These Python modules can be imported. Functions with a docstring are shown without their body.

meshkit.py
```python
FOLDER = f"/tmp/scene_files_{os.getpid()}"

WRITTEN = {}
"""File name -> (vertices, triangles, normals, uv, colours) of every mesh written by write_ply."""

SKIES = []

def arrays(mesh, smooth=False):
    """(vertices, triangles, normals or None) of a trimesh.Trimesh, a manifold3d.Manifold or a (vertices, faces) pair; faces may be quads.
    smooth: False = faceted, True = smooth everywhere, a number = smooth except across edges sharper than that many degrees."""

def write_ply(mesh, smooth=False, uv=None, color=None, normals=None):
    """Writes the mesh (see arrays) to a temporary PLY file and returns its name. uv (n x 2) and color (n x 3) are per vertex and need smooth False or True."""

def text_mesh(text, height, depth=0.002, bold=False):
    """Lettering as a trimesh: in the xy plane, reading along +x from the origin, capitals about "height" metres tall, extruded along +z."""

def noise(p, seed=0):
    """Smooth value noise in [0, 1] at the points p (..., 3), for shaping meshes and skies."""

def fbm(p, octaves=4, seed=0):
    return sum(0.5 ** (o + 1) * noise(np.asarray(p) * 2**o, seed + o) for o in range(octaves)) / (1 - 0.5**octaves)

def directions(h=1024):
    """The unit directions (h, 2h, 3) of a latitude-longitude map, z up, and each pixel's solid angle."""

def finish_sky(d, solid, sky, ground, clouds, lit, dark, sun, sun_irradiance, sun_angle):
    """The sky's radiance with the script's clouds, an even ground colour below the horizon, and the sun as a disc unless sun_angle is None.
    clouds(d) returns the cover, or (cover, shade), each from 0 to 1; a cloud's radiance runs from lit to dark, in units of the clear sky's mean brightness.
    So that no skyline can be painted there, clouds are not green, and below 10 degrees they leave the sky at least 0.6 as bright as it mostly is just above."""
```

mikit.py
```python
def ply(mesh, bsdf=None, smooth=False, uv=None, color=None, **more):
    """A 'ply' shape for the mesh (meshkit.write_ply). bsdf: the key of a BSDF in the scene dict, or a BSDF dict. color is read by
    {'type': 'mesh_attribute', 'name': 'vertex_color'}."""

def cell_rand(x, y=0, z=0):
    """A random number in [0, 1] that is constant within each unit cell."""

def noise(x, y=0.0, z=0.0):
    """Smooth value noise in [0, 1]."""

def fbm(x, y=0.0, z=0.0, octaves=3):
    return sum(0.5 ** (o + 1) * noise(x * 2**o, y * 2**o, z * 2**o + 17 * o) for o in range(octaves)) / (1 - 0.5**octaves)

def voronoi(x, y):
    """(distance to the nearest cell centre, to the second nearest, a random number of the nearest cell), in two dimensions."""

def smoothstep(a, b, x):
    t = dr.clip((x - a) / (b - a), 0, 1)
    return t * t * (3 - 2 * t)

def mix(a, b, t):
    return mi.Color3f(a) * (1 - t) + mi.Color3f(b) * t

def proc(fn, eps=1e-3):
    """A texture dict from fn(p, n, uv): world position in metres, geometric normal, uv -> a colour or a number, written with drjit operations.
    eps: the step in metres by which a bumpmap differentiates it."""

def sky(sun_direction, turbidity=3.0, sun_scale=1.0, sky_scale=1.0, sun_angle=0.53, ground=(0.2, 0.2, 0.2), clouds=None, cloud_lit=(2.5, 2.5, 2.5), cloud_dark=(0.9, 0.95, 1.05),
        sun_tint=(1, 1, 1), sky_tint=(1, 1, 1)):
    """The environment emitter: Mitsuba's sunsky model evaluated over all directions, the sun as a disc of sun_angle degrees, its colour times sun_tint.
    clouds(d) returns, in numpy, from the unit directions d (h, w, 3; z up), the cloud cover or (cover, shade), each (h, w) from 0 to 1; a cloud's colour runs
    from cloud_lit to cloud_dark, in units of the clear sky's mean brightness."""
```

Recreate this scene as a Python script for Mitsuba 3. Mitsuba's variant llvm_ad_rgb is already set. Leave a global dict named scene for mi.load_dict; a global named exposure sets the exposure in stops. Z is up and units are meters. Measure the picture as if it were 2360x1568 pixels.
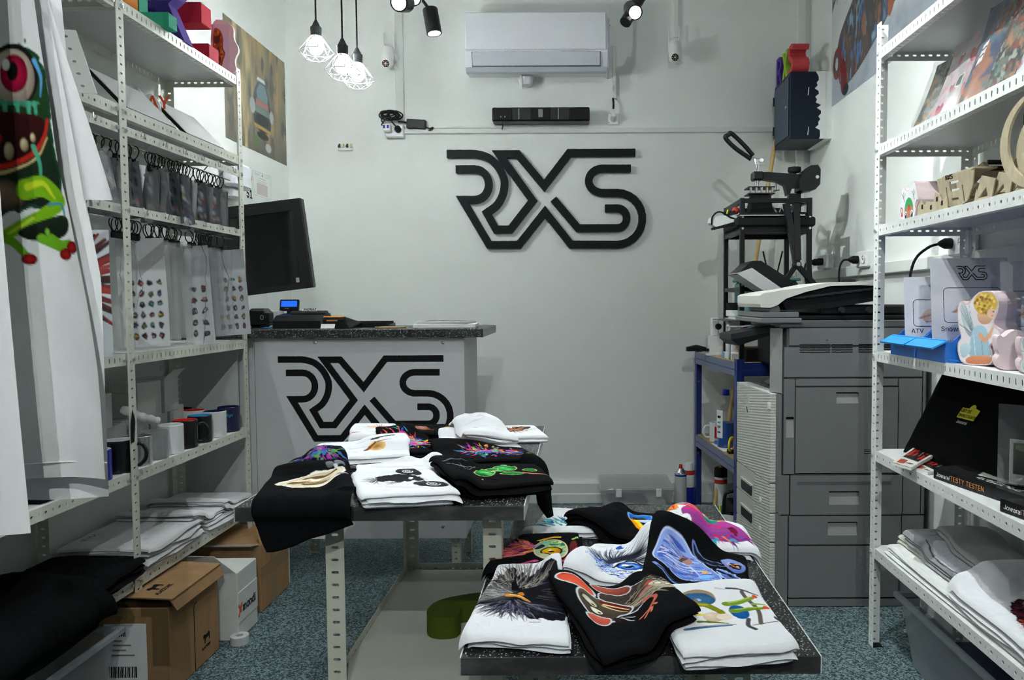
import math, random
import numpy as np, trimesh, shapely, drjit as dr
import mitsuba as mi
import mikit, meshkit
from mikit import proc, fbm, noise, voronoi, cell_rand, smoothstep, mix
from shapely.geometry import Polygon, LineString, Point, box as sbox
from shapely.ops import unary_union
from scipy.ndimage import maximum_filter, gaussian_filter, map_coordinates
T = mi.ScalarTransform4f
random.seed(7)
RNG = np.random.default_rng(7)
scene, labels = {}, {}
exposure = 0.13

# ------------------------------------------------------------------ camera
W, H = 2360, 1568
FOC = 1800.0                      # focal length in pixels of the 2360 px wide frame
CX, CY = 1330.0, 784.0            # principal point (shifted lens)
EYE = np.array([0.0, 0.0, 1.15])
PITCH, ROLL = math.atan(90 / 1800.0), 0.005
_F = np.array([0, math.cos(PITCH), -math.sin(PITCH)])
_R0 = np.array([1.0, 0, 0]); _U0 = np.array([0, math.sin(PITCH), math.cos(PITCH)])
_U = math.cos(ROLL) * _U0 + math.sin(ROLL) * _R0
_R = math.cos(ROLL) * _R0 - math.sin(ROLL) * _U0
scene['camera'] = {
    'type': 'perspective', 'fov_axis': 'x', 'fov': math.degrees(2 * math.atan(W / 2 / FOC)),
    'principal_point_offset_x': (W / 2 - CX) / W, 'principal_point_offset_y': 0.0,
    'near_clip': 0.05, 'far_clip': 50.0,
    'to_world': T().look_at(origin=EYE.tolist(), target=(EYE + _F).tolist(), up=_U.tolist()),
}

def ray(px, py):
    d = _F + (px - CX) / FOC * _R - (py - CY) / FOC * _U
    return d
def at(px, py, y):                # the point at depth y (metres from the camera along the room)
    d = ray(px, py); return EYE + d * (y / d[1])
def on_z(px, py, z):              # the point on a level surface
    d = ray(px, py); return EYE + d * ((z - EYE[2]) / d[2])
def on_x(px, py, x):              # the point on a side wall
    d = ray(px, py); return EYE + d * (x / d[0])

# ------------------------------------------------------------------ room size (metres)
XL, XR, YB, YF, ZC = -1.62, 1.31, 4.44, -1.6, 2.95

# ------------------------------------------------------------------ lights (pendants and spotlights in view; the ceiling track is added fill)
LAMP_TINT = np.array([0.93, 1.0, 0.985])
BULB = 245.0                       # radiance of the pendant bulbs
SPOT_FACE = 30.0                   # radiance of a spot's lens
# unseen heads added to brighten chosen areas (position of the lamp head, aim point, intensity, half beam angle)
ADDED_SPOTS = [
    ((-0.55, 1.15, 2.78), (-0.35, 1.95, 0.60), 1.4, 38),
    ((0.35, 0.65, 2.78), (0.16, 1.55, 0.55), 0.8, 34),
    ((-0.20, -0.30, 2.78), (-1.25, 2.40, 1.00), 2.0, 40),
    ((-0.35, 1.90, 2.78), (-0.45, 2.10, 0.70), 3.2, 40),
    ((0.30, 1.90, 2.78), (1.10, 2.10, 1.80), 11.0, 42),
    ((-0.50, 2.60, 2.78), (1.31, 3.35, 1.60), 8.0, 30),
    ((0.20, -1.00, 2.70), (0.30, 3.00, 0.60), 8.5, 45),
    ((-0.10, -1.20, 2.20), (-0.35, 2.20, 0.35), 5.0, 34),
]
BEAM_D = 1.6

# ------------------------------------------------------------------ names, labels
_count = {}
def key_of(name):
    n = _count.get(name, 0); _count[name] = n + 1
    return name if n == 0 else f'{name}_{n:03d}'
def thing(name, label, cat, group=None, kind=None):
    k = key_of(name); labels[k] = {'label': label, 'category': cat}
    if group: labels[k]['group'] = group
    if kind: labels[k]['kind'] = kind
    return k
def put(k, mesh, mat, smooth=False, color=None, uv=None, to=None, emit=None):
    d = mikit.ply(mesh, mat, smooth, uv=uv, color=color)
    if to is not None: d['to_world'] = to
    if emit is not None: d['emitter'] = {'type': 'area', 'radiance': {'type': 'rgb', 'value': list(map(float, emit))}}
    scene[k] = d
    return k
def part(parent, name, mesh, mat, smooth=False, label=None, **k):
    q = key_of(parent + '__' + name)
    put(q, mesh, mat, smooth, **k)
    if label: labels[q] = {'label': label}
    return q
def share(parent, name, src, to=None, label=None):
    q = key_of(parent + '__' + name); d = dict(scene[src]); d.pop('emitter', None)
    if to is not None: d['to_world'] = to
    scene[q] = d
    if label: labels[q] = {'label': label}
    return q
def whole(name, label, cat, mesh, mat, smooth=False, group=None, kind=None, **k):
    q = thing(name, label, cat, group, kind); put(q, mesh, mat, smooth, **k); return q
def structure(name, label, mesh, mat, cat=None, **k):
    q = key_of(name); put(q, mesh, mat, **k); labels[q] = {'label': label, 'kind': 'structure', 'category': cat or name.split('_')[0]}
    return q

# ------------------------------------------------------------------ mesh helpers
cat_ = lambda *m: trimesh.util.concatenate([x for x in m if x is not None])
def box(x0, x1, y0, y1, z0, z1, bev=0.0):
    x0, x1 = min(x0, x1), max(x0, x1); y0, y1 = min(y0, y1), max(y0, y1); z0, z1 = min(z0, z1), max(z0, z1)
    b = min(bev, .45 * min(x1 - x0, y1 - y0, z1 - z0))
    if b <= 0:
        m = trimesh.creation.box((x1 - x0, y1 - y0, z1 - z0)); m.apply_translation(((x0 + x1) / 2, (y0 + y1) / 2, (z0 + z1) / 2)); return m
    P = []
    for sx in (0, 1):
        for sy in (0, 1):
            for sz in (0, 1):
                c = np.array([(x0, x1)[sx], (y0, y1)[sy], (z0, z1)[sz]]); s = np.array([1 - 2 * sx, 1 - 2 * sy, 1 - 2 * sz]) * b
                for k in range(3):
                    o = s.copy(); o[k] = 0; P.append(c + o)
    return hull(P)
def hull(P):
    m = trimesh.convex.convex_hull(np.asarray(P, float)); return m
def frame_of(d):
    d = np.asarray(d, float); d = d / np.linalg.norm(d)
    a = np.cross(d, [0, 0, 1] if abs(d[2]) < .9 else [1, 0, 0]); a /= np.linalg.norm(a)
    return a, np.cross(d, a), d
def cyl(p0, p1, r0, r1=None, seg=16, cap=True):
    p0, p1 = np.asarray(p0, float), np.asarray(p1, float); r1 = r0 if r1 is None else r1
    return lathe([(0, r0 if 0 else 0)] * 0 + ([(0, 0.0)] if cap else []) + [(0, r0), (1, r1)] + ([(1, 0.0)] if cap else []), p0, p1, seg)
def lathe(prof, p0, p1, seg=24):
    """prof: (t along p0->p1, radius)"""
    p0, p1 = np.asarray(p0, float), np.asarray(p1, float); a, b, d = frame_of(p1 - p0)
    th = np.arange(seg) * 2 * np.pi / seg; ring = np.cos(th)[:, None] * a + np.sin(th)[:, None] * b
    V = np.vstack([p0 + t * (p1 - p0) + max(r, 1e-5) * ring for t, r in prof]); F = []
    for i in range(len(prof) - 1):
        for j in range(seg):
            q = i * seg + j, i * seg + (j + 1) % seg, (i + 1) * seg + (j + 1) % seg, (i + 1) * seg + j
            F += [(q[0], q[1], q[2]), (q[0], q[2], q[3])]
    m = trimesh.Trimesh(V, F, process=False)
    return m
def tube(path, r, seg=8, closed=False):
    p = np.asarray(path, float); n = len(p)
    t = (np.roll(p, -1, 0) - np.roll(p, 1, 0)) if closed else np.gradient(p, axis=0)
    t /= np.linalg.norm(t, axis=1, keepdims=True) + 1e-12
    a = np.cross(t[0], [0, 0, 1] if abs(t[0][2]) < .9 else [1, 0, 0]); a /= np.linalg.norm(a)
    rr = np.broadcast_to(r, (n,)); th = np.arange(seg) * 2 * np.pi / seg; V = []
    for i in range(n):
        a = a - t[i] * (a @ t[i]); a /= np.linalg.norm(a) + 1e-12; b = np.cross(t[i], a)
        V.append(p[i] + rr[i] * (np.cos(th)[:, None] * a + np.sin(th)[:, None] * b))
    V = np.vstack(V); F = []
    for i in range(n if closed else n - 1):
        k = (i + 1) % n
        for j in range(seg):
            q = i * seg + j, i * seg + (j + 1) % seg, k * seg + (j + 1) % seg, k * seg + j
            F += [(q[0], q[1], q[2]), (q[0], q[2], q[3])]
    if not closed:
        for i, s in ((0, -1), (n - 1, 1)):
            c = len(V); V = np.vstack([V, p[i]])
            for j in range(seg):
                q = (i * seg + j, i * seg + (j + 1) % seg, c); F.append(q if s > 0 else q[::-1])
    m = trimesh.Trimesh(V, F, process=False)
    return m
def curve(pts, n=24):
    """Catmull-Rom through the points"""
    p = np.asarray(pts, float); p = np.vstack([2 * p[0] - p[1], p, 2 * p[-1] - p[-2]]); out = []
    k = len(p) - 3; per = max(2, n // k)
    for i in range(k):
        for s in np.arange(per) / per:
            a, b, c, d = p[i:i + 4]
            out.append(.5 * (2 * b + (c - a) * s + (2 * a - 5 * b + 4 * c - d) * s * s + (3 * b - a - 3 * c + d) * s ** 3))
    out.append(p[-2]); return np.array(out)
def extr(poly, depth, o=(0, 0, 0), ex=(1, 0, 0), ey=(0, 0, 1), en=None):
    """a flat outline (shapely) in the plane o + a*ex + b*ey, pushed along en by depth"""
    ex, ey = np.asarray(ex, float), np.asarray(ey, float); en = np.cross(ex, ey) if en is None else np.asarray(en, float)
    ms = []
    for g in getattr(poly, 'geoms', [poly]):
        if g.is_empty or g.area < 1e-10: continue
        ms.append(trimesh.creation.extrude_polygon(g, depth, engine='earcut'))
    m = cat_(*ms); v = np.asarray(m.vertices)
    m = trimesh.Trimesh(np.asarray(o, float) + v[:, :1] * ex + v[:, 1:2] * ey + v[:, 2:] * en, m.faces, process=False)
    if np.dot(np.cross(ex, ey), en) < 0: m.invert()
    return m
def xf(m, R=None, t=(0, 0, 0)):
    m = m.copy(); v = np.asarray(m.vertices)
    if R is not None: v = v @ np.asarray(R, float).T
    m.vertices = v + np.asarray(t, float); return m
def rot(axis, deg):
    a = np.asarray(axis, float); a /= np.linalg.norm(a); c, s = math.cos(math.radians(deg)), math.sin(math.radians(deg))
    K = np.array([[0, -a[2], a[1]], [a[2], 0, -a[0]], [-a[1], a[0], 0]])
    return np.eye(3) + s * K + (1 - c) * K @ K
def rrect(x0, y0, x1, y1, r=.01, n=4):
    return sbox(x0 + r, y0 + r, x1 - r, y1 - r).buffer(r, quad_segs=n)
def text(s, h, o, ex, ey, depth=.001, bold=False, center=False):
    m = meshkit.text_mesh(s, h, depth, bold); v = np.asarray(m.vertices)
    ex, ey = np.asarray(ex, float), np.asarray(ey, float); en = np.cross(ex, ey)
    if center: v = v - [(v[:, 0].max() + v[:, 0].min()) / 2, 0, 0]
    return trimesh.Trimesh(np.asarray(o, float) + v[:, :1] * ex + v[:, 1:2] * ey + v[:, 2:] * en, m.faces, process=False)
def grid(P, close=False):
    """P (n, m, 3) -> mesh; face normals along dP/di x dP/dj"""
    n, m = P.shape[:2]; i, j = np.meshgrid(np.arange(n - 1), np.arange(m - 1), indexing='ij'); q = i * m + j
    f = np.stack([q, q + m, q + m + 1, q + 1], -1).reshape(-1, 4)
    return trimesh.Trimesh(P.reshape(-1, 3), np.vstack([f[:, [0, 1, 2]], f[:, [0, 2, 3]]]), process=False)
def uvgrid(n, m):
    return np.meshgrid(np.linspace(0, 1, n), np.linspace(0, 1, m), indexing='ij')
def lin(c):
    c = np.asarray(c, float) / 255.0
    return np.where(c <= .04045, c / 12.92, ((c + .055) / 1.055) ** 2.4)

# ------------------------------------------------------------------ flat art painted per vertex (prints on cloth, posters, stickers)
class Art:
    """a: across, 0 at the left; b: down, 0 at the top; ar: width / height of the printed piece"""
    def __init__(s, a, b, base, ar=1.0, px=.006):
        s.sh = a.shape; s.x = a.ravel() * ar; s.y = b.ravel(); s.ar = ar; s.px = px
        s.c = np.tile(lin(base), (s.x.size, 1)); s.clip = None
    def _mix(s, m, col):
        if s.clip is not None: m = m * s.clip
        s.c = s.c * (1 - m[:, None]) + np.asarray(col) * m[:, None]
    def cover(s, d, soft=None):
        w = soft or s.px; return np.clip(.5 - d / w, 0, 1)
    def ell(s, cx, cy, rx, ry, col, rot=0, soft=None, col2=None, hl=None):
        cx *= s.ar; rx *= s.ar
        c, n = math.cos(math.radians(rot)), math.sin(math.radians(rot)); dx, dy = s.x - cx, s.y - cy
        p, q = (dx * c + dy * n) / rx, (-dx * n + dy * c) / ry; r = np.sqrt(p * p + q * q)
        m = s.cover((r - 1) * min(rx, ry), soft)
        cc = lin(col)
        if col2 is not None:
            t = np.clip((r if hl is None else np.hypot(p - hl[0], q - hl[1]) / 1.4), 0, 1)[:, None]
            cc = cc * (1 - t) + lin(col2) * t
        s._mix(m, cc)
    def sdf(s, pts):
        P = np.asarray(pts, float) * [s.ar, 1]; Q = np.roll(P, -1, 0)
        lo, hi = P.min(0) - .05, P.max(0) + .05
        sel = (s.x > lo[0]) & (s.x < hi[0]) & (s.y > lo[1]) & (s.y < hi[1])
        d = np.full(s.x.size, 9.0); x, y = s.x[sel], s.y[sel]
        best = np.full(x.size, 9.0); ins = np.zeros(x.size, bool)
        for (ax, ay), (bx, by) in zip(P, Q):
            ex, ey = bx - ax, by - ay; L = ex * ex + ey * ey + 1e-12
            t = np.clip(((x - ax) * ex + (y - ay) * ey) / L, 0, 1)
            best = np.minimum(best, np.hypot(x - ax - t * ex, y - ay - t * ey))
            cr = (ay > y) != (by > y)
            ins ^= cr & (x < (bx - ax) * (y - ay) / (by - ay + 1e-15) + ax)
        d[sel] = np.where(ins, -best, best); return d
    def poly(s, pts, col, col2=None, grad=None, smooth=True, soft=None, edge=None, ew=.012, rough=0, seed=0, fr=30):
        if smooth: pts = blob(pts)
        d = s.sdf(pts)
        if rough: d = d + rough * (s.nz(fr, seed) - .5) * 2
        if edge is not None: s._mix(s.cover(d - ew, soft), lin(edge))
        cc = lin(col)
        if col2 is not None:
            g = grad or (0, 1); P = np.asarray(pts) * [s.ar, 1]; pr = P @ np.asarray(g); v = s.x * g[0] + s.y * g[1]
            t = np.clip((v - pr.min()) / (np.ptp(pr) + 1e-9), 0, 1)[:, None]; cc = cc * (1 - t) + lin(col2) * t
        s._mix(s.cover(d, soft), cc); return d
    def line(s, pts, w, col, w1=None, smooth=True, soft=None):
        P = np.asarray(pts, float)
        if smooth and len(P) > 2: P = curve(np.c_[P, np.zeros(len(P))], 6 * len(P))[:, :2]
        P = P * [s.ar, 1]; n = len(P); w1 = w if w1 is None else w1; d = np.full(s.x.size, 9.0)
        lo, hi = P.min(0) - max(w, w1) - .02, P.max(0) + max(w, w1) + .02
        sel = (s.x > lo[0]) & (s.x < hi[0]) & (s.y > lo[1]) & (s.y < hi[1]); x, y = s.x[sel], s.y[sel]; best = np.full(x.size, 9.0)
        for i in range(n - 1):
            (ax, ay), (bx, by) = P[i], P[i + 1]; ex, ey = bx - ax, by - ay; t = np.clip(((x - ax) * ex + (y - ay) * ey) / (ex * ex + ey * ey + 1e-12), 0, 1)
            ww = w + (w1 - w) * (i + t) / (n - 1); best = np.minimum(best, np.hypot(x - ax - t * ex, y - ay - t * ey) - ww / 2)
        d[sel] = best; s._mix(s.cover(d, soft), lin(col))
    def nz(s, fr, seed=0, fy=None, oct=3):
        return meshkit.fbm(np.stack([s.x * fr, s.y * (fy or fr), np.zeros_like(s.x) + seed * 3.7], -1), oct, seed)
    def speck(s, mask_d, cols, fr=40, seed=0, th=.55, fy=None, amt=1.0):
        """coloured flecks inside a region given by its distance field"""
        inn = s.cover(mask_d)
        for k, c in enumerate(cols):
            m = np.clip((s.nz(fr, seed + k * 5, fy) - th) * 14, 0, 1) * inn * amt; s._mix(m, lin(c))
    def fan(s, cx, cy, r0, r1, a0, a1, n, cols, w=.02, seed=1, w1=.003, jit=.25, curl=.0):
        """feathers / hairs that radiate from a centre"""
        R = np.random.default_rng(seed)
        for i in range(n):
            a = math.radians(a0 + (a1 - a0) * (i + .5) / n) + R.normal() * .05; q0 = r0 * (1 + R.normal() * jit * .4); q1 = r1 * (1 + R.normal() * jit * .5)
            pts = [(cx + math.cos(a + curl * t) * (q0 + (q1 - q0) * t) / s.ar, cy + math.sin(a + curl * t) * (q0 + (q1 - q0) * t)) for t in (0, .5, 1)]
            s.line(pts, w * (.7 + .6 * R.random()), cols[R.integers(len(cols))], w1)
    def fur(s, cx, cy, r0, r1, a0, a1, n, L, cols, w=.012, seed=1, sw=.25, ex=1.0):
        """short strokes combed away from a centre"""
        R = np.random.default_rng(seed)
        for i in range(n):
            a = math.radians(a0 + (a1 - a0) * R.random()); r = r0 + (r1 - r0) * R.random() ** .8; d = a + sw * R.normal(); l = L * (.6 + .7 * R.random()); x, y = cx + ex * math.cos(a) * r / s.ar, cy + math.sin(a) * r
            s.line([(x, y), (x + math.cos(d) * l / s.ar, y + math.sin(d) * l)], w * (.6 + .7 * R.random()), cols[R.integers(len(cols))], .0015)
    def rgb(s): return np.clip(s.c, 0, 1)
def blob(pts, it=3):
    p = np.asarray(pts, float)
    for _ in range(it):
        q = np.roll(p, -1, 0); p = np.stack([.75 * p + .25 * q, .25 * p + .75 * q], 1).reshape(-1, 2)
        if len(p) > 160: break
    return p
# ------------------------------------------------------------------ materials
def rgb(c): return {'type': 'rgb', 'value': [float(x) for x in c]}
def mat(k, col, rough=.5, spec=.5, metal=0.0, **more):
    base = proc(col) if callable(col) else rgb(col)
    scene[k] = {'type': 'twosided', 'b': {'type': 'principled', 'base_color': base, 'roughness': rough, 'specular': spec, 'metallic': metal, **more}}
    return k
def wall_col(p, n, uv):
    v = fbm(p.x * 3 + p.y * 2, p.z * 3, p.y * 3)
    return mi.Color3f(.735, .76, .735) * (.96 + .06 * v)
scene['wall_paint'] = {'type': 'twosided', 'b': {'type': 'bumpmap', 'arbitrary': proc(lambda p, n, uv: .00045 * fbm(p.x * 160, p.y * 160, p.z * 160, 2), 2e-3), 'scale': 1.0,
    'b': {'type': 'principled', 'base_color': proc(wall_col), 'roughness': .6, 'specular': .3}}}
mat('ceiling_paint', (.78, .79, .78), .8)
mat('front_paint', (.22, .23, .23), .7)
def carpet_col(p, n, uv):
    a = noise(p.x * 330, p.y * 330); b = noise(p.x * 150 + 7, p.y * 150); c = fbm(p.x * 4, p.y * 4)
    t = smoothstep(.3, .8, .6 * a + .4 * b)
    return mix((.030, .046, .050), (.20, .27, .285), t * (.65 + .5 * c))
scene['carpet_pile'] = {'type': 'twosided', 'b': {'type': 'principled', 'base_color': proc(carpet_col), 'roughness': .95, 'specular': .1, 'sheen': .3}}
mat('cream_metal', (.66, .665, .585), .38, .5)
mat('white_metal', (.76, .775, .75), .35, .5)
mat('table_metal', (.50, .495, .41), .45, .5)
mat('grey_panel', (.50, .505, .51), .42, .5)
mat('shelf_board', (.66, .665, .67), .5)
mat('steel', (.62, .63, .64), .25, .5, .9)
mat('chrome', (.55, .55, .56), .12, .5, 1.0)
def worktop(p, n, uv):
    q = dr.select(dr.abs(n.z) > .5, p.y, p.z); u = dr.select(dr.abs(n.x) > .5, p.y, p.x)
    d1, d2, r = voronoi(u * 190, q * 190); big = fbm(u * 9, q * 9)
    s = dr.select((d1 < .06 + .22 * r * r) & (r > .58), .45 + .45 * r, 0.0)
    return mix((.007, .0075, .008), (.62, .66, .66), s) + mi.Color3f(.012) * big
mat('speckled_black', worktop, .30, .5)
def edgeband(p, n, uv):
    v = fbm(p.x * 22, p.y * 22, p.z * 40, 4); return mi.Color3f(.022, .022, .023) + mi.Color3f(.04, .038, .037) * smoothstep(.35, .8, v)
mat('stone_edge', edgeband, .5)
mat('white_edge', (.68, .69, .70), .5)
mat('white_laminate', (.54, .55, .56), .42, .4)
mat('black_matte', (.007, .007, .008), .6, .15)
mat('black_satin', (.007, .0075, .0085), .35, .22)
mat('black_gloss', (.007, .007, .008), .12, .5)
mat('charcoal', (.017, .018, .02), .5, .2)
mat('sign_black', (.004, .007, .0085), .55, .12)
mat('white_plastic', (.74, .75, .755), .35, .5)
mat('aircon_white', (.70, .715, .76), .38, .5)
mat('aircon_grey', (.50, .53, .585), .4, .5)
mat('aircon_dark', (.10, .11, .12), .5)
mat('grey_plastic', (.145, .15, .152), .45, .4)
mat('grey_plastic_dark', (.085, .088, .09), .5, .4)
mat('grey_plastic_light', (.27, .275, .265), .45, .4)
mat('feeder_white', (.62, .62, .57), .4)
def ribbed(p, n, uv): return mi.Color3f(.52, .52, .475)
scene['ribbed_cream'] = {'type': 'twosided', 'b': {'type': 'bumpmap', 'arbitrary': proc(lambda p, n, uv: .0012 * dr.abs(dr.sin((p.z + .12 * p.y) * 290)), 4e-4), 'scale': 1.0,
    'b': {'type': 'principled', 'base_color': proc(ribbed), 'roughness': .45, 'specular': .4}}}
mat('cream_plastic', (.47, .47, .42), .45)
def cardboard(p, n, uv):
    v = fbm(p.x * 40, p.y * 40, p.z * 6, 3); return mi.Color3f(.30, .175, .085) * (.85 + .3 * v)
mat('cardboard', cardboard, .8, .2)
mat('cardboard_shaded', (.05, .03, .018), .9, .1)  # shaded copy of the cardboard for under the lid
mat('brown_tape', (.27, .17, .085), .25, .5)
def white_board_col(p, n, uv): return mi.Color3f(.58, .585, .56) * (.93 + .1 * fbm(p.x * 30, p.y * 30, p.z * 30))
mat('white_card', white_board_col, .75, .2)
mat('paper', (.76, .765, .76), .8, .2)
mat('ink_black', (.008, .008, .009), .7, .08)
mat('ink_grey', (.18, .18, .18), .7, .2)
mat('ink_red', (.62, .08, .03), .6, .2)
mat('ink_orange', (.55, .21, .07), .6, .2)
mat('ink_yellow', (.72, .62, .03), .6, .2)
scene['print_cloth'] = {'type': 'twosided', 'b': {'type': 'principled', 'base_color': {'type': 'mesh_attribute', 'name': 'vertex_color'}, 'roughness': .9, 'specular': .06}}
scene['print_paper'] = {'type': 'twosided', 'b': {'type': 'principled', 'base_color': {'type': 'mesh_attribute', 'name': 'vertex_color'}, 'roughness': .45, 'specular': .35}}
scene['print_gloss'] = {'type': 'twosided', 'b': {'type': 'principled', 'base_color': {'type': 'mesh_attribute', 'name': 'vertex_color'}, 'roughness': .22, 'specular': .5, 'clearcoat': .6, 'clearcoat_gloss': .9}}
mat('cloth_white', (.74, .745, .755), .9, .08)
mat('cloth_black', (.0045, .0045, .005), .9, .05)
scene['clear_film'] = {'type': 'thindielectric', 'int_ior': 1.42}
scene['film_haze'] = {'type': 'blendbsdf', 'weight': .20, 'a': {'type': 'thindielectric', 'int_ior': 1.45},
                      'b': {'type': 'twosided', 'b': {'type': 'principled', 'base_color': rgb((.55, .57, .58)), 'roughness': .25, 'specular': .6}}}
scene['tub_plastic'] = {'type': 'blendbsdf', 'weight': .36, 'a': {'type': 'thindielectric', 'int_ior': 1.3},
                      'b': {'type': 'twosided', 'b': {'type': 'principled', 'base_color': rgb((.46, .50, .53)), 'roughness': .35, 'specular': .4}}}
scene['glass'] = {'type': 'dielectric', 'int_ior': 1.45}
mat('bin_blue', (.012, .17, .62), .35, .5)
mat('bin_lip', (.02, .31, .80), .4, .5)
mat('rack_blue', (.012, .03, .17), .4, .5)
mat('rack_beam', (.11, .13, .21), .45, .5)
def chip(p, n, uv): return mi.Color3f(.33, .24, .135) * (.75 + .5 * fbm(p.x * 90, p.y * 90, p.z * 90, 2))
mat('chipboard', chip, .8, .2)
def ply_col(p, n, uv): return mi.Color3f(.46, .39, .27) * (.8 + .35 * fbm(p.x * 30, p.y * 130, p.z * 30, 3))
mat('plywood', ply_col, .7, .2)
mat('burnt_edge', (.035, .024, .015), .9, .1)
mat('cabinet_blue', (.003, .009, .022), .45, .2)
mat('cabinet_door', (.025, .042, .07), .45, .4)
mat('plaster_chip', (.72, .74, .72), .9)
for k_, c_ in dict(foam_purple=(.055, .025, .20), foam_green=(.26, .42, .035), foam_red=(.45, .05, .055), foam_orange=(.75, .24, .03), foam_teal=(.03, .36, .22),
                   foam_violet=(.07, .03, .24), foam_crimson=(.42, .012, .03), foam_olive=(.05, .075, .004)).items():
    mat(k_, c_, .75, .2)
mat('mug_blue', (.012, .02, .26), .2, .5)
mat('mug_black', (.008, .008, .009), .2, .5)
mat('mug_white', (.72, .73, .74), .2, .5)
mat('mug_red', (.62, .03, .02), .25, .5)
mat('mug_sky', (.05, .30, .55), .25, .5)
mat('mug_navy', (.012, .014, .05), .25, .5)
mat('teal_plastic', (.07, .20, .20), .4)
mat('broom_wood', (.55, .38, .15), .5)
mat('label_red', (.5, .03, .02), .4)
mat('brass', (.6, .5, .28), .3, .5, .9)
mat('pink_foam', (.70, .56, .58), .7, .2)
mat('green_plastic', (.03, .25, .05), .4)
mat('white_wire', (.30, .31, .31), .4)
mat('duct_white', (.64, .665, .64), .5)
mat('blue_liquid', (.02, .07, .28), .2)
scene['screen_blue'] = {'type': 'twosided', 'b': {'type': 'principled', 'base_color': rgb((.01, .05, .3)), 'roughness': .3}}
# ================================================================== the room
structure('floor', 'grey blue speckled carpet floor', box(XL - .1, XR + .1, YF, YB + .1, -.05, 0), 'carpet_pile')
structure('wall_back', 'white painted back wall behind the counter', box(XL - .1, XR + .1, YB, YB + .1, -.05, ZC + .05), 'wall_paint', 'wall')
structure('wall_left', 'white painted wall behind the cream shelving', box(XL - .1, XL, YF, YB, -.05, ZC + .05), 'wall_paint', 'wall')
structure('wall_right', 'white painted wall behind the copier', box(XR, XR + .1, YF, YB, -.05, ZC + .05), 'wall_paint', 'wall')
structure('wall_front', 'grey wall behind the viewer', box(XL - .1, XR + .1, YF - .1, YF, -.05, ZC + .05), 'front_paint', 'wall')
structure('ceiling', 'white ceiling', box(XL - .1, XR + .1, YF, YB, ZC, ZC + .05), 'ceiling_paint')
bb = [(0, 0), (.045, 0), (.045, .05), (.040, .056), (.040, .11), (.034, .116), (0, .116)]
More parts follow.
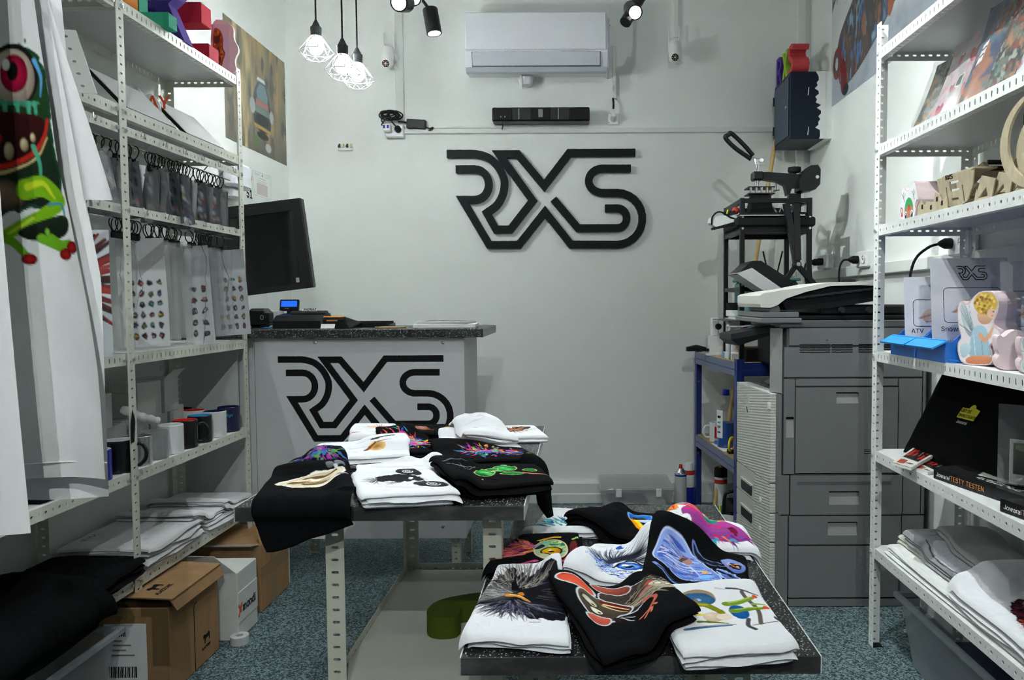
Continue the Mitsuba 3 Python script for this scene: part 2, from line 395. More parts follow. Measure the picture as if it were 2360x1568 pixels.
structure('baseboard_back', 'white plastic skirting trunk along the back wall', extr(Polygon(bb), XR - XL, (XL, YB, 0), (0, -1, 0), (0, 0, 1), (1, 0, 0)), 'duct_white', 'baseboard')
structure('baseboard_left', 'skirting along the wall behind the cream shelving', box(XL, XL + .03, YF, YB - .046, 0, .11), 'duct_white', 'baseboard')
structure('baseboard_right', 'skirting along the wall behind the copier', box(XR - .03, XR, YF, YB - .046, 0, .11), 'duct_white', 'baseboard')

def duct(label, x0, x1, z0, z1, d=.016, y=YB):
    return whole('cable_duct', label, 'cable duct', cat_(box(x0, x1, y - d, y, z0, z1, .002),
        box(x0 + (.003 if x1 - x0 < z1 - z0 else 0), x1 - (.003 if x1 - x0 < z1 - z0 else 0), y - d - .002, y - d + .001, z0 + (.003 if x1 - x0 > z1 - z0 else 0), z1 - (.003 if x1 - x0 > z1 - z0 else 0), .001)), 'duct_white')
a_, b_ = at(914, 280, YB), at(926, 0, YB)
duct('upright white cable duct beside the security camera near the pendant lamps', a_[0], b_[0] + .006, a_[2], ZC)
a_, b_ = at(930, 307, YB), at(1800, 297, YB); zd = .5 * (a_[2] + b_[2])
duct('long level white cable duct running under the soundbar', a_[0], b_[0], zd - .014, zd + .014)
a_, b_ = at(990, 300, YB), at(1158, 292, YB)
duct('short thin cable duct ending under the soundbar', a_[0], b_[0], zd + .0165, zd + .030, .011)
a_, b_ = at(1411, 229, YB), at(1421, 150, YB)
duct('short upright duct between the air conditioner and the wall socket', a_[0], b_[0], a_[2], b_[2] + .1)
a_, b_ = at(1551, 88, YB), at(1564, 0, YB)
duct('upright white duct above the security camera by the right spotlight', a_[0], b_[0], a_[2], ZC)
a_, b_ = at(1830, 640, YB), at(1852, 0, YB)
duct('tall boxed duct in the corner above the heat press', a_[0], b_[0] + .006, .9, ZC, .03)

# ---- logo
def arc(cx, cy, rx, ry, a0, a1, n=14):
    t = np.radians(np.linspace(a0, a1, n)); return [(cx + rx * math.cos(q), cy + ry * math.sin(q)) for q in t]
S1 = [(133, 160)] + [tuple(p[:2]) for p in curve([(330, 160, 0), (440, 164, 0), (560, 200, 0), (655, 285, 0), (715, 395, 0), (728, 480, 0), (705, 590, 0), (645, 690, 0), (540, 768, 0)], 60)] + \
     [(635, 941), (785, 941), (1020, 645), (676, 166), (868, 166), (1140, 492), (1402, 156), (2087, 156)]
S2 = [(225, 318), (420, 318)] + arc(420, 475, 145, 157, -90, 90) + [(290, 632), (563, 1100), (872, 1100), (1147, 760), (1415, 1100), (1900, 1104)] + arc(1895, 836, 265, 268, 90, -90)[1:] + \
     [(1745, 568)] + arc(1745, 443, 143, 125, 90, 270) + [(2040, 320)]
S3 = [(1235, 630), (1490, 932), (1900, 932)] + arc(1900, 830, 96, 102, 90, -90) + [(1770, 728)]
def logo_poly(scale, w=78):
    out = []
    for s in (S1, S2, S3):
        P = [((x - 133) * scale, -(y - 118) * scale) for x, y in s]
        out.append(LineString(P).buffer(w / 2 * scale, cap_style='flat', join_style='mitre', mitre_limit=6))
    return out
def logo(name, label, o, ex, ey, scale, depth, m, cat='sign'):
    t = thing(name, label, cat)
    for p in logo_poly(scale): part(t, 'stroke', extr(p, depth, o, ex, ey), m)
    return t
sc_ = 1 / 4.538 / FOC * (YB - .03)
o_ = at(1000 + 133 / 4.538, 320 + 114 / 4.538, YB - .028)
logo('logo_sign', 'large black raised RXS letters of parallel strokes mounted on the back wall', o_ + [0, .024, 0], (1, 0, 0), (0, 0, 1), sc_, .026, 'sign_black')

# ---- air conditioner
t = thing('air_conditioner', 'white split air conditioner on the back wall above the soundbar', 'air conditioner')
p0, p1 = at(1068, 22, 4.2), at(1401, 157, 4.2); ax0, ax1, az1, az0 = p0[0], p1[0], p0[2], p1[2]
prof = [(0, az1), (.17, az1), (.205, az1 - .02), (.225, az1 - .08), (.228, az0 + .12), (.222, az0 + .09), (.19, az0 + .008), (.17, az0), (0, az0 + .02)]
part(t, 'body', extr(Polygon([(a, b) for a, b in prof]).buffer(-.008).buffer(.008), ax1 - ax0, (ax0, YB, 0), (0, -1, 0), (0, 0, 1), (1, 0, 0)), 'aircon_white', 30)
part(t, 'front_panel', box(ax0 + .006, ax1 - .006, YB - .236, YB - .222, az0 + .098, az1 - .012, .006), 'aircon_white')
part(t, 'side_cover', box(ax1 - .004, ax1 + .012, YB - .20, YB, az0 + .01, az1 - .03, .006), 'aircon_grey')
fz0, fz1 = az0 + .024, az0 + .090
part(t, 'louvre', hull([(x, y, z) for x in (ax0 + .042, ax1 - .042) for (y, z) in ((YB - .207, fz0), (YB - .215, fz0), (YB - .229, fz1), (YB - .221, fz1))]), 'aircon_grey')
part(t, 'louvre_gap', hull([(x, y, z) for x in (ax0 + .038, ax1 - .038) for (y, z) in ((YB - .19, fz0 - .005), (YB - .2015, fz0 - .005), (YB - .224, fz1 + .003), (YB - .20, fz1 + .003))]), 'aircon_dark')
part(t, 'bottom_lip', hull([(x, y, z) for x in (ax0 + .004, ax1 - .004) for (y, z) in ((YB - .15, az0 - .003), (YB - .185, az0 - .002), (YB - .205, az0 + .018), (YB - .17, az0 + .02))]), 'aircon_grey')
part(t, 'brand_lettering', text('AURVA', .009, (ax0 + .375, YB - .2362, az0 + .113), (1, 0, 0), (0, 0, 1), .0006, True), 'paper')
part(t, 'pipe', tube(curve([(ax1 - .10, YB - .05, az1 - .004), (ax1 - .05, YB - .06, az1 + .016), (ax1 - .005, YB - .06, az1 + .012), (ax1 + .016, YB - .05, az1 - .025)]), .007), 'black_matte', True, label='black insulated pipe')
a_ = at(1213, 165, YB)
t = thing('drain_cup', 'small translucent white cup hanging under the air conditioner', 'cup')
part(t, 'cup', lathe([(0, 0), (0, .026), (.06, .032), (.85, .043), (1, .044), (1, .038), (.9, .037)], (a_[0] + .003, YB - .055, at(0, 205, YB - .05)[2]), (a_[0], YB - .055, az0 + .001)), 'white_plastic', 40)
part(t, 'strap', box(a_[0] - .03, a_[0] - .02, YB - .1025, YB - .0985, az0 - .07, az0 + .005), 'paper')

# ---- soundbar
t = thing('soundbar', 'long black soundbar on the back wall above the cable duct', 'speaker')
p0, p1 = at(1134, 248, 4.34), at(1359, 279, 4.34); x0, x1, z1, z0 = p0[0], p1[0], p0[2], p1[2]
part(t, 'body', box(x0, x1, 4.335, YB, z0, z1, .006), 'black_satin')
n_ = 5
for i in range(n_):
    w_ = (x1 - x0 - .012) / n_
    part(t, 'grille', box(x0 + .006 + i * w_ + .0015, x0 + .006 + (i + 1) * w_ - .0015, 4.330, 4.336, z0 + .006, z1 - .006, .002), 'charcoal' if i % 2 else 'black_matte')
for q in (.276, .68): part(t, 'divider', box(x0 + (x1 - x0) * q - .002, x0 + (x1 - x0) * q + .002, 4.328, 4.334, z0 + .008, z1 - .008), 'grey_plastic_light')
part(t, 'display', box(x0 + (x1 - x0) * .475, x0 + (x1 - x0) * .52, 4.3285, 4.333, z0 + .02, z1 - .012), 'grey_plastic')
for q, m_ in ((.085, 'ink_yellow'), (.128, 'paper')): part(t, 'indicator', box(x0 + (x1 - x0) * q, x0 + (x1 - x0) * q + .005, 4.3285, 4.332, z0 + .02, z0 + .026), m_)
part(t, 'cable', tube([(x0 + .05, 4.40, z0 + .004), (x0 + .052, 4.40, z0 - .012), (x0 + .047, 4.405, z0 - .03)], .0025), 'black_matte')

# ---- security cameras
def cctv(px, py, label, flip=1):
    t = thing('security_camera', label, 'security camera', 'dome cameras on the back wall')
    c = at(px, py, YB - .10)
    part(t, 'wall_bracket', cat_(box(c[0] + .016, c[0] + .040, YB - .012, YB, c[2] - .03, c[2] + .09, .004), box(c[0] + .012, c[0] + .044, YB - .085, YB - .008, c[2] + .012, c[2] + .045, .008)), 'white_plastic')
    part(t, 'body', lathe([(0, 0), (0, .030), (.35, .037), (.75, .036), (.93, .026), (1, .006), (1, 0)], c + [0, .0, -.012], c + [0, .0, .072], 28), 'white_plastic', 40)
    ball = trimesh.creation.icosphere(3, .034); part(t, 'camera_ball', xf(ball, None, c + [0, -.006, -.018]), 'white_plastic', True)
    e = c + [-.002 * flip, -.036, -.030]; dirn = np.array([-.03 * flip, -1, -.28]); dirn /= np.linalg.norm(dirn)
    part(t, 'lens_face', cyl(e - dirn * .012, e + dirn * .003, .019, .0185, 24), 'black_gloss', 40)
    part(t, 'lens', cyl(e, e + dirn * .006, .007, .006, 16), 'steel', 40)
    a, b, _ = frame_of(dirn)
    for i in range(8):
        q = e + .0125 * (math.cos(i * math.pi / 4) * a + math.sin(i * math.pi / 4) * b)
        part(t, 'led', cyl(q, q + dirn * .0045, .0026, .0026, 8), 'brass')
    for s in (-1, 1):
        part(t, 'antenna', tube([c + [s * .028, .03, .03], c + [s * .029, .032, .075], c + [s * .029, .034, .155]], [.0055, .005, .004]), 'white_plastic', 40)
    part(t, 'cable', tube(curve([c + [.03, .04, -.02], c + [.045, .06, -.028], c + [.055, .09, -.018]]), .003), 'white_plastic')
cctv(893, 138, 'white dome camera with twin antennas beside the pendant lamps')
cctv(1555, 124, 'white dome camera with twin antennas under the upright duct on the right')

# ---- sockets of the back wall
def schuko(t, c, ex, ez, en, r=.020):
    part(t, 'socket_well', lathe([(0, 0), (0, r), (1, r), (1, r - .003), (.25, r - .004), (.25, 0)], c, c + np.asarray(en) * .004, 24), 'white_plastic', 30)
    for s in (-1, 1): part(t, 'contact_hole', cyl(c + np.asarray(ex) * s * .0095 + np.asarray(en) * .0008, c + np.asarray(ex) * s * .0095 + np.asarray(en) * .0018, .0028, None, 10), 'black_matte')
a_ = at(913, 305, YB)
t = thing('power_socket', 'double white wall socket under a tangle of black cables by the left duct', 'socket')
part(t, 'housing', box(a_[0] - .053, a_[0] + .050, YB - .04, YB, a_[2] - .036, a_[2] + .036, .006), 'white_plastic')
for s in (-.027, .022): schuko(t, np.array([a_[0] + s, YB - .04, a_[2] + .002]), (1, 0, 0), (0, 0, 1), (0, -1, 0))
t2 = thing('usb_charger', 'small white charger with two blue lit ports plugged into the wall socket', 'charger')
part(t2, 'body', box(a_[0] - .056, a_[0] - .014, YB - .085, YB - .041, a_[2] - .012, a_[2] + .030, .005), 'white_plastic')
for s in (-.046, -.026): part(t2, 'port', box(a_[0] + s - .006, a_[0] + s + .005, YB - .0865, YB - .084, a_[2] + .004, a_[2] + .022), 'mug_blue')
t2 = thing('power_plug', 'black plug in the double socket by the left duct', 'plug')
part(t2, 'plug', lathe([(0, 0), (0, .018), (.5, .017), (.8, .011), (1, .006), (1, 0)], (a_[0] + .022, YB - .042, a_[2] + .004), (a_[0] + .02, YB - .085, a_[2] + .012), 16), 'black_matte', 40)
part(t2, 'cable', tube(curve([(a_[0] + .02, YB - .08, a_[2] + .012), (a_[0] + .005, YB - .10, a_[2] + .03), (a_[0] - .01, YB - .07, a_[2] + .06), (a_[0] + .03, YB - .05, a_[2] + .08)]), .0035), 'black_matte')
t2 = thing('cable_bundle', 'black coiled cables bundled above the double wall socket', 'cables')
RB = np.random.default_rng(3)
for i in range(7):
    c = np.array([a_[0] - .015 + .05 * RB.random() - .02, YB - .055, a_[2] + .072 + .02 * RB.random()]); th = np.linspace(0, 2 * np.pi, 20)[:-1]; rr = .022 + .016 * RB.random(); ph = RB.random() * 3
    part(t2, 'loop', tube(np.stack([c[0] + rr * np.cos(th) * 1.3, c[1] + .02 * np.sin(th + ph), c[2] + rr * np.sin(th) * .62], 1), .0034, 6, True), 'black_matte')
for q in ((-.055, .058), (-.048, .03)):
    part(t2, 'lead', tube(curve([(a_[0] - .02, YB - .06, a_[2] + .085), (a_[0] - .066, YB - .06, a_[2] + q[1]), (a_[0] + q[0] + .008, YB - .08, a_[2] + .026)]), .003), 'black_matte')
b_ = at(959, 286, YB - .03)
t2 = thing('power_adapter', 'black power supply brick hanging tilted beside the cable bundle', 'power adapter')
R_ = rot((0, 1, 0), 4)
part(t2, 'brick', xf(box(-.054, .054, -.018, .014, -.026, .026, .005), R_, b_ + [0, .012, 0]), 'charcoal')
part(t2, 'cable', tube(curve([b_ + [.05, 0, -.015], b_ + [.075, 0, -.025], b_ + [.092, .005, -.018], b_ + [.088, .005, -.028], b_ + [.068, .004, -.034]]), .0035), 'black_matte')
part(t2, 'cable', tube(curve([b_ + [-.05, 0, .008], b_ + [-.075, .0, .012], b_ + [-.10, -.005, .012]]), .0045), 'black_matte')
a_ = at(1413, 275, YB)
t = thing('power_socket', 'single square wall socket right of the soundbar with a white plug', 'socket')
part(t, 'plate', box(a_[0] - .033, a_[0] + .031, YB - .014, YB, a_[2] - .034, a_[2] + .030, .004), 'white_plastic')
part(t, 'mark', box(a_[0] - .028, a_[0] - .022, YB - .0155, YB - .013, a_[2] - .025, a_[2] - .02), 'ink_grey')
t2 = thing('power_plug', 'round white plug with a dark lead rising into the duct', 'plug')
part(t2, 'plug', lathe([(0, 0), (0, .020), (.6, .019), (1, .010), (1, 0)], (a_[0], YB - .015, a_[2]), (a_[0], YB - .06, a_[2] + .01), 20), 'white_plastic', 40)
part(t2, 'neck', cyl((a_[0], YB - .045, a_[2] + .008), (a_[0] - .001, YB - .04, a_[2] + .045), .010, .006), 'white_plastic', 40)
part(t2, 'cable', tube(curve([(a_[0] - .001, YB - .04, a_[2] + .04), (a_[0] + .001, YB - .035, a_[2] + .08), (a_[0] - .001, YB - .02, at(1413, 229, YB)[2])]), .0055), 'black_matte')
a_ = at(797, 341, YB)
t = thing('terminal_strip', 'small strip of bare brass wire terminals on the wall below the pendants', 'terminal strip')
part(t, 'strip', box(a_[0] - .042, a_[0] + .042, YB - .012, YB, a_[2] - .018, a_[2] + .006, .003), 'white_plastic')
for i in range(4):
    x = a_[0] - .034 + i * .022
    part(t, 'terminal', cat_(cyl((x, YB - .02, a_[2] + .001), (x + .004, YB - .016, a_[2] + .018), .0055, None, 8), cyl((x + .002, YB - .026, a_[2] + .004), (x + .002, YB - .010, a_[2] + .004), .006, None, 8)), 'brass' if i % 2 else 'charcoal')

# ---- pendant lamps
def pendant(pxc, ysock, ybot, Y, label):
    t = thing('pendant_lamp', label, 'pendant lamp', 'cage pendants hanging by the left wall')
    s = at(pxc, ysock, Y); b = at(pxc, ybot, Y); h = s[2] - b[2]; x = s[0]; zt = s[2]
    part(t, 'cord', tube([(x, Y, zt + .01), (x, Y, ZC)], .0035, 6), 'black_matte')
    part(t, 'socket', lathe([(0, 0), (0, .022), (.55, .023), (.62, .018), (.8, .012), (1, .005), (1, 0)], (x, Y, zt - .042), (x, Y, zt + .028), 20), 'charcoal', 40)
    zz = [zt - .040, zt - .035 - h * .52, b[2]]; rr = [.024, .074, .043]; n = 8; rings = []
    for lev, (z, r) in enumerate(zip(zz, rr)):
        off = .5 * (lev == 1)
        rings.append([np.array([x + r * math.cos(2 * math.pi * (i + off) / n), Y + r * math.sin(2 * math.pi * (i + off) / n), z]) for i in range(n)])
    bars = []
    for i in range(n):
        j = (i + 1) % n
        bars += [(rings[0][i], rings[1][i]), (rings[0][j], rings[1][i]), (rings[1][i], rings[1][j]), (rings[1][i], rings[2][i]), (rings[1][i], rings[2][j]), (rings[2][i], rings[2][j]), (rings[0][i], rings[0][j])]
    part(t, 'wire_cage', cat_(*[tube(np.array(q), .0014, 5) for q in bars]), 'white_wire', label='white wire cage')
    bc = np.array([x, Y, zt - .040 - h * .30]); bl = trimesh.creation.icosphere(3, 1.0); bl.apply_scale((.031, .031, .038))
    part(t, 'bulb', xf(bl, None, bc), 'white_plastic', True, emit=BULB * LAMP_TINT, label='glowing frosted bulb')
    part(t, 'bulb_neck', cyl(bc + [0, 0, .035], (x, Y, zt - .030), .018, .015), 'white_plastic', 40)
pendant(728, 62, 136, 3.40, 'highest and leftmost of the three glowing cage pendant lamps')
pendant(789, 104, 181, 3.30, 'middle one of the three glowing cage pendant lamps')
pendant(823, 125, 200, 3.48, 'lowest and rightmost of the three glowing cage pendant lamps')

# ---- spotlights in view, then the added track
def spot_head(t, p, aim, L=.135, r=.033, hang=None, emit=True):
    p, aim = np.asarray(p, float), np.asarray(aim, float); d = aim - p; d /= np.linalg.norm(d); back = p - d * L
    part(t, 'lamp_head', lathe([(0, 0), (0, r * .94), (.03, r), (.99, r), (1, r * .94), (1, r * .84), (.93, r * .80), (.93, 0)], back, p, 28), 'black_satin', 35)
    part(t, 'lens', cyl(p - d * .008, p - d * .0035, r * .79, None, 24), 'white_plastic', emit=SPOT_FACE * LAMP_TINT, label='glowing lens')
    mid = p - d * L * .93
    if hang is not None: part(t, 'arm', tube([mid + [0, 0, 0], hang], .007, 8), 'black_matte')
def beam(k, p, aim, I, ang):
    p, aim = np.asarray(p, float), np.asarray(aim, float); d = (aim - p) / np.linalg.norm(aim - p)
    scene[k] = {'type': 'spot', 'to_world': T().look_at(origin=(p + d * .004).tolist(), target=aim.tolist(), up=[0.013, .021, 1]), 'intensity': {'type': 'rgb', 'value': (I * LAMP_TINT).tolist()},
                'cutoff_angle': float(ang), 'beam_width': float(ang * .45)}
t = thing('ceiling_spotlight', 'black spotlight bar with several lit heads between the pendants and the air conditioner', 'spotlight')
A1, A2 = at(925, 8, 3.35), at(1015, -32, 3.95)
part(t, 'bar', hull([q + np.array([sx * .018, 0, sz * .014]) for q in (A1 + [0, 0, .02], A2 + [0, 0, .02]) for sx in (-1, 1) for sz in (-1, 1)]), 'charcoal')
part(t, 'stem', tube([.5 * (A1 + A2) + [0, 0, .02], [.5 * (A1 + A2)[0], .5 * (A1 + A2)[1], ZC]], .012), 'black_matte')
h1 = at(919, 6, 3.28); spot_head(t, h1, h1 + np.array([-.10, -.8, -.28]), .10, .037)
h2 = at(1001, 78, 3.55); spot_head(t, h2, h2 + np.array([.045, -.03, -.25]), .115, .034, hang=at(975, 2, 3.6))
h3 = at(952, -2, 3.45); spot_head(t, h3, h3 + np.array([.03, -.4, -.5]), .08, .034)
t = thing('ceiling_spotlight', 'black spotlight with one lit head right of the air conditioner', 'spotlight')
h4 = at(1464, 29, 3.50); spot_head(t, h4, h4 + np.array([.10, -.75, -.42]), .12, .033)
part(t, 'head_back', cyl(at(1441, 52, 3.52), at(1478, -10, 3.60), .026, None, 20), 'black_satin', 40)
part(t, 'arm', tube([at(1478, -10, 3.60), at(1484, -40, 3.62), [at(1484, -40, 3.62)[0], 3.62, ZC]], .010), 'black_matte')
beam('beam_d', h4, h4 + np.array([.10, -.75, -.55]), BEAM_D, 50)
t = thing('added_spot_track', 'added unseen ceiling track with black spotlights that brighten the tables, shelving and walls', 'track light')  # rail and heads out of view, put in to brighten the room
part(t, 'rail', box(-.02, .02, -1.3, 2.8, ZC - .03, ZC), 'charcoal')
for i, (p, aim, I, ang) in enumerate(ADDED_SPOTS):
    spot_head(t, p, aim, .13, .034, hang=(p[0], p[1], ZC)); beam(f'beam_t{i}', p, aim, I, ang)

# ---- posters
def flat_print(art_fn, o, ex, ey, w, h, n, m, off=.0012):
    """printed sheet: o is its top left corner, ex across, ey up; returns mesh, colours"""
    a, b = uvgrid(n, m); ex, ey = np.asarray(ex, float), np.asarray(ey, float); en = np.cross(ex, ey)
    P = np.asarray(o, float) + (a * w)[..., None] * ex - (b * h)[..., None] * ey + en * off
    mesh = grid(P); mesh.invert(); return mesh, art_fn(a, b, w / h)
def art_rally(a, b, ar):
    s = Art(a, b, (96, 92, 80), ar, .006); z = s.nz(5, 1, 1.6, 4)
    s._mix(np.clip((z - .42) * 4, 0, 1), lin((132, 118, 90))); s._mix(np.clip((s.nz(9, 4, 2.5, 4) - .52) * 5, 0, 1) * np.clip(1.2 - abs(s.x / s.ar - .6) * 2.4, 0, 1), lin((160, 130, 80)))
    s._mix(np.clip((s.nz(14, 7, 6, 3) - .56) * 6, 0, 1), lin((74, 74, 70))); s._mix(np.clip((s.y - .72) * 4, 0, 1) * .6, lin((70, 66, 58)))
    s._mix(np.clip((s.nz(10, 17, 2, 3) - .6) * 6, 0, 1) * np.clip(1.3 - 2 * s.x / s.ar, 0, 1), lin((190, 172, 128)))
    s.poly([(.44, .44), (.52, .34), (.63, .34), (.69, .46), (.72, .62), (.71, .80), (.44, .80), (.41, .62)], (72, 78, 84), (38, 36, 34))
    s.poly([(.48, .45), (.53, .37), (.62, .37), (.67, .46), (.66, .52), (.49, .52)], (96, 116, 122), smooth=False)
    s.poly([(.50, .32), (.62, .32), (.63, .35), (.49, .35)], (190, 195, 195), smooth=False)
    s.poly([(.47, .52), (.67, .52), (.68, .58), (.46, .58)], (140, 96, 90), smooth=False); s.poly([(.46, .58), (.69, .58), (.7, .64), (.45, .64)], (92, 112, 106), smooth=False)
    s.ell(.41, .60, .045, .07, (150, 152, 150)); s.ell(.73, .62, .035, .06, (150, 152, 150))
    s.ell(.57, .69, .11, .05, (26, 26, 28)); s.ell(.57, .83, .10, .035, (20, 20, 22)); s.line([(.44, .76), (.70, .77)], .03, (150, 122, 66)); s.ell(.46, .90, .06, .05, (70, 92, 56)); s.ell(.66, .92, .05, .04, (170, 168, 160))
    return s.rgb()
def art_snowcar(a, b, ar):
    s = Art(a, b, (196, 200, 200), ar, .004); s._mix(np.clip((s.y - .62) * 5, 0, 1), lin((150, 156, 166))); s._mix(np.clip((s.nz(8, 2) - .5) * 4, 0, 1) * np.clip((s.y - .6) * 5, 0, 1) * .5, lin((110, 116, 126)))
    s.poly([(0, .0), (.3, .0), (.16, .14), (.02, .36), (0, .40)], (66, 70, 80), smooth=False); s._mix(np.clip((s.nz(20, 5) - .5) * 5, 0, 1) * (s.y < .42) * (s.x < .25 * s.ar), lin((140, 146, 150)))
    body = [(.06, .62), (.13, .52), (.22, .44), (.27, .28), (.34, .12), (.50, .08), (.62, .14), (.66, .30), (.66, .50), (.62, .62), (.50, .74), (.30, .88), (.16, .94), (.08, .90), (.06, .75)]
    d = s.poly(body, (54, 56, 62), (66, 60, 56)); s.poly([(.27, .34), (.33, .17), (.41, .15), (.38, .33)], (128, 134, 136)); s.poly([(.40, .33), (.43, .15), (.54, .13), (.55, .30)], (44, 50, 62))
    s.line([(.26, .33), (.32, .14), (.42, .08), (.52, .06)], .02, (178, 92, 70)); inn = d + .01
    s.speck(inn, [(66, 100, 140), (58, 62, 100), (120, 84, 66), (110, 134, 150), (80, 66, 60)], 22, 3, .60, 9)
    s.line([(.25, .60), (.32, .46), (.44, .36)], .018, (80, 120, 160)); s.poly([(.50, .50), (.56, .46), (.55, .70), (.49, .78)], (140, 84, 56)); s.line([(.60, .14), (.605, .55)], .03, (120, 150, 48)); s.poly([(.63, .40), (.66, .36), (.65, .58), (.62, .62)], (66, 90, 160))
    s.ell(.06, .75, .045, .10, (120, 20, 28)); s.ell(.055, .75, .03, .075, (62, 60, 62)); s.ell(.055, .75, .014, .04, (176, 176, 176)); s.poly([(.09, .78), (.14, .74), (.17, .98), (.10, .98)], (92, 16, 22)); s.ell(.145, .955, .03, .035, (26, 24, 28))
    s.ell(.75, .30, .045, .15, (66, 58, 58)); s.ell(.748, .31, .028, .09, (206, 206, 200)); s.ell(.748, .31, .014, .045, (130, 126, 122))
    s.poly([(.83, .10), (.90, .10), (.91, .55), (.84, .60)], (160, 62, 44)); s._mix(np.clip((s.nz(26, 9) - .55) * 8, 0, 1) * (abs(s.x / s.ar - .87) < .035), lin((220, 216, 210))); s.poly([(.95, .0), (1, .0), (1, .5), (.94, .42)], (140, 84, 66), smooth=False)
    return s.rgb()
q1, q0 = on_x(655, 145, XL), on_x(520, 312, XL)
t = thing('wall_poster', 'grey and ochre poster of a rally car in mud on the left wall', 'poster')
m_, c_ = flat_print(art_rally, (XL, q0[1], q1[2]), (0, 1, 0), (0, 0, 1), q1[1] - q0[1], q1[2] - q0[2] + .01, 150, 130)
part(t, 'sheet', m_, 'print_paper', False, color=c_)
q0, q1 = on_x(1916, 248, XR), on_x(2262, 120, XR)
t = thing('wall_poster', 'large poster of a sports car in snow on the right wall above the shelving', 'poster')
m_, c_ = flat_print(art_snowcar, (XR, q0[1], q0[2] + .78), (0, -1, 0), (0, 0, 1), 1.46, .78, 260, 150)
part(t, 'sheet', m_, 'print_paper', False, color=c_)
# ================================================================== slotted shelving
def perforated(L, w, pitch, slots, depth=.0018, start=None):
    """flat strip L x w with a repeating list of slots (length along, length across) and thickness"""
    holes = []; x = pitch * .6 if start is None else start; i = 0
    while x < L - pitch * .4:
        a, b = slots[i % len(slots)]
        c = Point(x, w / 2)
        r = min(a, b) / 2
        if a > b: h = LineString([(x - a / 2 + r, w / 2), (x + a / 2 - r, w / 2)]).buffer(r, quad_segs=2)
        elif b > a: h = LineString([(x, w / 2 - b / 2 + r), (x, w / 2 + b / 2 - r)]).buffer(r, quad_segs=2)
        else: h = c.buffer(r, quad_segs=2)
        holes.append(list(h.exterior.coords)); x += pitch; i += 1
    return Polygon([(0, 0), (L, 0), (L, w), (0, w)], holes), depth
def strip(L, w, pitch, slots, o, ex, ey, en, depth=.0018, **k):
    p, d = perforated(L, w, pitch, slots, depth, **k); return extr(p, d, o, ex, ey, en)
def angle_post(x, y, z0, z1, sx, sy, wx, wy, pitch=.026, slots=((.006, .012),)):
    """L post: corner at (x, y); one flange runs along sx (x), the other along sy (y)"""
    L = z1 - z0
    a = strip(L, wy, pitch, slots, (x, y, z0), (0, 0, 1), (0, sy, 0), (sx, 0, 0))
    b = strip(L, wx, pitch, slots, (x, y, z0), (0, 0, 1), (sx, 0, 0), (0, sy, 0))
    return cat_(a, b)
def bolt(p, n, r=.0065):
    p, n = np.asarray(p, float), np.asarray(n, float); return cat_(cyl(p, p + n * .004, r, r * .92, 8), cyl(p + n * .004, p + n * .0055, r * .45, r * .4, 6))
def shelving(name, label, xf_, xb, y0, y1, levels, ztop, posts, metal, sgn, lips, brace=(), ends=(), lip_h=.034):
    """xf_: front x, xb: back x; sgn: +1 if the aisle lies towards +x.  levels: heights of the boards"""
    t = thing(name, label, 'shelf')
    for (fx, y, sy, wx, wy) in posts:
        x = xf_ if fx else xb; d = -sgn if fx else sgn
        part(t, 'post', angle_post(x, y, 0.0, ztop, d, sy, wx, wy), metal)
        if fx: part(t, 'foot', box(x + d * .0, x + d * .035, y, y + sy * .03, 0, .004), 'black_matte')
    for i, z in enumerate(levels):
        s = lips[i]; L = y1 - y0 - .004; d = -sgn
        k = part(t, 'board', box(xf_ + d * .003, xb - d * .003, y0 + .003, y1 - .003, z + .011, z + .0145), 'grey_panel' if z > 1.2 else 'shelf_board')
        part(t, 'front_lip', cat_(strip(L, lip_h, .0255, s, (xf_ + d * .002, y0 + .002, z - lip_h / 2), (0, 1, 0), (0, 0, 1), (d, 0, 0)),
                                  strip(L, .022, .0255, s, (xf_ + d * .0025, y0 + .002, z - lip_h / 2), (0, 1, 0), (d, 0, 0), (0, 0, 1))), metal)
        part(t, 'back_lip', strip(L, lip_h, .0255, s, (xb - d * .002, y0 + .002, z - lip_h / 2), (0, 1, 0), (0, 0, 1), (-d, 0, 0)), metal)
        for (yy, sy) in ((y0 + .002, 1), (y1 - .004, 1)):
            part(t, 'end_lip', strip(abs(xf_ - xb) - .008, lip_h, .0255, ((.013, .006),), (min(xf_, xb) + .004, yy, z - lip_h / 2), (1, 0, 0), (0, 0, 1), (0, 1, 0)), metal)
        for yy in (y0 + .012, y1 - .012): part(t, 'bolt', bolt((xf_, yy, z), (sgn, 0, 0)), 'steel', label='steel bolt head')
    return t
V_, D_, R_s = ((.0055, .015),), ((.009, .009), (.003, .008)), ((.010, .007), (.0035, .008))
LX, LB, LY0, LY1 = -1.305, -1.600, 2.28, 3.088
LLEV = [2.005, 1.702, .987, .638, .322]
LPOST = [(1, LY1, -1, .020, .034), (0, LY1, -1, .034, .034), (1, LY0 + .018, -1, .012, .036), (0, LY0, 1, .034, .034)]
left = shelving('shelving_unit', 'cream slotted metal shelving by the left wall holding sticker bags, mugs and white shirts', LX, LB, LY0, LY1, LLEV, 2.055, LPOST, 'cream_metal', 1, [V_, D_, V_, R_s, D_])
near = shelving('shelving_unit', 'cream slotted metal shelving nearest on the left, beside the hanging white shirt', LX, LB, 1.42, LY0 - .022, LLEV, 2.055, [(1, 1.42, 1, .02, .034), (0, 1.42, 1, .034, .034)], 'cream_metal', 1, [V_, D_, V_, R_s, D_])
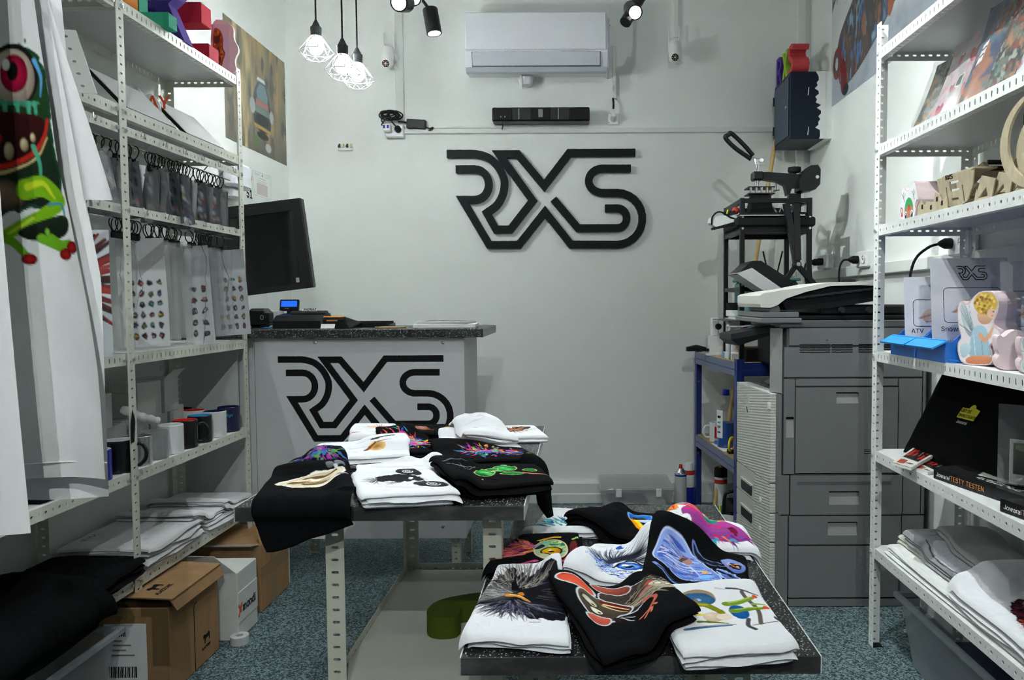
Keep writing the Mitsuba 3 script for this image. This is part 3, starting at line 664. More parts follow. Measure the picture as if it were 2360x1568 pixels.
for t, a, b in ((left, LY0, LY1), (near, 1.42, LY0 - .022)):
    for z in (1.650, 1.421):
        part(t, 'hook_rail', cat_(strip(b - a - .004, .026, .0255, D_, (LX - .002, a + .002, z - .013), (0, 1, 0), (0, 0, 1), (-1, 0, 0)),
                                  strip(b - a - .004, .016, .0255, D_, (LX - .002, a + .002, z + .0115), (0, 1, 0), (-1, 0, 0), (0, 0, 1))), 'cream_metal')
        for yy in (a + .012, b - .012): part(t, 'bolt', bolt((LX, yy, z), (1, 0, 0)), 'steel')
        part(t, 'hanging_rod', cyl((LX - .05, a + .005, z - .022), (LX - .05, b - .005, z - .022), .0022, None, 8), 'steel')
        for q in np.arange(a + .09, b - .05, .125):
            part(t, 'rod_clip', cat_(tube([(LX + .006, q - .006, z), (LX + .003, q, z + .014), (LX - .02, q, z + .016), (LX - .05, q, z - .018)], .002, 6), tube([(LX + .007, q + .004, z - .006), (LX + .007, q + .012, z + .01)], .002, 6)), 'steel')
part(left, 'end_panel', box(LB + .03, LX - .04, LY1 - .003, LY1 + .001, .66, .96), 'white_laminate')
whole('tape_strip', 'short strip of black tape stuck on the near post beside the mugs', 'tape', hull([(LX + .003, 2.262, .80), (LX + .003, 2.285, .81), (LX + .003, 2.272, .84), (LX + .003, 2.258, .74), (LX + .003, 2.277, .745), (LX + .004, 2.27, .79)] + [(LX + .0065, 2.27, .79), (LX + .006, 2.28, .80)]), 'black_matte')

RX, RB, RY0, RY1 = .97, 1.285, 1.58, 2.56
RLEV = [1.934, 1.629, 1.372, .966, .640, .318]
RPOST = [(1, RY1, -1, .036, .036), (0, RY1, -1, .036, .036), (1, RY0, 1, .036, .036), (0, RY0, 1, .036, .036)]
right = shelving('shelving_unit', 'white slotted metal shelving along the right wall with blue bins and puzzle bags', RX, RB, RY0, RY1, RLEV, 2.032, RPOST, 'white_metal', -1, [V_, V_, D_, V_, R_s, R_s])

# ================================================================== counter
CY0, CY1, CXR = 3.14, 3.56, -.455
t = thing('shop_counter', 'white counter with black speckled top and printed RXS letters by the back wall', 'counter')
part(t, 'front_panel', box(-1.30, CXR, CY0, CY0 + .018, .185, 1.005, .001), 'white_laminate')
part(t, 'front_panel', box(XL + .02, -1.302, CY0, CY0 + .018, .185, 1.005, .001), 'white_laminate')
part(t, 'side_panel', box(CXR - .018, CXR, CY0 + .02, CY1 - .02, .19, 1.004, .001), 'white_laminate')
wt = part(t, 'worktop', box(XL + .02, -.372, CY0 - .045, CY1 + .01, 1.008, 1.043, .003), 'speckled_black', label='black worktop with white specks')
part(wt, 'end_strip', box(-.3722, -.3705, CY0 - .044, CY1 + .009, 1.009, 1.042), 'grey_plastic_light')
for (x, y, sx, sy) in ((CXR - .03, CY0 + .022, -1, 1), (CXR - .03, CY1 - .03, -1, -1), (-1.22, CY0 + .022, 1, 1), (-1.22, CY1 - .03, 1, -1)):
    part(t, 'leg', angle_post(x, y, 0, 1.007, sx, sy, .034, .034), 'table_metal')
for (px, py) in ((726, 790), (1021, 790), (500, 830), (1021, 1214), (760, 1214)):
    c = at(px, py, CY0); part(t, 'screw', lathe([(0, 0), (0, .0075), (.6, .0065), (1, .003), (1, 0)], (c[0], CY0 + .0005, c[2]), (c[0], CY0 - .0035, c[2]), 12), 'steel', 40)
o_ = at(640, 821, CY0); s2 = (at(1022, 825, CY0)[0] - o_[0]) / (2087 - 133)
for p in logo_poly(s2): part(t, 'logo_stroke', extr(p, .0006, o_ + [0, .0003, 0], (1, 0, 0), (0, 0, 1)), 'ink_black', label='black printed logo stroke')

# ================================================================== shirt tables
def table_top(t, x0, x1, y0, y1, z, th=.030):
    k = part(t, 'worktop', box(x0 + .0015, x1 - .0015, y0 + .0015, y1, z - th, z, .001), 'speckled_black', label='black worktop with white specks')
    part(k, 'front_edge', box(x0, x1, y0, y0 + .0022, z - th, z - .0006), 'stone_edge', label='dark grey stone edging')
    part(k, 'side_edge', box(x1 - .0022, x1, y0, y1, z - th, z - .0006), 'white_edge', label='pale edging')
    part(k, 'side_edge', box(x0, x0 + .0022, y0, y1, z - th, z - .0006), 'white_edge')
TZ, TX0, TX1, TY0, TY1 = .728, -.710, -.110, 1.592, 2.62
t = thing('display_table', 'rear black topped table on slotted legs covered with folded shirts', 'table')
table_top(t, TX0, TX1, TY0, TY1, TZ)
for (x, y, sx, sy) in ((-.545, 1.66, 1, 1), (-.165, 1.66, -1, 1), (-.545, 2.44, 1, -1), (-.165, 2.44, -1, -1)):
    part(t, 'leg', angle_post(x, y, 0, TZ - .031, sx, sy, .040, .040, .0275, ((.006, .016),)), 'table_metal')
part(t, 'shelf_board', box(-.540, -.17, 1.665, 2.435, .300, .303), 'cream_plastic')
SL = ((.006, .006), (.013, .006))
part(t, 'shelf_lip', strip(.38, .036, .026, SL, (-.545, 1.659, .286), (1, 0, 0), (0, 0, 1), (0, 1, 0)), 'table_metal')
part(t, 'shelf_lip', strip(.38, .036, .026, SL, (-.545, 2.438, .286), (1, 0, 0), (0, 0, 1), (0, 1, 0)), 'table_metal')
part(t, 'shelf_lip', strip(.78, .036, .026, SL, (-.543, 1.66, .286), (0, 1, 0), (0, 0, 1), (1, 0, 0)), 'table_metal')
part(t, 'shelf_lip', strip(.78, .036, .026, SL, (-.169, 1.66, .286), (0, 1, 0), (0, 0, 1), (1, 0, 0)), 'table_metal')
for x, y in ((-.53, 1.659), (-.53, 2.434)): part(t, 'bolt', bolt((x, y, .304), (0, -1, 0), .009), 'steel')
lb = part(t, 'barcode_label', box(-.518, -.499, 1.6575, 1.6588, .288, .318), 'paper')
for i in range(5): part(lb, 'bar', box(-.515 + i * .003, -.5135 + i * .003, 1.657, 1.6576, .290, .316), 'ink_black')
FZ, FX0, FX1, FY0, FY1 = .562, -.197, .402, 1.262, 1.915
t = thing('display_table', 'nearest low black topped table covered with printed shirts', 'table')
table_top(t, FX0, FX1, FY0, FY1, FZ)
for (x, y, sx, sy) in ((FX0 + .10, FY0 + .08, 1, 1), (FX1 - .10, FY0 + .08, -1, 1), (FX0 + .10, FY1 - .06, 1, -1), (FX1 - .10, FY1 - .06, -1, -1)):
    part(t, 'leg', angle_post(x, y, 0, FZ - .031, sx, sy, .040, .040, .0275, ((.006, .016),)), 'table_metal')
NZ, NX0, NX1, NY0, NY1 = .510, -.188, .430, 1.93, 2.42
t = thing('display_table', 'lowest black topped table behind the nearest one, mostly hidden under shirts', 'table')
table_top(t, NX0, NX1, NY0, NY1, NZ)
for (x, y, sx, sy) in ((NX0 + .03, NY0 + .06, 1, 1), (NX1 - .06, NY0 + .06, -1, 1), (NX0 + .03, NY1 - .06, 1, -1), (NX1 - .06, NY1 - .06, -1, -1)):
    part(t, 'leg', angle_post(x, y, 0, NZ - .031, sx, sy, .040, .040, .0275, ((.006, .016),)), 'table_metal')
# green foam letter lying on the lower shelf
g0 = on_z(975, 1475, .304)
P_ = [(0, .0), (.012, .05), (.055, .085), (.13, .115), (.26, .115), (.26, .065), (.16, .065), (.085, .045), (.060, .025), (.088, .012), (.088, -.055), (.03, -.06), (.004, -.035)]
whole('foam_letter', 'thick olive green foam letter lying on the lower shelf of the rear table', 'letter', extr(Polygon(blob(P_, 2)), .055, (g0[0], g0[1] + .06, .3045), (1, 0, 0), (0, 1, 0)), 'foam_olive')
# ================================================================== folded shirts
class Ground:
    """height of what already lies on a level surface"""
    def __init__(s, x0, x1, y0, y1, z, cell=.005, edge=None):
        s.x0, s.y0, s.c, s.z = x0, y0, cell, z; s.h = np.zeros((int((x1 - x0) / cell) + 1, int((y1 - y0) / cell) + 1)); s.edge = edge
    def look(s, x, y):
        H_ = gaussian_filter(maximum_filter(s.h, 5), 1.6)
        return map_coordinates(np.maximum(H_, 0), [(x.ravel() - s.x0) / s.c, (y.ravel() - s.y0) / s.c], order=1, mode='nearest').reshape(x.shape)
    def lay(s, x, y, h):
        i = np.clip(((x - s.x0) / s.c + .5).astype(int), 0, s.h.shape[0] - 1); j = np.clip(((y - s.y0) / s.c + .5).astype(int), 0, s.h.shape[1] - 1)
        np.maximum.at(s.h, (i.ravel(), j.ravel()), h.ravel()); 
def shirt(name, label, G, quad, t, base, art=None, layers=3, seed=0, res=130, bulge=.0, wr=1.0, cat='shirt', group=None, edge=None, extra=None, trim_=.02, lipf=.010):
    """quad: back left, back right, front right, front left (x, y). base: colour.  edge: ('front', y) or ('right', x) over which the cloth falls"""
    Q = np.asarray(quad, float)[:, :2]; Wd = .5 * (np.linalg.norm(Q[1] - Q[0]) + np.linalg.norm(Q[2] - Q[3])); Dp = .5 * (np.linalg.norm(Q[3] - Q[0]) + np.linalg.norm(Q[2] - Q[1]))
    key = thing(name, label, cat, group); meshes, cols = [], []; R = np.random.default_rng(seed + 11)
    first = None
    for L in range(layers):
        top = L == layers - 1; n = res if top else 44; m = max(40, int(n * Dp / Wd)) if top else 36; n = n if top else 44
        a, b = uvgrid(n, min(m, int(res * 1.25)))
        # round corners of the outline and let it wander
        aa, bb = 2 * a - 1, 2 * b - 1; k = .30
        ra, rb = aa * np.sqrt(1 - k * .22 * bb ** 6), bb * np.sqrt(1 - k * .22 * aa ** 6); ua, ub = (ra + 1) / 2, (rb + 1) / 2
        off = (layers - 1 - L); sh = R.normal(size=2) * .004 * (off > 0)
        ins = off * .003
        P = ((1 - ua) * (1 - ub))[..., None] * Q[0] + (ua * (1 - ub))[..., None] * Q[1] + (ua * ub)[..., None] * Q[2] + ((1 - ua) * ub)[..., None] * Q[3]
        c = Q.mean(0); P = c + (P - c) * (1 - 2 * ins / max(Wd, Dp)) + sh
        per = np.stack([a * 2.6 + seed * 3.1 + L, b * 2.6, np.zeros_like(a)], -1)
        e2 = np.maximum(abs(aa), abs(bb)) ** 4
        P = P + (np.stack([meshkit.fbm(per, 2, seed), meshkit.fbm(per + 31, 2, seed)], -1) - .5) * .016 * e2[..., None]
        x, y = P[..., 0], P[..., 1]
        th = t / layers
        ed = np.minimum(np.minimum(a, 1 - a) * Wd, np.minimum(b, 1 - b) * Dp); r = max(.9 * th, .006)
        prof = np.sqrt(np.clip(1 - (1 - np.minimum(ed / r, 1)) ** 2, 0, 1))
        if first is None: first = G.look(x, y)
        bx, by, dx = x.copy(), y.copy(), None
        g = G.look(x, y) if G is not None else 0
        w = 0
        if top and wr:
            q = np.stack([x * 14 + seed, y * 14, np.zeros_like(x)], -1); f = meshkit.fbm(q, 3, seed)
            q2 = np.stack([x * 9 + 5 * f + seed, y * 26 + 3 * f, np.zeros_like(x)], -1); rid = 1 - abs(2 * meshkit.noise(q2, seed + 3) - 1)
            w = wr * (.005 * (f - .5) + .0026 * np.clip(rid - .72, 0, 1) * 3.2) * np.clip(ed / .05, 0, 1)
            w = w + bulge * (1 - aa ** 2) * (1 - bb ** 2) * (.6 + .8 * meshkit.noise(np.stack([a * 2 + seed, b * 2, 0 * a], -1), seed))
        lo = g + .0006 + (th / 2) * (1 - prof); hi = np.maximum(g + .0008 + th / 2 + (th / 2) * prof + w * prof, lo + .0002)
        z0 = G.z
        def place(h):
            X, Y, Z = bx.copy(), by.copy(), z0 + h
            if edge is not None:
                side, v = edge; rr = .012
                s_ = np.clip((v - by) if side == 'front' else (bx - v) if side == 'right' else (v - bx), 0, None)
                an = np.minimum(s_ / rr, np.pi / 2); down = np.where(s_ > rr * np.pi / 2, s_ - rr * np.pi / 2, 0); on = s_ > 0
                hh = np.where(on, np.minimum(h, h * 0 + t + .012), h)
                out = rr * np.sin(an) + hh * np.sin(an); Zd = z0 - rr * (1 - np.cos(an)) - down + hh * np.cos(an) + .0
                Z = np.where(on, Zd, Z)
                if side == 'front': Y = np.where(on, v - out, Y)
                elif side == 'right': X = np.where(on, v + out, X)
                else: X = np.where(on, v - out, X)
            return np.stack([X, Y, Z], -1)
        A, B = place(hi), place(lo)
        mt = grid(A); mb = grid(B)
        nt = np.cross(A[1, 0] - A[0, 0], A[0, 1] - A[0, 0])
        up = mt.face_normals[:, 2].mean() > 0
        if not up: mt.invert()
        else: mb.invert()
        ct = np.tile(lin(base), (a.size, 1))
        if top and art is not None: ct = art(a, b, Wd / Dp)
        meshes += [mt, mb]; cols += [ct, np.tile(lin(base), (a.size, 1))]
        G.lay(x, y, np.where(((by < edge[1] - .01) if edge and edge[0] == 'front' else (bx > edge[1] + .01) if edge and edge[0] == 'right' else np.zeros_like(x, bool)), 0, hi))
    if extra is not None:
        for em in extra: meshes.append(em); cols.append(np.tile(lin(base), (len(em.vertices), 1)))
    put(key, cat_(*meshes), 'print_cloth', True, color=np.vstack(cols)); return key
WHT, BLK = (226, 227, 231), (13, 13, 15)
def quadz(px4, z): return [on_z(x, y, z)[:2] for x, y in px4]

# ---- art for the prints (a across, b from the back edge to the front edge)
def art_feather_eye(a, b, ar):
    s = Art(a, b, WHT, ar)
    s.fur(.50, .54, .08, .24, 165, 335, 110, .13, [(32, 128, 136), (24, 92, 110), (60, 170, 170), (40, 70, 140)], .018, 3, .2, 1.4)
    s.fan(.44, .62, .08, .26, 120, 200, 14, [(214, 120, 84), (232, 150, 110)], .014, 5)
    s.poly([(.36, .66), (.46, .50), (.60, .44), (.74, .42), (.62, .56), (.50, .66)], (150, 62, 160), (108, 50, 140)); s.poly([(.46, .68), (.52, .56), (.66, .50), (.74, .52), (.66, .62), (.56, .70)], (86, 190, 50), (40, 130, 40)); s.ell(.60, .60, .05, .05, (210, 220, 40), col2=(80, 160, 30))
    s.poly([(.70, .42), (.80, .30), (.84, .34), (.78, .42)], (128, 40, 130)); s.poly([(.80, .22), (.90, .20), (.88, .32), (.93, .44), (.87, .42)], (220, 124, 70)); s.ell(.46, .84, .045, .05, (96, 186, 56), col2=(50, 120, 40))
    s.poly([(.88, .48), (.97, .46), (.98, .55), (.90, .56)], (104, 180, 46)); return s.rgb()
def art_blue_shapes(a, b, ar):
    s = Art(a, b, BLK, ar)
    s.poly([(.30, .28), (.38, .14), (.48, .12), (.54, .24), (.62, .14), (.72, .16), (.70, .34), (.58, .42), (.40, .46)], (52, 120, 206), (34, 92, 176), edge=(120, 175, 230))
    s.poly([(.34, .50), (.50, .40), (.66, .48), (.78, .56), (.76, .70), (.62, .76), (.46, .66)], (226, 232, 240), (196, 206, 226), edge=(140, 180, 230)); s.poly([(.70, .48), (.82, .32), (.92, .34), (.90, .56), (.80, .66)], (222, 230, 240), edge=(120, 165, 220)); s.ell(.90, .42, .065, .13, (58, 128, 212), col2=(30, 88, 176), hl=(-.3, -.4))
    s.poly([(.36, .32), (.42, .22), (.49, .24), (.50, .36), (.42, .42)], (58, 62, 64), (30, 30, 32)); s.line([(.42, .62), (.55, .74), (.70, .88)], .075, (240, 150, 20), .05); s.line([(.44, .62), (.55, .71), (.66, .82)], .03, (250, 215, 40)); s.ell(.64, .24, .03, .05, (150, 200, 240)); s.ell(.80, .56, .03, .03, (70, 130, 200)); s.line([(.54, .52), (.62, .60), (.70, .60)], .01, (90, 110, 150))
    s.line([(.22, .62), (.30, .62)], .02, (190, 70, 40)); return s.rgb()
FIRE = [(214, 26, 96), (236, 70, 120), (240, 140, 30), (228, 40, 40), (250, 200, 40), (40, 170, 90), (150, 40, 160), (40, 140, 210)]
def art_feather_bird(a, b, ar):
    s = Art(a, b, WHT, ar)
    s.fur(.52, .50, .12, .36, 175, 365, 150, .13, FIRE, .028, 9, .14, 1.25); s.poly([(.18, .62), (.30, .50), (.52, .46), (.76, .50), (.92, .66), (.94, .84), (.78, .92), (.55, .90), (.36, .88)], (186, 64, 150), (120, 62, 140))
    s.fur(.50, .60, .20, .36, -5, 120, 70, .10, [(150, 50, 140), (214, 40, 90), (60, 150, 180), (236, 120, 70), (110, 40, 120)], .022, 12, .2, 1.3); s.fan(.46, .56, .06, .22, 190, 330, 34, FIRE[:5] + [(70, 60, 160)], .022, 13)
    s.poly([(.42, .56), (.52, .50), (.66, .50), (.60, .58), (.50, .62)], (30, 150, 130), (30, 110, 110)); s.ell(.53, .42, .07, .06, (46, 30, 22), col2=(90, 44, 30)); s.line([(.60, .38), (.66, .44), (.74, .46)], .04, (40, 160, 70), .01); s.line([(.28, .60), (.46, .62), (.66, .66)], .03, (230, 40, 90), .01)
    s.poly([(.72, .66), (.80, .62), (.84, .72), (.78, .82)], (112, 20, 50), rough=.012); s.poly([(.24, .74), (.30, .68), (.36, .80), (.31, .86), (.25, .84)], (236, 236, 238), rough=.01); s.ell(.30, .79, .012, .012, (150, 150, 150)); s.fan(.16, .60, .02, .16, 150, 260, 12, [(220, 40, 80), (60, 170, 90), (240, 150, 40)], .03, 15)
    return s.rgb()
def art_lizard(a, b, ar):
    s = Art(a, b, BLK, ar)
    s.fur(.56, .48, .08, .32, 128, 222, 120, .16, [(206, 70, 120), (236, 130, 70), (214, 100, 140), (170, 50, 110), (120, 40, 80), (240, 170, 90)], .026, 4, .16)
    s.poly([(.40, .36), (.56, .22), (.74, .26), (.84, .42), (.86, .66), (.70, .78), (.50, .70)], (120, 190, 150), (196, 196, 150), edge=(225, 205, 170)); d = s.sdf(blob([(.55, .25), (.74, .26), (.84, .42), (.84, .66), (.66, .72)])); s.speck(d, [(60, 150, 120), (214, 206, 120), (40, 120, 90)], 30, 6, .52)
    s.line([(.42, .26), (.56, .18), (.70, .17)], .05, (224, 170, 50), .02); s.ell(.66, .56, .135, .115, (16, 30, 20)); s.ell(.66, .56, .115, .095, (246, 214, 30), col2=(206, 96, 20), hl=(-.2, -.25)); s.ell(.66, .57, .04, .024, (24, 14, 10)); s.ell(.635, .53, .02, .018, (250, 250, 220))
    s.ell(.48, .44, .06, .075, (40, 56, 62), col2=(14, 18, 22), rot=20); s.line([(.42, .50), (.48, .36), (.55, .40)], .012, (170, 190, 200)); s.poly([(.86, .30), (.96, .24), (.99, .50), (.90, .66)], (110, 36, 34), (70, 22, 28)); s.line([(.84, .80), (.92, .58), (.99, .40)], .02, (190, 60, 100)); s.line([(.90, .22), (.99, .14)], .03, (150, 190, 90)); s.line([(.54, .82), (.40, .90)], .05, (206, 80, 130), .01)
    return s.rgb()
def art_blue_eye(a, b, ar):
    s = Art(a, b, WHT, ar)
    s.poly([(.14, .34), (.30, .10), (.62, .14), (.84, .30), (.86, .62), (.60, .80), (.34, .66)], (226, 228, 238), soft=.2); s.fan(.62, .64, .16, .42, 175, 330, 110, [(30, 32, 40), (70, 76, 96), (24, 26, 32)], .012, 5, .002, curl=.35)
    s.poly([(.34, .62), (.48, .40), (.70, .28), (.88, .28), (.72, .44), (.56, .56), (.46, .74)], (20, 22, 30), (52, 56, 76), soft=.06); d = s.sdf(blob([(.14, .50), (.48, .62), (.86, .76), (.92, .90), (.70, .98), (.44, .90), (.26, .80)])) + .10 * (s.nz(16, 31) - .5) * 2 + .02; s.speck(d, [(58, 100, 190), (96, 140, 220), (40, 66, 130), (150, 176, 230)], 46, 3, .56, 60)
    s.ell(.70, .64, .20, .125, (230, 234, 244), rot=-4); s.ell(.71, .65, .165, .098, (70, 130, 214), col2=(26, 64, 150), rot=-4); s.ell(.70, .65, .125, .062, (150, 200, 250), col2=(70, 130, 220), rot=-4); s.poly([(.60, .66), (.70, .62), (.80, .66), (.70, .70)], (16, 16, 26)); s.ell(.645, .625, .045, .022, (250, 250, 255)); s.line([(.52, .70), (.60, .56), (.74, .52), (.88, .62)], .022, (18, 20, 30))
    s.poly([(.38, .12), (.44, .06), (.46, .14), (.53, .16), (.45, .20), (.40, .22)], (44, 84, 180)); s.line([(.45, .20), (.45, .30)], .008, (40, 60, 120)); s.ell(.20, .60, .026, .018, (120, 150, 220)); s.line([(.24, .44), (.36, .58)], .012, (80, 110, 190), .002); s.line([(.18, .46), (.34, .60)], .008, (110, 130, 200), .002); return s.rgb()
def art_robot(a, b, ar):
    s = Art(a, b, BLK, ar)
    body = [(.06, .46), (.14, .26), (.30, .18), (.44, .24), (.58, .46), (.70, .66), (.76, .84), (.60, .86), (.38, .80), (.18, .70), (.08, .62)]
    d = s.poly(body, (150, 168, 226), (84, 120, 200), edge=(190, 206, 240)); s.speck(d + .03, [(96, 136, 220), (196, 206, 242), (70, 96, 180)], 9, 3, .52, 60); s.speck(d + .05, [(236, 160, 90), (170, 150, 200), (50, 66, 130)], 50, 8, .66, 40)
    for q in (.0, .05, .10, .16): s.line([(.10 + q, .50 + q * .3), (.30 + q, .40 + q), (.56, .66 + q * .8)], .008, (210, 220, 246), .003)
    s.poly([(.30, .40), (.36, .30), (.46, .36), (.42, .52)], (176, 130, 120)); s.line([(.33, .46), (.38, .34)], .03, (90, 70, 70)); s.ell(.58, .62, .03, .03, (246, 176, 80)); s.ell(.60, .74, .06, .05, (120, 190, 255), soft=.03)
    s.poly([(.42, .14), (.54, .26), (.68, .36), (.80, .40), (.78, .46), (.62, .42), (.48, .28)], (26, 30, 40), edge=(110, 130, 190)); s.poly([(.70, .24), (.84, .22), (.96, .34), (.98, .54), (.90, .66), (.80, .50)], (140, 160, 226), (80, 100, 170)); s.poly([(.78, .34), (.90, .34), (.95, .50), (.86, .54)], (22, 22, 30), rough=.02); d2 = s.sdf([(.76, .30), (.97, .34), (.95, .56), (.8, .5)]); s.speck(d2, [(230, 140, 70), (200, 210, 240)], 30, 4, .64)
    s.poly([(.68, .50), (.82, .62), (.92, .76), (.88, .86), (.78, .80)], (120, 146, 220), (60, 80, 150), rough=.015, edge=(180, 200, 250)); s.line([(.70, .56), (.86, .74)], .03, (20, 22, 32)); s.line([(.10, .74), (.30, .90), (.60, .96), (.86, .94)], .035, (120, 150, 220), .02); s.line([(.14, .78), (.32, .90), (.6, .94)], .016, (30, 34, 50)); return s.rgb()
def art_eagle(a, b, ar):
    s = Art(a, b, WHT, ar)
    out = [(.02, .34), (.10, .12), (.22, .10), (.30, .04), (.36, .13), (.48, .08), (.54, .14), (.70, .10), (.88, .06), (1.02, .20), (1.02, .74), (.86, .76), (.70, .74), (.62, .77), (.52, .70), (.40, .68), (.30, .66), (.18, .60), (.06, .58), (-.02, .60), (-.02, .40)]
    s.poly(out, (24, 24, 32), (16, 17, 24), rough=.02, fr=34); s.poly([(.04, .36), (.14, .20), (.30, .18), (.38, .34), (.36, .46), (.24, .52), (.08, .54)], (112, 108, 110), (70, 68, 74), soft=.08)
    s.fur(.40, .40, .02, .34, 140, 228, 260, .10, [(166, 162, 162), (128, 124, 126), (190, 186, 186), (90, 86, 92), (70, 68, 74)], .009, 3, .16); s.fur(.44, .34, .02, .26, 205, 330, 220, .10, [(40, 38, 46), (84, 80, 86), (130, 122, 116), (20, 20, 28), (150, 142, 134)], .010, 7, .3)
    s.fur(.42, .48, .02, .22, 30, 150, 200, .11, [(36, 38, 54), (62, 62, 84), (22, 23, 32), (110, 106, 118)], .010, 8, .3); s.fur(.50, .40, .10, .48, -30, 28, 200, .14, [(60, 54, 58), (34, 33, 42), (24, 24, 32), (96, 84, 82), (16, 16, 24)], .010, 5, .14)
    s.line([(.36, .22), (.40, .33)], .035, (14, 13, 18), .05); s.line([(.34, .43), (.46, .44), (.60, .52)], .052, (206, 136, 58), .012); s.line([(.36, .42), (.47, .43), (.57, .49)], .016, (246, 200, 120), .004); s.poly([(.42, .40), (.50, .36), (.54, .44)], (196, 124, 48)); s.ell(.50, .30, .016, .015, (20, 16, 14))
    s.line([(.62, .80), (.72, .79)], .006, (30, 30, 36)); s.line([(.22, .655), (.15, .69)], .005, (40, 40, 46)); return s.rgb()
def art_rat(a, b, ar):
    s = Art(a, b, BLK, ar); E = (205, 208, 214)
    s.poly([(.40, .20), (.55, .16), (.74, .18), (.90, .34), (.90, .52), (.72, .60), (.50, .56), (.36, .44)], (64, 56, 50), (38, 34, 33), edge=E, ew=.010, rough=.008); s.fur(.46, .46, .04, .40, -42, 14, 240, .075, [(112, 100, 88), (66, 58, 52), (26, 24, 23), (150, 138, 120)], .011, 4, .25); s.fur(.44, .42, .06, .30, 8, 36, 90, .09, [(150, 138, 118), (110, 98, 84), (176, 164, 140)], .009, 6, .2)
    s.poly([(.04, .14), (.14, .08), (.30, .14), (.37, .24), (.30, .30), (.16, .27), (.06, .21)], (190, 60, 44), (226, 104, 76), edge=E, ew=.014); s.ell(.21, .18, .12, .05, (214, 82, 60), rot=14, soft=.04)
    s.poly([(.38, .10), (.46, .04), (.60, .12), (.74, .18), (.66, .26), (.50, .20)], (176, 88, 70), (116, 52, 44), edge=E, ew=.010); s.poly([(.14, .36), (.22, .28), (.34, .30), (.48, .36), (.60, .48), (.54, .56), (.40, .56), (.36, .64), (.24, .62), (.12, .54)], (92, 78, 66), (58, 48, 42), edge=E, ew=.012)
    s.poly([(.34, .32), (.46, .36), (.58, .46), (.56, .54), (.46, .50), (.38, .42)], (120, 24, 22), (70, 12, 14)); s.line([(.38, .38), (.48, .44), (.55, .50)], .022, (214, 200, 150), .012); s.line([(.36, .40), (.44, .48), (.52, .53)], .02, (196, 186, 140), .01)
    s.ell(.235, .405, .075, .062, (44, 36, 30)); s.ell(.235, .405, .062, .050, (236, 234, 224), col2=(176, 172, 150)); s.ell(.255, .425, .020, .014, (150, 110, 20)); s.ell(.255, .425, .009, .008, (20, 16, 10)); s.ell(.245, .51, .062, .048, (44, 36, 30)); s.ell(.245, .51, .052, .038, (228, 226, 210)); s.ell(.265, .52, .017, .012, (150, 110, 20)); s.ell(.265, .52, .008, .007, (20, 16, 10))
    s.poly([(.10, .58), (.20, .56), (.34, .60), (.26, .68), (.14, .66)], (206, 100, 80), (176, 70, 58), edge=E, ew=.010); s.ell(.39, .63, .045, .040, (40, 30, 30), col2=(20, 16, 16), hl=(-.3, -.3)); s.line([(.42, .60), (.50, .68)], .008, E); s.line([(.44, .59), (.53, .64)], .008, E)
    s.line([(.66, .56), (.72, .66), (.62, .74)], .030, (190, 96, 80), .02); s.line([(.62, .74), (.54, .72)], .016, (214, 120, 100)); s.line([(.62, .75), (.56, .77)], .016, (214, 120, 100)); s.line([(.63, .76), (.61, .79)], .016, (214, 120, 100)); s.line([(.66, .74), (.67, .77)], .014, (214, 120, 100))
    s.poly([(.76, .40), (.86, .38), (.96, .46), (1.0, .56), (.92, .58), (.82, .54)], (196, 190, 168), (160, 150, 130)); s.ell(.85, .45, .04, .034, (60, 56, 50)); s.ell(.85, .45, .032, .026, (220, 216, 200)); s.ell(.92, .49, .03, .026, (60, 56, 50)); s.ell(.92, .49, .023, .018, (220, 216, 200)); s.poly([(.74, .38), (.80, .33), (.88, .36), (.80, .40)], (170, 80, 66)); s.line([(.70, .44), (.78, .46)], .03, (200, 110, 110)); s.ell(.97, .60, .022, .02, (40, 36, 36), col2=(190, 190, 195)); return s.rgb()
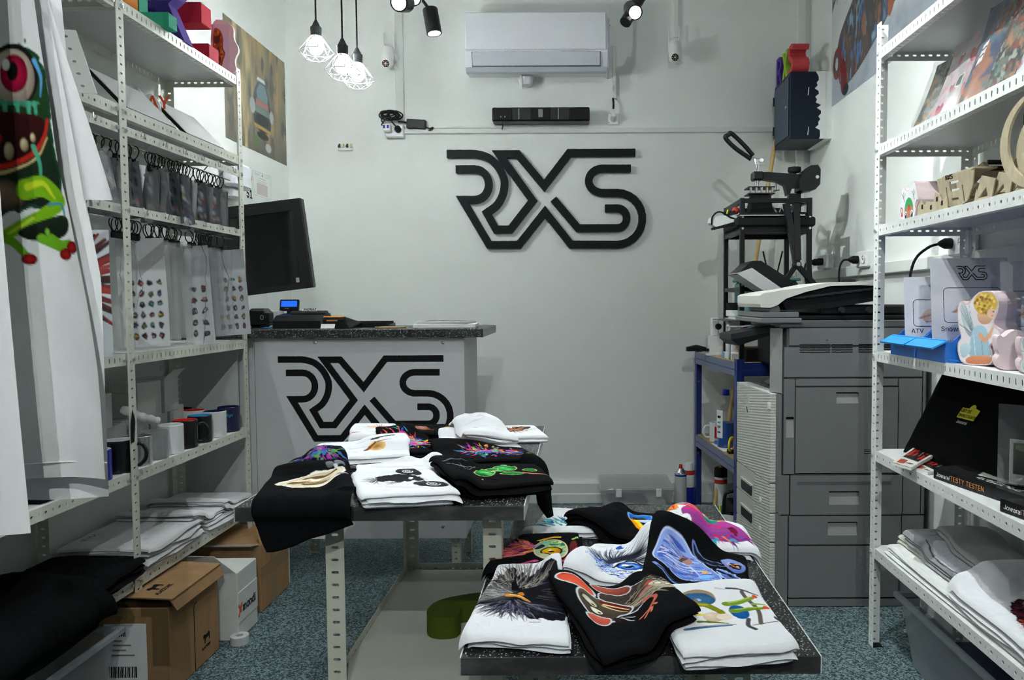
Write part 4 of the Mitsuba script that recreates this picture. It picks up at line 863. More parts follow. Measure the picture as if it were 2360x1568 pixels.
def art_gym(a, b, ar):
    s = Art(a, b, WHT, ar)
    s.ell(.36, .25, .165, .12, (150, 128, 104), rot=6); s.ell(.352, .275, .16, .098, (62, 110, 152), col2=(40, 82, 124), rot=6); s.ell(.35, .28, .11, .06, (52, 98, 140), rot=6); s.ell(.35, .28, .03, .02, (150, 190, 220)); s.line([(.33, .28), (.30, .40), (.26, .52)], .028, (130, 108, 96))
    s.line([(.28, .35), (.40, .37), (.50, .50)], .075, (124, 128, 26), .05); s.line([(.29, .34), (.40, .36)], .03, (160, 160, 40)); s.ell(.40, .56, .09, .075, (224, 206, 186), col2=(190, 164, 140), hl=(-.3, -.3)); s.ell(.50, .57, .07, .05, (230, 212, 194)); s.line([(.12, .46), (.18, .52)], .06, (186, 140, 40)); s.line([(.26, .62), (.38, .64), (.50, .67)], .04, (96, 112, 24), .012); s.ell(.30, .52, .05, .02, (206, 190, 70))
    s.line([(.80, .20), (.84, .48), (.78, .70)], .03, (96, 84, 80)); s.ell(.66, .50, .085, .115, (30, 96, 170), col2=(20, 76, 140)); s.line([(.60, .36), (.72, .34), (.86, .28)], .075, (112, 142, 40), .04); s.line([(.62, .34), (.74, .31), (.84, .27)], .02, (160, 184, 70)); s.line([(.62, .48), (.74, .47), (.92, .46)], .07, (104, 136, 36), .035); s.line([(.64, .46), (.76, .445), (.88, .445)], .018, (156, 180, 66)); s.ell(.90, .26, .025, .025, (220, 80, 40)); s.ell(.93, .45, .03, .028, (220, 70, 40)); s.line([(.84, .38), (.94, .40)], .035, (130, 160, 60), .02); s.line([(.70, .62), (.66, .72), (.70, .78)], .03, (70, 70, 80))
    s.line([(.12, .72), (.30, .705), (.52, .70)], .035, (60, 104, 146), .015); s.line([(.16, .70), (.36, .685), (.56, .69)], .008, (120, 70, 60)); s.line([(.70, .72), (.94, .68)], .010, (90, 66, 60)); s.line([(.66, .16), (.80, .18), (.94, .24)], .018, (60, 62, 80), .01); s.line([(.56, .14), (.64, .17)], .02, (190, 194, 204), .01); s.ell(.97, .62, .035, .04, (60, 66, 90)); return s.rgb()
def art_bits(cols, seed, base=WHT, cx=.55, cy=.45, rx=.32, ry=.22, fr=9):
    def f(a, b, ar):
        s = Art(a, b, base, ar); s.fur(cx, cy, .02, rx * .8, 0, 360, 110, .10, cols, .022, seed, .5, 1.3); d = s.sdf(blob([(cx - rx * .8, cy), (cx - rx * .3, cy - ry), (cx + rx * .5, cy - ry * .8), (cx + rx, cy + .05), (cx + rx * .4, cy + ry), (cx - rx * .5, cy + ry * .8)]))
        s.speck(d + .03, cols, fr, seed, .56); return s.rgb()
    return f
def art_orange_stem(a, b, ar):
    s = Art(a, b, WHT, ar); s.fan(.62, .40, .03, .22, 160, 340, 16, [(236, 160, 40), (150, 80, 50), (90, 80, 80)], .02, 3); s.line([(.78, .46), (.96, .38)], .05, (238, 160, 30), .02); s.line([(.40, .36), (.52, .34)], .03, (232, 170, 90), .01); s.line([(.04, .80), (.2, .78)], .06, (170, 100, 70), .02); return s.rgb()
def art_copper(a, b, ar):
    s = Art(a, b, BLK, ar); s.ell(.42, .55, .13, .20, (196, 140, 124), col2=(60, 30, 26), hl=(-.3, -.5)); s.ell(.30, .70, .03, .05, (190, 150, 130)); s.fan(.74, .55, .03, .25, -60, 60, 20, [(190, 140, 90), (226, 190, 120), (120, 80, 50)], .03, 3); s.line([(.46, .62), (.62, .66)], .04, (160, 90, 50), .01); return s.rgb()
def art_quill(a, b, ar):
    s = Art(a, b, WHT, ar); s.poly([(.10, .62), (.30, .36), (.60, .26), (.92, .20), (.70, .50), (.40, .72)], (60, 66, 70), (36, 40, 42), rough=.03); s.fan(.45, .46, .05, .34, 0, 360, 50, [(30, 32, 36), (90, 100, 106), (196, 130, 80), (150, 90, 60)], .02, 4, .002); s.line([(.36, .52), (.55, .40), (.70, .34)], .07, (176, 120, 80), .02); return s.rgb()
def art_gold_eye(a, b, ar):
    s = Art(a, b, WHT, ar); s.ell(.62, .60, .10, .12, (150, 96, 40), col2=(230, 190, 130), rot=-10); s.line([(.48, .66), (.60, .52), (.80, .46)], .05, (120, 74, 34), .01); s.line([(.62, .34), (.72, .24), (.84, .22)], .10, (66, 70, 72), .03); s.ell(.74, .28, .03, .04, (170, 180, 180)); s.line([(.20, .92), (.26, .88)], .04, (40, 40, 40), .01); return s.rgb()
def art_longhair(a, b, ar):
    s = Art(a, b, BLK, ar); s.poly([(.14, .42), (.30, .30), (.44, .26), (.60, .22), (.78, .26), (.92, .30), (.96, .46), (.86, .52), (.66, .56), (.40, .54), (.24, .48)], (196, 176, 146), (226, 212, 186), edge=(226, 222, 214), ew=.018, rough=.012)
    d = s.sdf(blob([(.20, .41), (.44, .28), (.70, .25), (.92, .34), (.86, .50), (.5, .53), (.28, .47)])); s.speck(d + .015, [(130, 104, 70), (232, 222, 200), (96, 78, 60)], 6, 3, .52, 26); s.ell(.46, .40, .06, .035, (150, 110, 66), soft=.05); s.ell(.49, .395, .012, .012, (150, 70, 30)); s.ell(.44, .41, .010, .010, (30, 20, 14)); s.poly([(.70, .12), (.80, .10), (.84, .20), (.74, .22)], (120, 122, 126), (70, 72, 76)); s.poly([(.82, .06), (.96, .08), (.98, .26), (.90, .34), (.84, .22)], (120, 122, 128), (60, 62, 68)); s.line([(.84, .18), (.88, .30), (.97, .40)], .03, (180, 182, 186), .015); s.ell(.92, .22, .05, .05, BLK); s.line([(.88, .50), (.98, .52)], .04, (150, 150, 154), .02); return s.rgb()
def art_skull(a, b, ar):
    s = Art(a, b, WHT, ar); K = (32, 33, 36)
    s.poly([(.20, .36), (.34, .26), (.56, .24), (.70, .30), (.80, .44), (.72, .56), (.52, .58), (.36, .52), (.24, .50)], K, (46, 47, 50), rough=.02); s.poly([(.50, .18), (.58, .06), (.76, .06), (.84, .22), (.76, .32), (.60, .26)], (60, 62, 66), K); s.poly([(.56, .66), (.70, .56), (.88, .60), (.98, .74), (.84, .86), (.64, .80)], (64, 66, 70), K)
    for c, r in (((.66, .17), .075), ((.78, .71), .09)):
        th = np.linspace(0, 4.2 * np.pi, 40); s.line([(c[0] + r * (1 - q / 14) * math.cos(q) * 1.1 * .8, c[1] + r * (1 - q / 14) * math.sin(q) * .75) for q in th], .012, (214, 216, 220), smooth=False)
    s.fan(.24, .44, .02, .14, 90, 280, 30, [K, (90, 92, 96), (220, 222, 226)], .014, 4); s.poly([(.58, .44), (.66, .42), (.63, .52)], (226, 227, 230)); s.line([(.70, .30), (.78, .48), (.76, .58)], .04, (206, 208, 212), .02); s.line([(.74, .36), (.90, .40)], .05, (226, 227, 230), .02); s.fan(.50, .58, .02, .16, 150, 200, 12, [(130, 132, 136)], .02, 8); return s.rgb()
def art_green(a, b, ar):
    s = Art(a, b, BLK, ar); G1, G2, E = (34, 140, 62), (14, 78, 36), (206, 196, 140)
    for P in ([(.30, .58), (.34, .42), (.46, .34), (.52, .44), (.48, .62), (.38, .66)], [(.52, .36), (.58, .20), (.70, .20), (.76, .34), (.70, .50), (.58, .50)], [(.76, .52), (.84, .40), (.92, .44), (.90, .56)], [(.44, .36), (.56, .28), (.58, .38), (.48, .44)], [(.50, .62), (.64, .54), (.80, .60), (.70, .68)]): s.poly(P, G1, G2, edge=E, ew=.008)
    for c in ((.40, .50), (.62, .34), (.66, .42), (.44, .58), (.56, .44)): s.ell(c[0], c[1], .035, .045, (72, 186, 96), soft=.04)
    s.line([(.42, .52), (.54, .46), (.62, .52)], .02, (216, 206, 160), .008); s.line([(.78, .62), (.90, .66), (.97, .72)], .05, (170, 112, 74), .02); s.line([(.06, .32), (.16, .22), (.32, .18)], .008, (120, 124, 126)); s.line([(.08, .40), (.20, .30), (.34, .28)], .008, (150, 152, 154)); s.line([(.16, .50), (.24, .36)], .008, (130, 132, 134)); s.line([(.24, .26), (.30, .34), (.38, .26)], .008, (110, 114, 116)); s.line([(.22, .62), (.32, .80)], .012, (190, 184, 160)); s.ell(.67, .17, .03, .025, (210, 200, 205)); return s.rgb()
RB_ = [(60, 170, 220), (230, 60, 120), (240, 180, 40), (40, 90, 200), (240, 110, 50), (190, 60, 160), (60, 190, 140)]

# ---- rear table, back row first
G1 = Ground(-.80, .0, 1.50, 2.70, TZ)
zt = TZ + .02
def row(px4, dz=.02): return quadz(px4, TZ + dz)
GR = 'printed shirts folded on the rear table'
shirt('folded_shirt', 'white shirt with an orange stem print, far left corner of the rear table', G1, row([(812, 985), (912, 985), (925, 1014), (806, 1014)], .018), .030, WHT, art_orange_stem, 3, 1, 90)
shirt('folded_shirt', 'black shirt with a copper ball print in the back row of the rear table', G1, row([(922, 985), (1030, 982), (1064, 1006), (920, 1006)], .018), .026, BLK, art_copper, 3, 2, 90)
shirt('folded_shirt', 'white shirt with a dark quill print at the far right corner of the rear table', G1, row([(1120, 984), (1230, 980), (1266, 1007), (1130, 1009)]), .022, WHT, art_quill, 2, 3, 90)
shirt('folded_shirt', 'black shirt with a rainbow smear print behind the gold eye shirt', G1, row([(866, 1010), (990, 1010), (1030, 1046), (890, 1044)], .014), .016, BLK, art_bits(RB_, 5, BLK, .5, .42, .42, .22), 2, 4, 100)
shirt('folded_shirt', 'white shirt folded flat under the crumpled white shirt', G1, row([(1006, 1008), (1130, 1006), (1205, 1032), (1040, 1034)], .016), .020, WHT, art_bits([(200, 120, 70)], 6, WHT, .2, .8, .08, .05), 3, 5, 90)
shirt('folded_shirt', 'black shirt with a bright paint splash print near the right edge of the rear table', G1, row([(985, 1030), (1200, 1036), (1250, 1064), (1016, 1072)], .016), .022, BLK, art_bits(RB_, 8, BLK, .60, .48, .38, .16, 13), 3, 7, 120)
shirt('folded_shirt', 'crumpled plain white shirt heaped at the back of the rear table', G1, row([(1034, 988), (1130, 986), (1200, 1020), (1070, 1024)], .03), .022, WHT, None, 2, 6, 120, bulge=.026, wr=1.6)
shirt('folded_shirt', 'white shirt with a golden eye print, left of the middle of the rear table', G1, row([(726, 1034), (940, 1024), (948, 1062), (756, 1072)], .018), .032, WHT, art_gold_eye, 4, 8, 110)
shirt('folded_shirt', 'black shirt with a purple and green feather print behind the long haired dog shirt', G1, row([(676, 1060), (790, 1066), (810, 1100), (640, 1094)], .016), .022, BLK, art_bits([(60, 110, 170), (160, 60, 150), (90, 170, 60), (90, 60, 150)], 9, BLK, .55, .36, .42, .20, 12), 3, 9, 110)
shirt('folded_shirt', 'plain white shirt between the gold eye and the black mask shirts', G1, row([(826, 1078), (1000, 1062), (1056, 1088), (822, 1104)], .016), .022, WHT, None, 2, 10, 100, wr=1.3)
shirt('folded_shirt', 'white shirt with a black swirled mask print at the front of the rear table', G1, row([(806, 1106), (990, 1096), (1070, 1150), (834, 1160)], .016), .030, WHT, art_skull, 4, 11, 150)
R_sl = tube(curve([(-.135, 1.90, TZ + .030), (-.098, 1.885, TZ + .020), (-.085, 1.872, TZ - .02), (-.080, 1.855, TZ - .06), (-.066, 1.84, TZ - .092)], 40), np.r_[np.linspace(.022, .018, 30), np.linspace(.018, .006, 14)][:len(curve([(0,0,0)]*5, 40))], 14)
shirt('folded_shirt', 'black shirt with a bright green leafy print hanging a sleeve over the table edge', G1, row([(985, 1082), (1236, 1078), (1282, 1122), (1050, 1142)], .018), .030, BLK, art_green, 3, 12, 150, edge=None, extra=[R_sl])
qf = row([(632, 1100), (800, 1094), (826, 1156), (606, 1164)], .012)
dv = np.array([0, -.075]); qf[2] = qf[2] + dv * .45; qf[3] = qf[3] + dv
shirt('folded_shirt', 'black shirt with a long haired pale dog print drooping over the front edge', G1, qf, .024, BLK, art_longhair, 3, 13, 150, edge=('front', TY0))

# ---- front tables: one height map, the nearest table stands as a step above the lowest one
GF = Ground(-.35, .60, 1.15, 2.50, NZ); gx, gy = np.meshgrid(GF.x0 + GF.c * np.arange(GF.h.shape[0]), GF.y0 + GF.c * np.arange(GF.h.shape[1]), indexing='ij'); GF.h[(gy < FY1) & (gx > FX0 + .01) & (gx < FX1 - .01)] = FZ - NZ
def rown(px4, dz=.02): return quadz(px4[:2], NZ + dz + .01) + quadz(px4[2:], FZ + dz)
def rowf(px4, dz=.02): return quadz(px4, FZ + dz)
shirt('folded_shirt', 'white shirt with a teal feathered eye print at the back left of the low tables', GF, rown([(1262, 1168), (1420, 1180), (1410, 1232), (1196, 1230)]), .030, WHT, art_feather_eye, 3, 21, 120)
shirt('folded_shirt', 'black shirt with blue and white cartoon shapes in the back row of the low tables', GF, rown([(1420, 1176), (1610, 1192), (1560, 1278), (1292, 1210)], .024), .034, BLK, art_blue_shapes, 3, 22, 140, bulge=.012)
shirt('folded_shirt', 'white shirt with a pink and orange feathered bird print at the far right', GF, rown([(1560, 1206), (1690, 1208), (1762, 1270), (1500, 1272)], .026), .030, WHT, art_feather_bird, 3, 23, 150, bulge=.014)
shirt('folded_shirt', 'black shirt with a yellow eyed lizard print on the nearest table', GF, rowf([(1196, 1240), (1340, 1236), (1330, 1330), (1104, 1318)]), .030, BLK, art_lizard, 3, 24, 150)
shirt('folded_shirt', 'white shirt with a big blue eye print in the middle of the nearest table', GF, rowf([(1370, 1250), (1520, 1262), (1500, 1345), (1290, 1330)], .026), .026, WHT, art_blue_eye, 3, 25, 160)
shirt('folded_shirt', 'black shirt with a blue glass robot print at the right of the nearest table', GF, rowf([(1508, 1258), (1722, 1282), (1728, 1362), (1470, 1362)], .028), .030, BLK, art_robot, 3, 26, 160)
shirt('folded_shirt', 'white shirt with a black eagle head print at the front left corner', GF, rowf([(1140, 1324), (1290, 1328), (1320, 1490), (1052, 1468)], .022), .028, WHT, art_eagle, 3, 27, 200, wr=.5)
shirt('folded_shirt', 'white shirt with barbell and green limbs print at the front right corner', GF, rowf([(1508, 1374), (1738, 1368), (1848, 1506), (1572, 1530)], .024), .040, WHT, art_gym, 4, 28, 200, wr=.5)
shirt('folded_shirt', 'black shirt with a grinning cartoon rat print at the front of the nearest table', GF, rowf([(1256, 1344), (1500, 1352), (1622, 1452), (1386, 1518)], .034), .032, BLK, art_rat, 3, 29, 210, wr=.7)
# ================================================================== things on the left shelving
ZS = lambda i: LLEV[i] + .0146          # top of the i-th board
def foam(name, label, s_poly, depth, o, deg, m, sc=1.0):
    R = rot((0, 0, 1), deg); ex, ey = R @ np.array([1, 0, 0]), np.array([0, 0, 1.0])
    return whole(name, label, 'letter', extr(s_poly, depth, o, ex * sc, ey * sc), m)
def L_(pts): return Polygon(pts)
E_ = L_([(0, 0), (.15, 0), (.15, .05), (.05, .05), (.05, .11), (.13, .11), (.13, .17), (.05, .17), (.05, .24), (.15, .24), (.15, .30), (0, .30)]).buffer(-.004).buffer(.004)
R_l = Polygon([(0, 0), (.05, 0), (.05, .11), (.075, .11), (.115, 0), (.172, 0), (.12, .125)] + [tuple(p) for p in arc(.085, .21, .085, .09, -60, 90, 12)] + [(0, .30)], [[(.05, .165)] + [tuple(p) for p in arc(.078, .21, .038, .045, -90, 90, 8)] + [(.05, .255)]])
I_ = sbox(0, 0, .10, .30)
zt_ = ZS(0) + .0005
foam('foam_letter', 'thick ribbed orange foam letter on the top cream shelf', I_, .07, (-1.44, 2.44, zt_), 0, 'foam_orange')
k_ = 'foam_letter_001'
foam('foam_letter', 'teal green foam letter E leaning in front of the violet letter on the top shelf', E_, .06, (-1.42, 2.56, zt_), 0, 'foam_teal', .92)
foam('foam_letter', 'violet foam letter R between the teal and crimson letters on the top shelf', R_l, .06, (-1.475, 2.71, zt_), 0, 'foam_violet', 1.0)
foam('foam_letter', 'big crimson foam letter E at the far end of the top shelf', E_, .05, (-1.50, 2.93, zt_), 0, 'foam_crimson', 1.22)
def art_lion(a, b, ar):
    s = Art(a, b, (206, 190, 205), ar); d = s.poly([(.05, .05), (.5, .1), (.7, .3), (.62, .5), (.8, .62), (.6, .8), (.5, 1.0), (.05, 1.0)], (150, 60, 26), (110, 40, 20)); s.speck(d + .03, [(200, 120, 40), (70, 26, 16)], 14, 2, .5); return s.rgb()
o_ = np.array([-1.385, 3.03, zt_]); t = thing('cutout_board', 'lilac cut out board with a dark orange picture beside the crimson letter', 'board')
P_ = Polygon(blob([(0, 0), (.10, 0), (.085, .05), (.11, .09), (.085, .13), (.09, .17), (.06, .20), (0, .205)], 2))
part(t, 'board', extr(P_, .012, o_, (1, 0, 0), (0, 0, 1)), 'pink_foam')
m_, c_ = flat_print(art_lion, o_ + [.004, -.0118, .185], (1, 0, 0), (0, 0, 1), .065, .175, 40, 60, .0006); part(t, 'picture', m_, 'print_paper', color=c_)
def lean_board(label, y0, y1, z, m):
    t = thing('leaning_board', label, 'board'); 
    q = [(-1.316, z + .003), (-1.425, z + .118)]; d = np.array([q[1][0] - q[0][0], q[1][1] - q[0][1]]); n = np.array([d[1], -d[0]]); n = n / np.linalg.norm(n) * .006
    pts = lambda a, b: [(q[i][0] + s * n[0], yy, q[i][1] + s * n[1]) for i in (0, 1) for s in (a, b) for yy in (y0, y1)]
    part(t, 'backing', hull(pts(-1, .6)), 'black_matte'); part(t, 'face', hull([(x, y0 + .002 if abs(y - y0) < 1e-6 else y - .002, zz) for x, y, zz in pts(.65, 1.0)]), m)
lean_board('black edged grey panel leaning on the upper shelf, nearer one', 2.315, 2.60, ZS(1), 'grey_panel')
lean_board('black edged grey panel leaning on the upper shelf, farther one', 2.665, 2.945, ZS(1), 'grey_panel')
t = thing('shop_sign', 'small white cloud shaped sign with red letters behind the leaning panels', 'sign')
c = np.array([-1.475, 2.66, ZS(1)])
part(t, 'board', extr(Polygon(blob([(-.07, 0), (.075, 0), (.085, .10), (.05, .14), (.03, .125), (0, .165), (-.035, .16), (-.05, .185), (-.075, .16)], 2)), .008, c + [0, .004, .0005], (1, 0, 0), (0, 0, 1)), 'paper')
part(t, 'lettering', text('WAAY', .042, c + [-.062, -.0045, .085], (1, 0, 0), (0, 0, 1), .0006, True), 'ink_red')
t = thing('metal_strip', 'bright white perforated metal strip leaning beside the hanging shirt', 'metal strip')
a_, b_ = at(196, 214, 2.02), at(146, 66, 1.98); d_ = b_ - a_; Ls = np.linalg.norm(d_)
part(t, 'strip', strip(Ls, .055, .03, ((.006, .010),), a_ + [-.03, 0, 0], d_ / Ls, np.array([1, .25, 0]) / math.hypot(1, .25), np.array([.2, -.97, 0]), .0025), 'white_metal')

# ---- sticker packs on black ring clips
STK = [(150, 40, 40), (60, 110, 70), (50, 80, 150), (190, 150, 50), (90, 60, 110), (40, 40, 44), (170, 100, 120), (70, 130, 130), (120, 84, 60)]
def art_stickers(nx, ny, seed, x0=.12, y0=.30, base=(226, 228, 230), x1=.92, y1=.95, ink=None):
    def f(a, b, ar):
        R = np.random.default_rng(seed); s = Art(a, b, base, ar, .008)
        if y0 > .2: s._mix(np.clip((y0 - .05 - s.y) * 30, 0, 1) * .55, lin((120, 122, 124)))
        for i in range(nx):
            for j in range(ny):
                cx, cy = x0 + (x1 - x0) * (i + .5) / nx, y0 + (y1 - y0) * (j + .5) / ny; w, h = .36 * (x1 - x0) / nx, .36 * (y1 - y0) / ny
                th = np.sort(R.random(9)) * 2 * np.pi; P = [(cx + w * (.65 + .5 * R.random()) * math.cos(q), cy + h * (.65 + .5 * R.random()) * math.sin(q)) for q in th]
                c1 = STK[R.integers(len(STK))]; d = s.poly(P, (36, 38, 42), edge=(200, 202, 206), ew=.008); s.ell(cx + w * .1 * R.normal(), cy + h * .1 * R.normal(), w * (.3 + .35 * R.random()), h * (.3 + .35 * R.random()), c1, rot=40 * R.normal()); s.ell(cx + w * .3 * R.normal(), cy + h * .3 * R.normal(), w * .22, h * .2, STK[R.integers(len(STK))]); s.speck(d + .01, [(226, 226, 222), (30, 30, 34)], 34, int(seed + i * 7 + j), .64)
        return s.rgb()
    return f
def art_warrior(a, b, ar):
    s = Art(a, b, (220, 224, 232), ar, .006)
    s.fan(.30, .42, .30, .52, -100, 40, 46, [(150, 34, 38), (110, 24, 30), (60, 26, 30), (170, 50, 50)], .045, 3, .02, jit=.12); d = s.poly([(.0, .16), (.24, .14), (.44, .30), (.50, .50), (.44, .66), (.56, .76), (.40, .74), (.22, .72), (.0, .80)], (40, 40, 46), (24, 26, 34), rough=.01)
    s.speck(d + .02, [(150, 110, 70), (60, 90, 130), (70, 60, 60)], 10, 4, .58); s.ell(.60, .62, .10, .09, (176, 180, 188)); s.ell(.60, .62, .06, .055, (222, 224, 230)); s.poly([(.0, .80), (.36, .74), (.56, .80), (.62, .92), (.40, .97), (.0, .94)], (120, 28, 32), (70, 20, 26), rough=.02); return s.rgb()
RINGS = {}
def ring_mesh(r):
    th = np.linspace(0, 2 * np.pi, 21)[:-1]; m = tube(np.stack([r * .62 * np.cos(th), .004 * np.sin(th * 2), r * np.sin(th)], 1), .0017, 5, True); m.apply_translation((0, 0, -r + .003)); return m
def clip_mesh(): return cat_(box(-.008, .008, -.006, .006, -.016, 0, .002), cyl((-.007, 0, .002), (.007, 0, .002), .0035, None, 8))
RING_R, CLIP0 = ring_mesh(.021), clip_mesh(); SHARED = {}
def pack(label, group, y, ztop, w, h, tilt, yaw, art=None, res=(40, 80), cat='sticker pack', seed=0, film=True, xoff=.0, dark=False):
    t = thing('sticker_pack', label, cat, group); x0 = LX - .05; R = rot((0, 0, 1), yaw) @ rot((0, 1, 0), tilt)
    def place(key, mesh, name, m, lab=None, **k):
        to = np.eye(4); to[:3, :3] = R; to[:3, 3] = (x0, y, ztop)
        to = T(to.tolist())
        if key in SHARED: return share(t, name, SHARED[key], to, lab)
        q = part(t, name, mesh, m, **k); scene[q]['to_world'] = to; SHARED[key] = q
        if lab: labels[q] = {'label': lab}
        return q
    place('ring', RING_R, 'ring', 'black_satin', smooth=True); cm = xf(CLIP0, None, (0, 0, -.041)); place('clip', cm, 'clip', 'black_matte')
    a, b = uvgrid(*res); Rn = np.random.default_rng(seed); ph = Rn.random() * 6
    P = np.stack([(a - .5) * w + xoff * 0, .004 * np.sin(a * 5 + ph) + .007 * (b - .2) * np.sin(b * 4 + a * 3 + ph), -.050 - b * h], -1); P[..., 0] += xoff
    sk = ('sheet', w, h, id(art) if art else 0, dark, seed if art else Rn.integers(3))
    if art is not None:
        m = grid(P); q = place(sk, m, 'sheet', 'print_gloss', smooth=True, color=art(a, b, w / h))
    else:
        m = grid(P); q = place(sk, m, 'sheet', 'film_haze' if not dark else 'print_paper', smooth=True, **({'color': art_stickers(2, 5, int(sk[-1]) + 40, base=(92, 94, 98), y0=.1)(a, b, w / h)} if dark else {}))
    if film:
        a2, b2 = uvgrid(10, 16); F = np.stack([(a2 - .5) * (w + .012) + xoff, -.004 + .003 * meshkit.noise(np.stack([a2 * 6 + seed, b2 * 9, 0 * a2], -1)), -.044 - b2 * (h + .010)], -1)
        place(('film', w, h, int(seed) % 3), grid(F), 'plastic_sleeve', 'clear_film' if art is not None else 'film_haze', lab='clear plastic sleeve', smooth=True)
Rk = np.random.default_rng(21)
zr1, zr2 = 1.650 - .022, 1.421 - .022
GA, GB = 'small sticker packs on the upper hook rail', 'large sticker packs on the lower hook rail'
ys = np.r_[np.linspace(2.02, 2.20, 5), np.linspace(2.25, 2.38, 5), np.linspace(2.50, 2.74, 13), np.linspace(2.81, 3.00, 7)]
for i, y in enumerate(ys):
    pack('narrow dark sticker pack in a clear sleeve hanging on the upper hook rail', GA, y, zr1 - .004 * Rk.random(), .062, .17, 6 * Rk.normal(), 14 * Rk.normal(), None, (8, 14), seed=i, film=i % 4 == 0, dark=i % 3 != 1)
pack('bright white sheet of six small stickers hanging on the upper hook rail', None, 2.425, zr1, .082, .165, 9, 6, art_stickers(2, 3, 5, .14, .08, (236, 236, 240), .86, .92), (50, 100), seed=3)
pack('pale narrow pack with a green sticker on the upper hook rail', None, 2.765, zr1 - .004, .060, .19, 5, 10, art_stickers(1, 3, 14, .1, .12, (206, 208, 208), .9, .8), (36, 90), seed=5)
for i, y in enumerate(np.r_[np.linspace(1.95, 2.13, 12), np.linspace(2.30, 2.40, 8), np.linspace(2.47, 2.66, 9), np.linspace(2.78, 2.92, 6)]):
    if i % 2 == 0 and y > 2.46: pack('plain milky sleeve hanging on the lower hook rail', GB, y + .01, zr2 - .004 * Rk.random(), .12, .315, 2 * Rk.normal(), 9 * Rk.normal(), None, (8, 18), seed=i, film=False)
    else:
        t = thing('ring_clip', 'empty black ring clip on the lower hook rail', 'ring clip', 'spare ring clips on the lower hook rail')
        to = T().translate([LX - .05, y, zr2]).rotate([0, 0, 1], 20 * float(Rk.normal())); share(t, 'ring', SHARED['ring'], to); share(t, 'clip', SHARED['clip'], to)
pack('white sheet with a red crested warrior print behind the hanging shirt', None, 2.12, zr2, .20, .345, 0, 4, art_warrior, (90, 150), seed=2, xoff=-.012, cat='printed sheet')
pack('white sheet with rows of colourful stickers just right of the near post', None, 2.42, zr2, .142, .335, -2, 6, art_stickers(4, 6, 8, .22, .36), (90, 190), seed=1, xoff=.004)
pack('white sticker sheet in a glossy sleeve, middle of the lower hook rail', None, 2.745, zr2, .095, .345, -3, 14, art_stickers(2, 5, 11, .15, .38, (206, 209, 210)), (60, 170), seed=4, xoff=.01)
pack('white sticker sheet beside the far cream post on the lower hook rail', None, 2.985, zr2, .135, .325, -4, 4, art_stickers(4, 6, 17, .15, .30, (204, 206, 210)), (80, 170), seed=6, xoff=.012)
pack('grey sticker sheet behind the middle of the lower hook rail', None, 2.86, zr2, .11, .31, 0, 30, art_stickers(2, 5, 19, .15, .34, (150, 152, 156)), (40, 100), seed=8, xoff=-.03)

# ---- mugs
def mug(label, x, y, z, m_out, m_in, h=.096, r=.0405, handle=None, glass=False, hdeg=200, lid=False):
    t = thing('mug', label, 'mug')
    if glass: part(t, 'body', lathe([(0, 0), (0, r), (1, r), (1, r - .003), (.08, r - .0035), (.08, 0)], (x, y, z), (x, y, z + h), 32), 'film_haze', 40)
    else:
        part(t, 'body', lathe([(0, 0), (0, r - .003), (.03, r), (.985, r), (1, r - .0015)], (x, y, z + .0005), (x, y, z + h), 32), m_out, 40)
        part(t, 'lining', lathe([(1, r - .0015), (.985, r - .004), (.08, r - .0045), (.05, 0)], (x, y, z), (x, y, z + h), 32), m_in, 40)
    if handle:
        R = rot((0, 0, 1), hdeg); P = curve([(r - .003, 0, .078), (r + .018, 0, .080), (r + .031, 0, .058), (r + .028, 0, .034), (r + .012, 0, .018), (r - .003, 0, .02)], 24) @ R.T
        part(t, 'handle', tube(P + np.array([x, y, z]), .0055, 8), handle, True)
ZM = ZS(3)
mug('blue mug with white inside, nearest beside the hanging shirt', -1.352, 2.170, ZM, 'mug_blue', 'mug_white', .088)
mug('black mug with white inside behind the near post', -1.352, 2.283, ZM, 'mug_black', 'mug_white', handle='mug_black', hdeg=20)
mug('brushed steel mug right of the near post', -1.355, 2.388, ZM, 'steel', 'steel', .090, .040)
mug('clear glass mug between the steel and the white mug', -1.352, 2.480, ZM, None, None, .090, .039, glass=True)
mug('plain white mug beside the glass mug', -1.350, 2.570, ZM, 'mug_white', 'mug_white')
mug('black mug with a red inside', -1.350, 2.668, ZM, 'mug_black', 'mug_red', handle='mug_black', hdeg=30)
mug('black mug with a sky blue inside', -1.352, 2.778, ZM, 'mug_black', 'mug_sky', handle='mug_black', hdeg=190)
mug('white mug with a navy inside', -1.350, 2.888, ZM, 'mug_white', 'mug_navy')
mug('white mug with a red inside behind the navy lined mug', -1.440, 2.915, ZM, 'mug_white', 'mug_red')
mug('dark mug with a navy inside in the back row', -1.515, 2.965, ZM, 'mug_black', 'mug_navy')
mug('dark printed mug with blue lettering at the far end of the mug row', -1.352, 3.010, ZM, 'mug_navy', 'mug_navy')
part('mug_010', 'lettering', text('design', .011, (-1.366, 3.010 - .0412, ZM + .062), (1, 0, 0), (0, 0, 1), .0012), 'mug_sky', label='sky blue lettering')
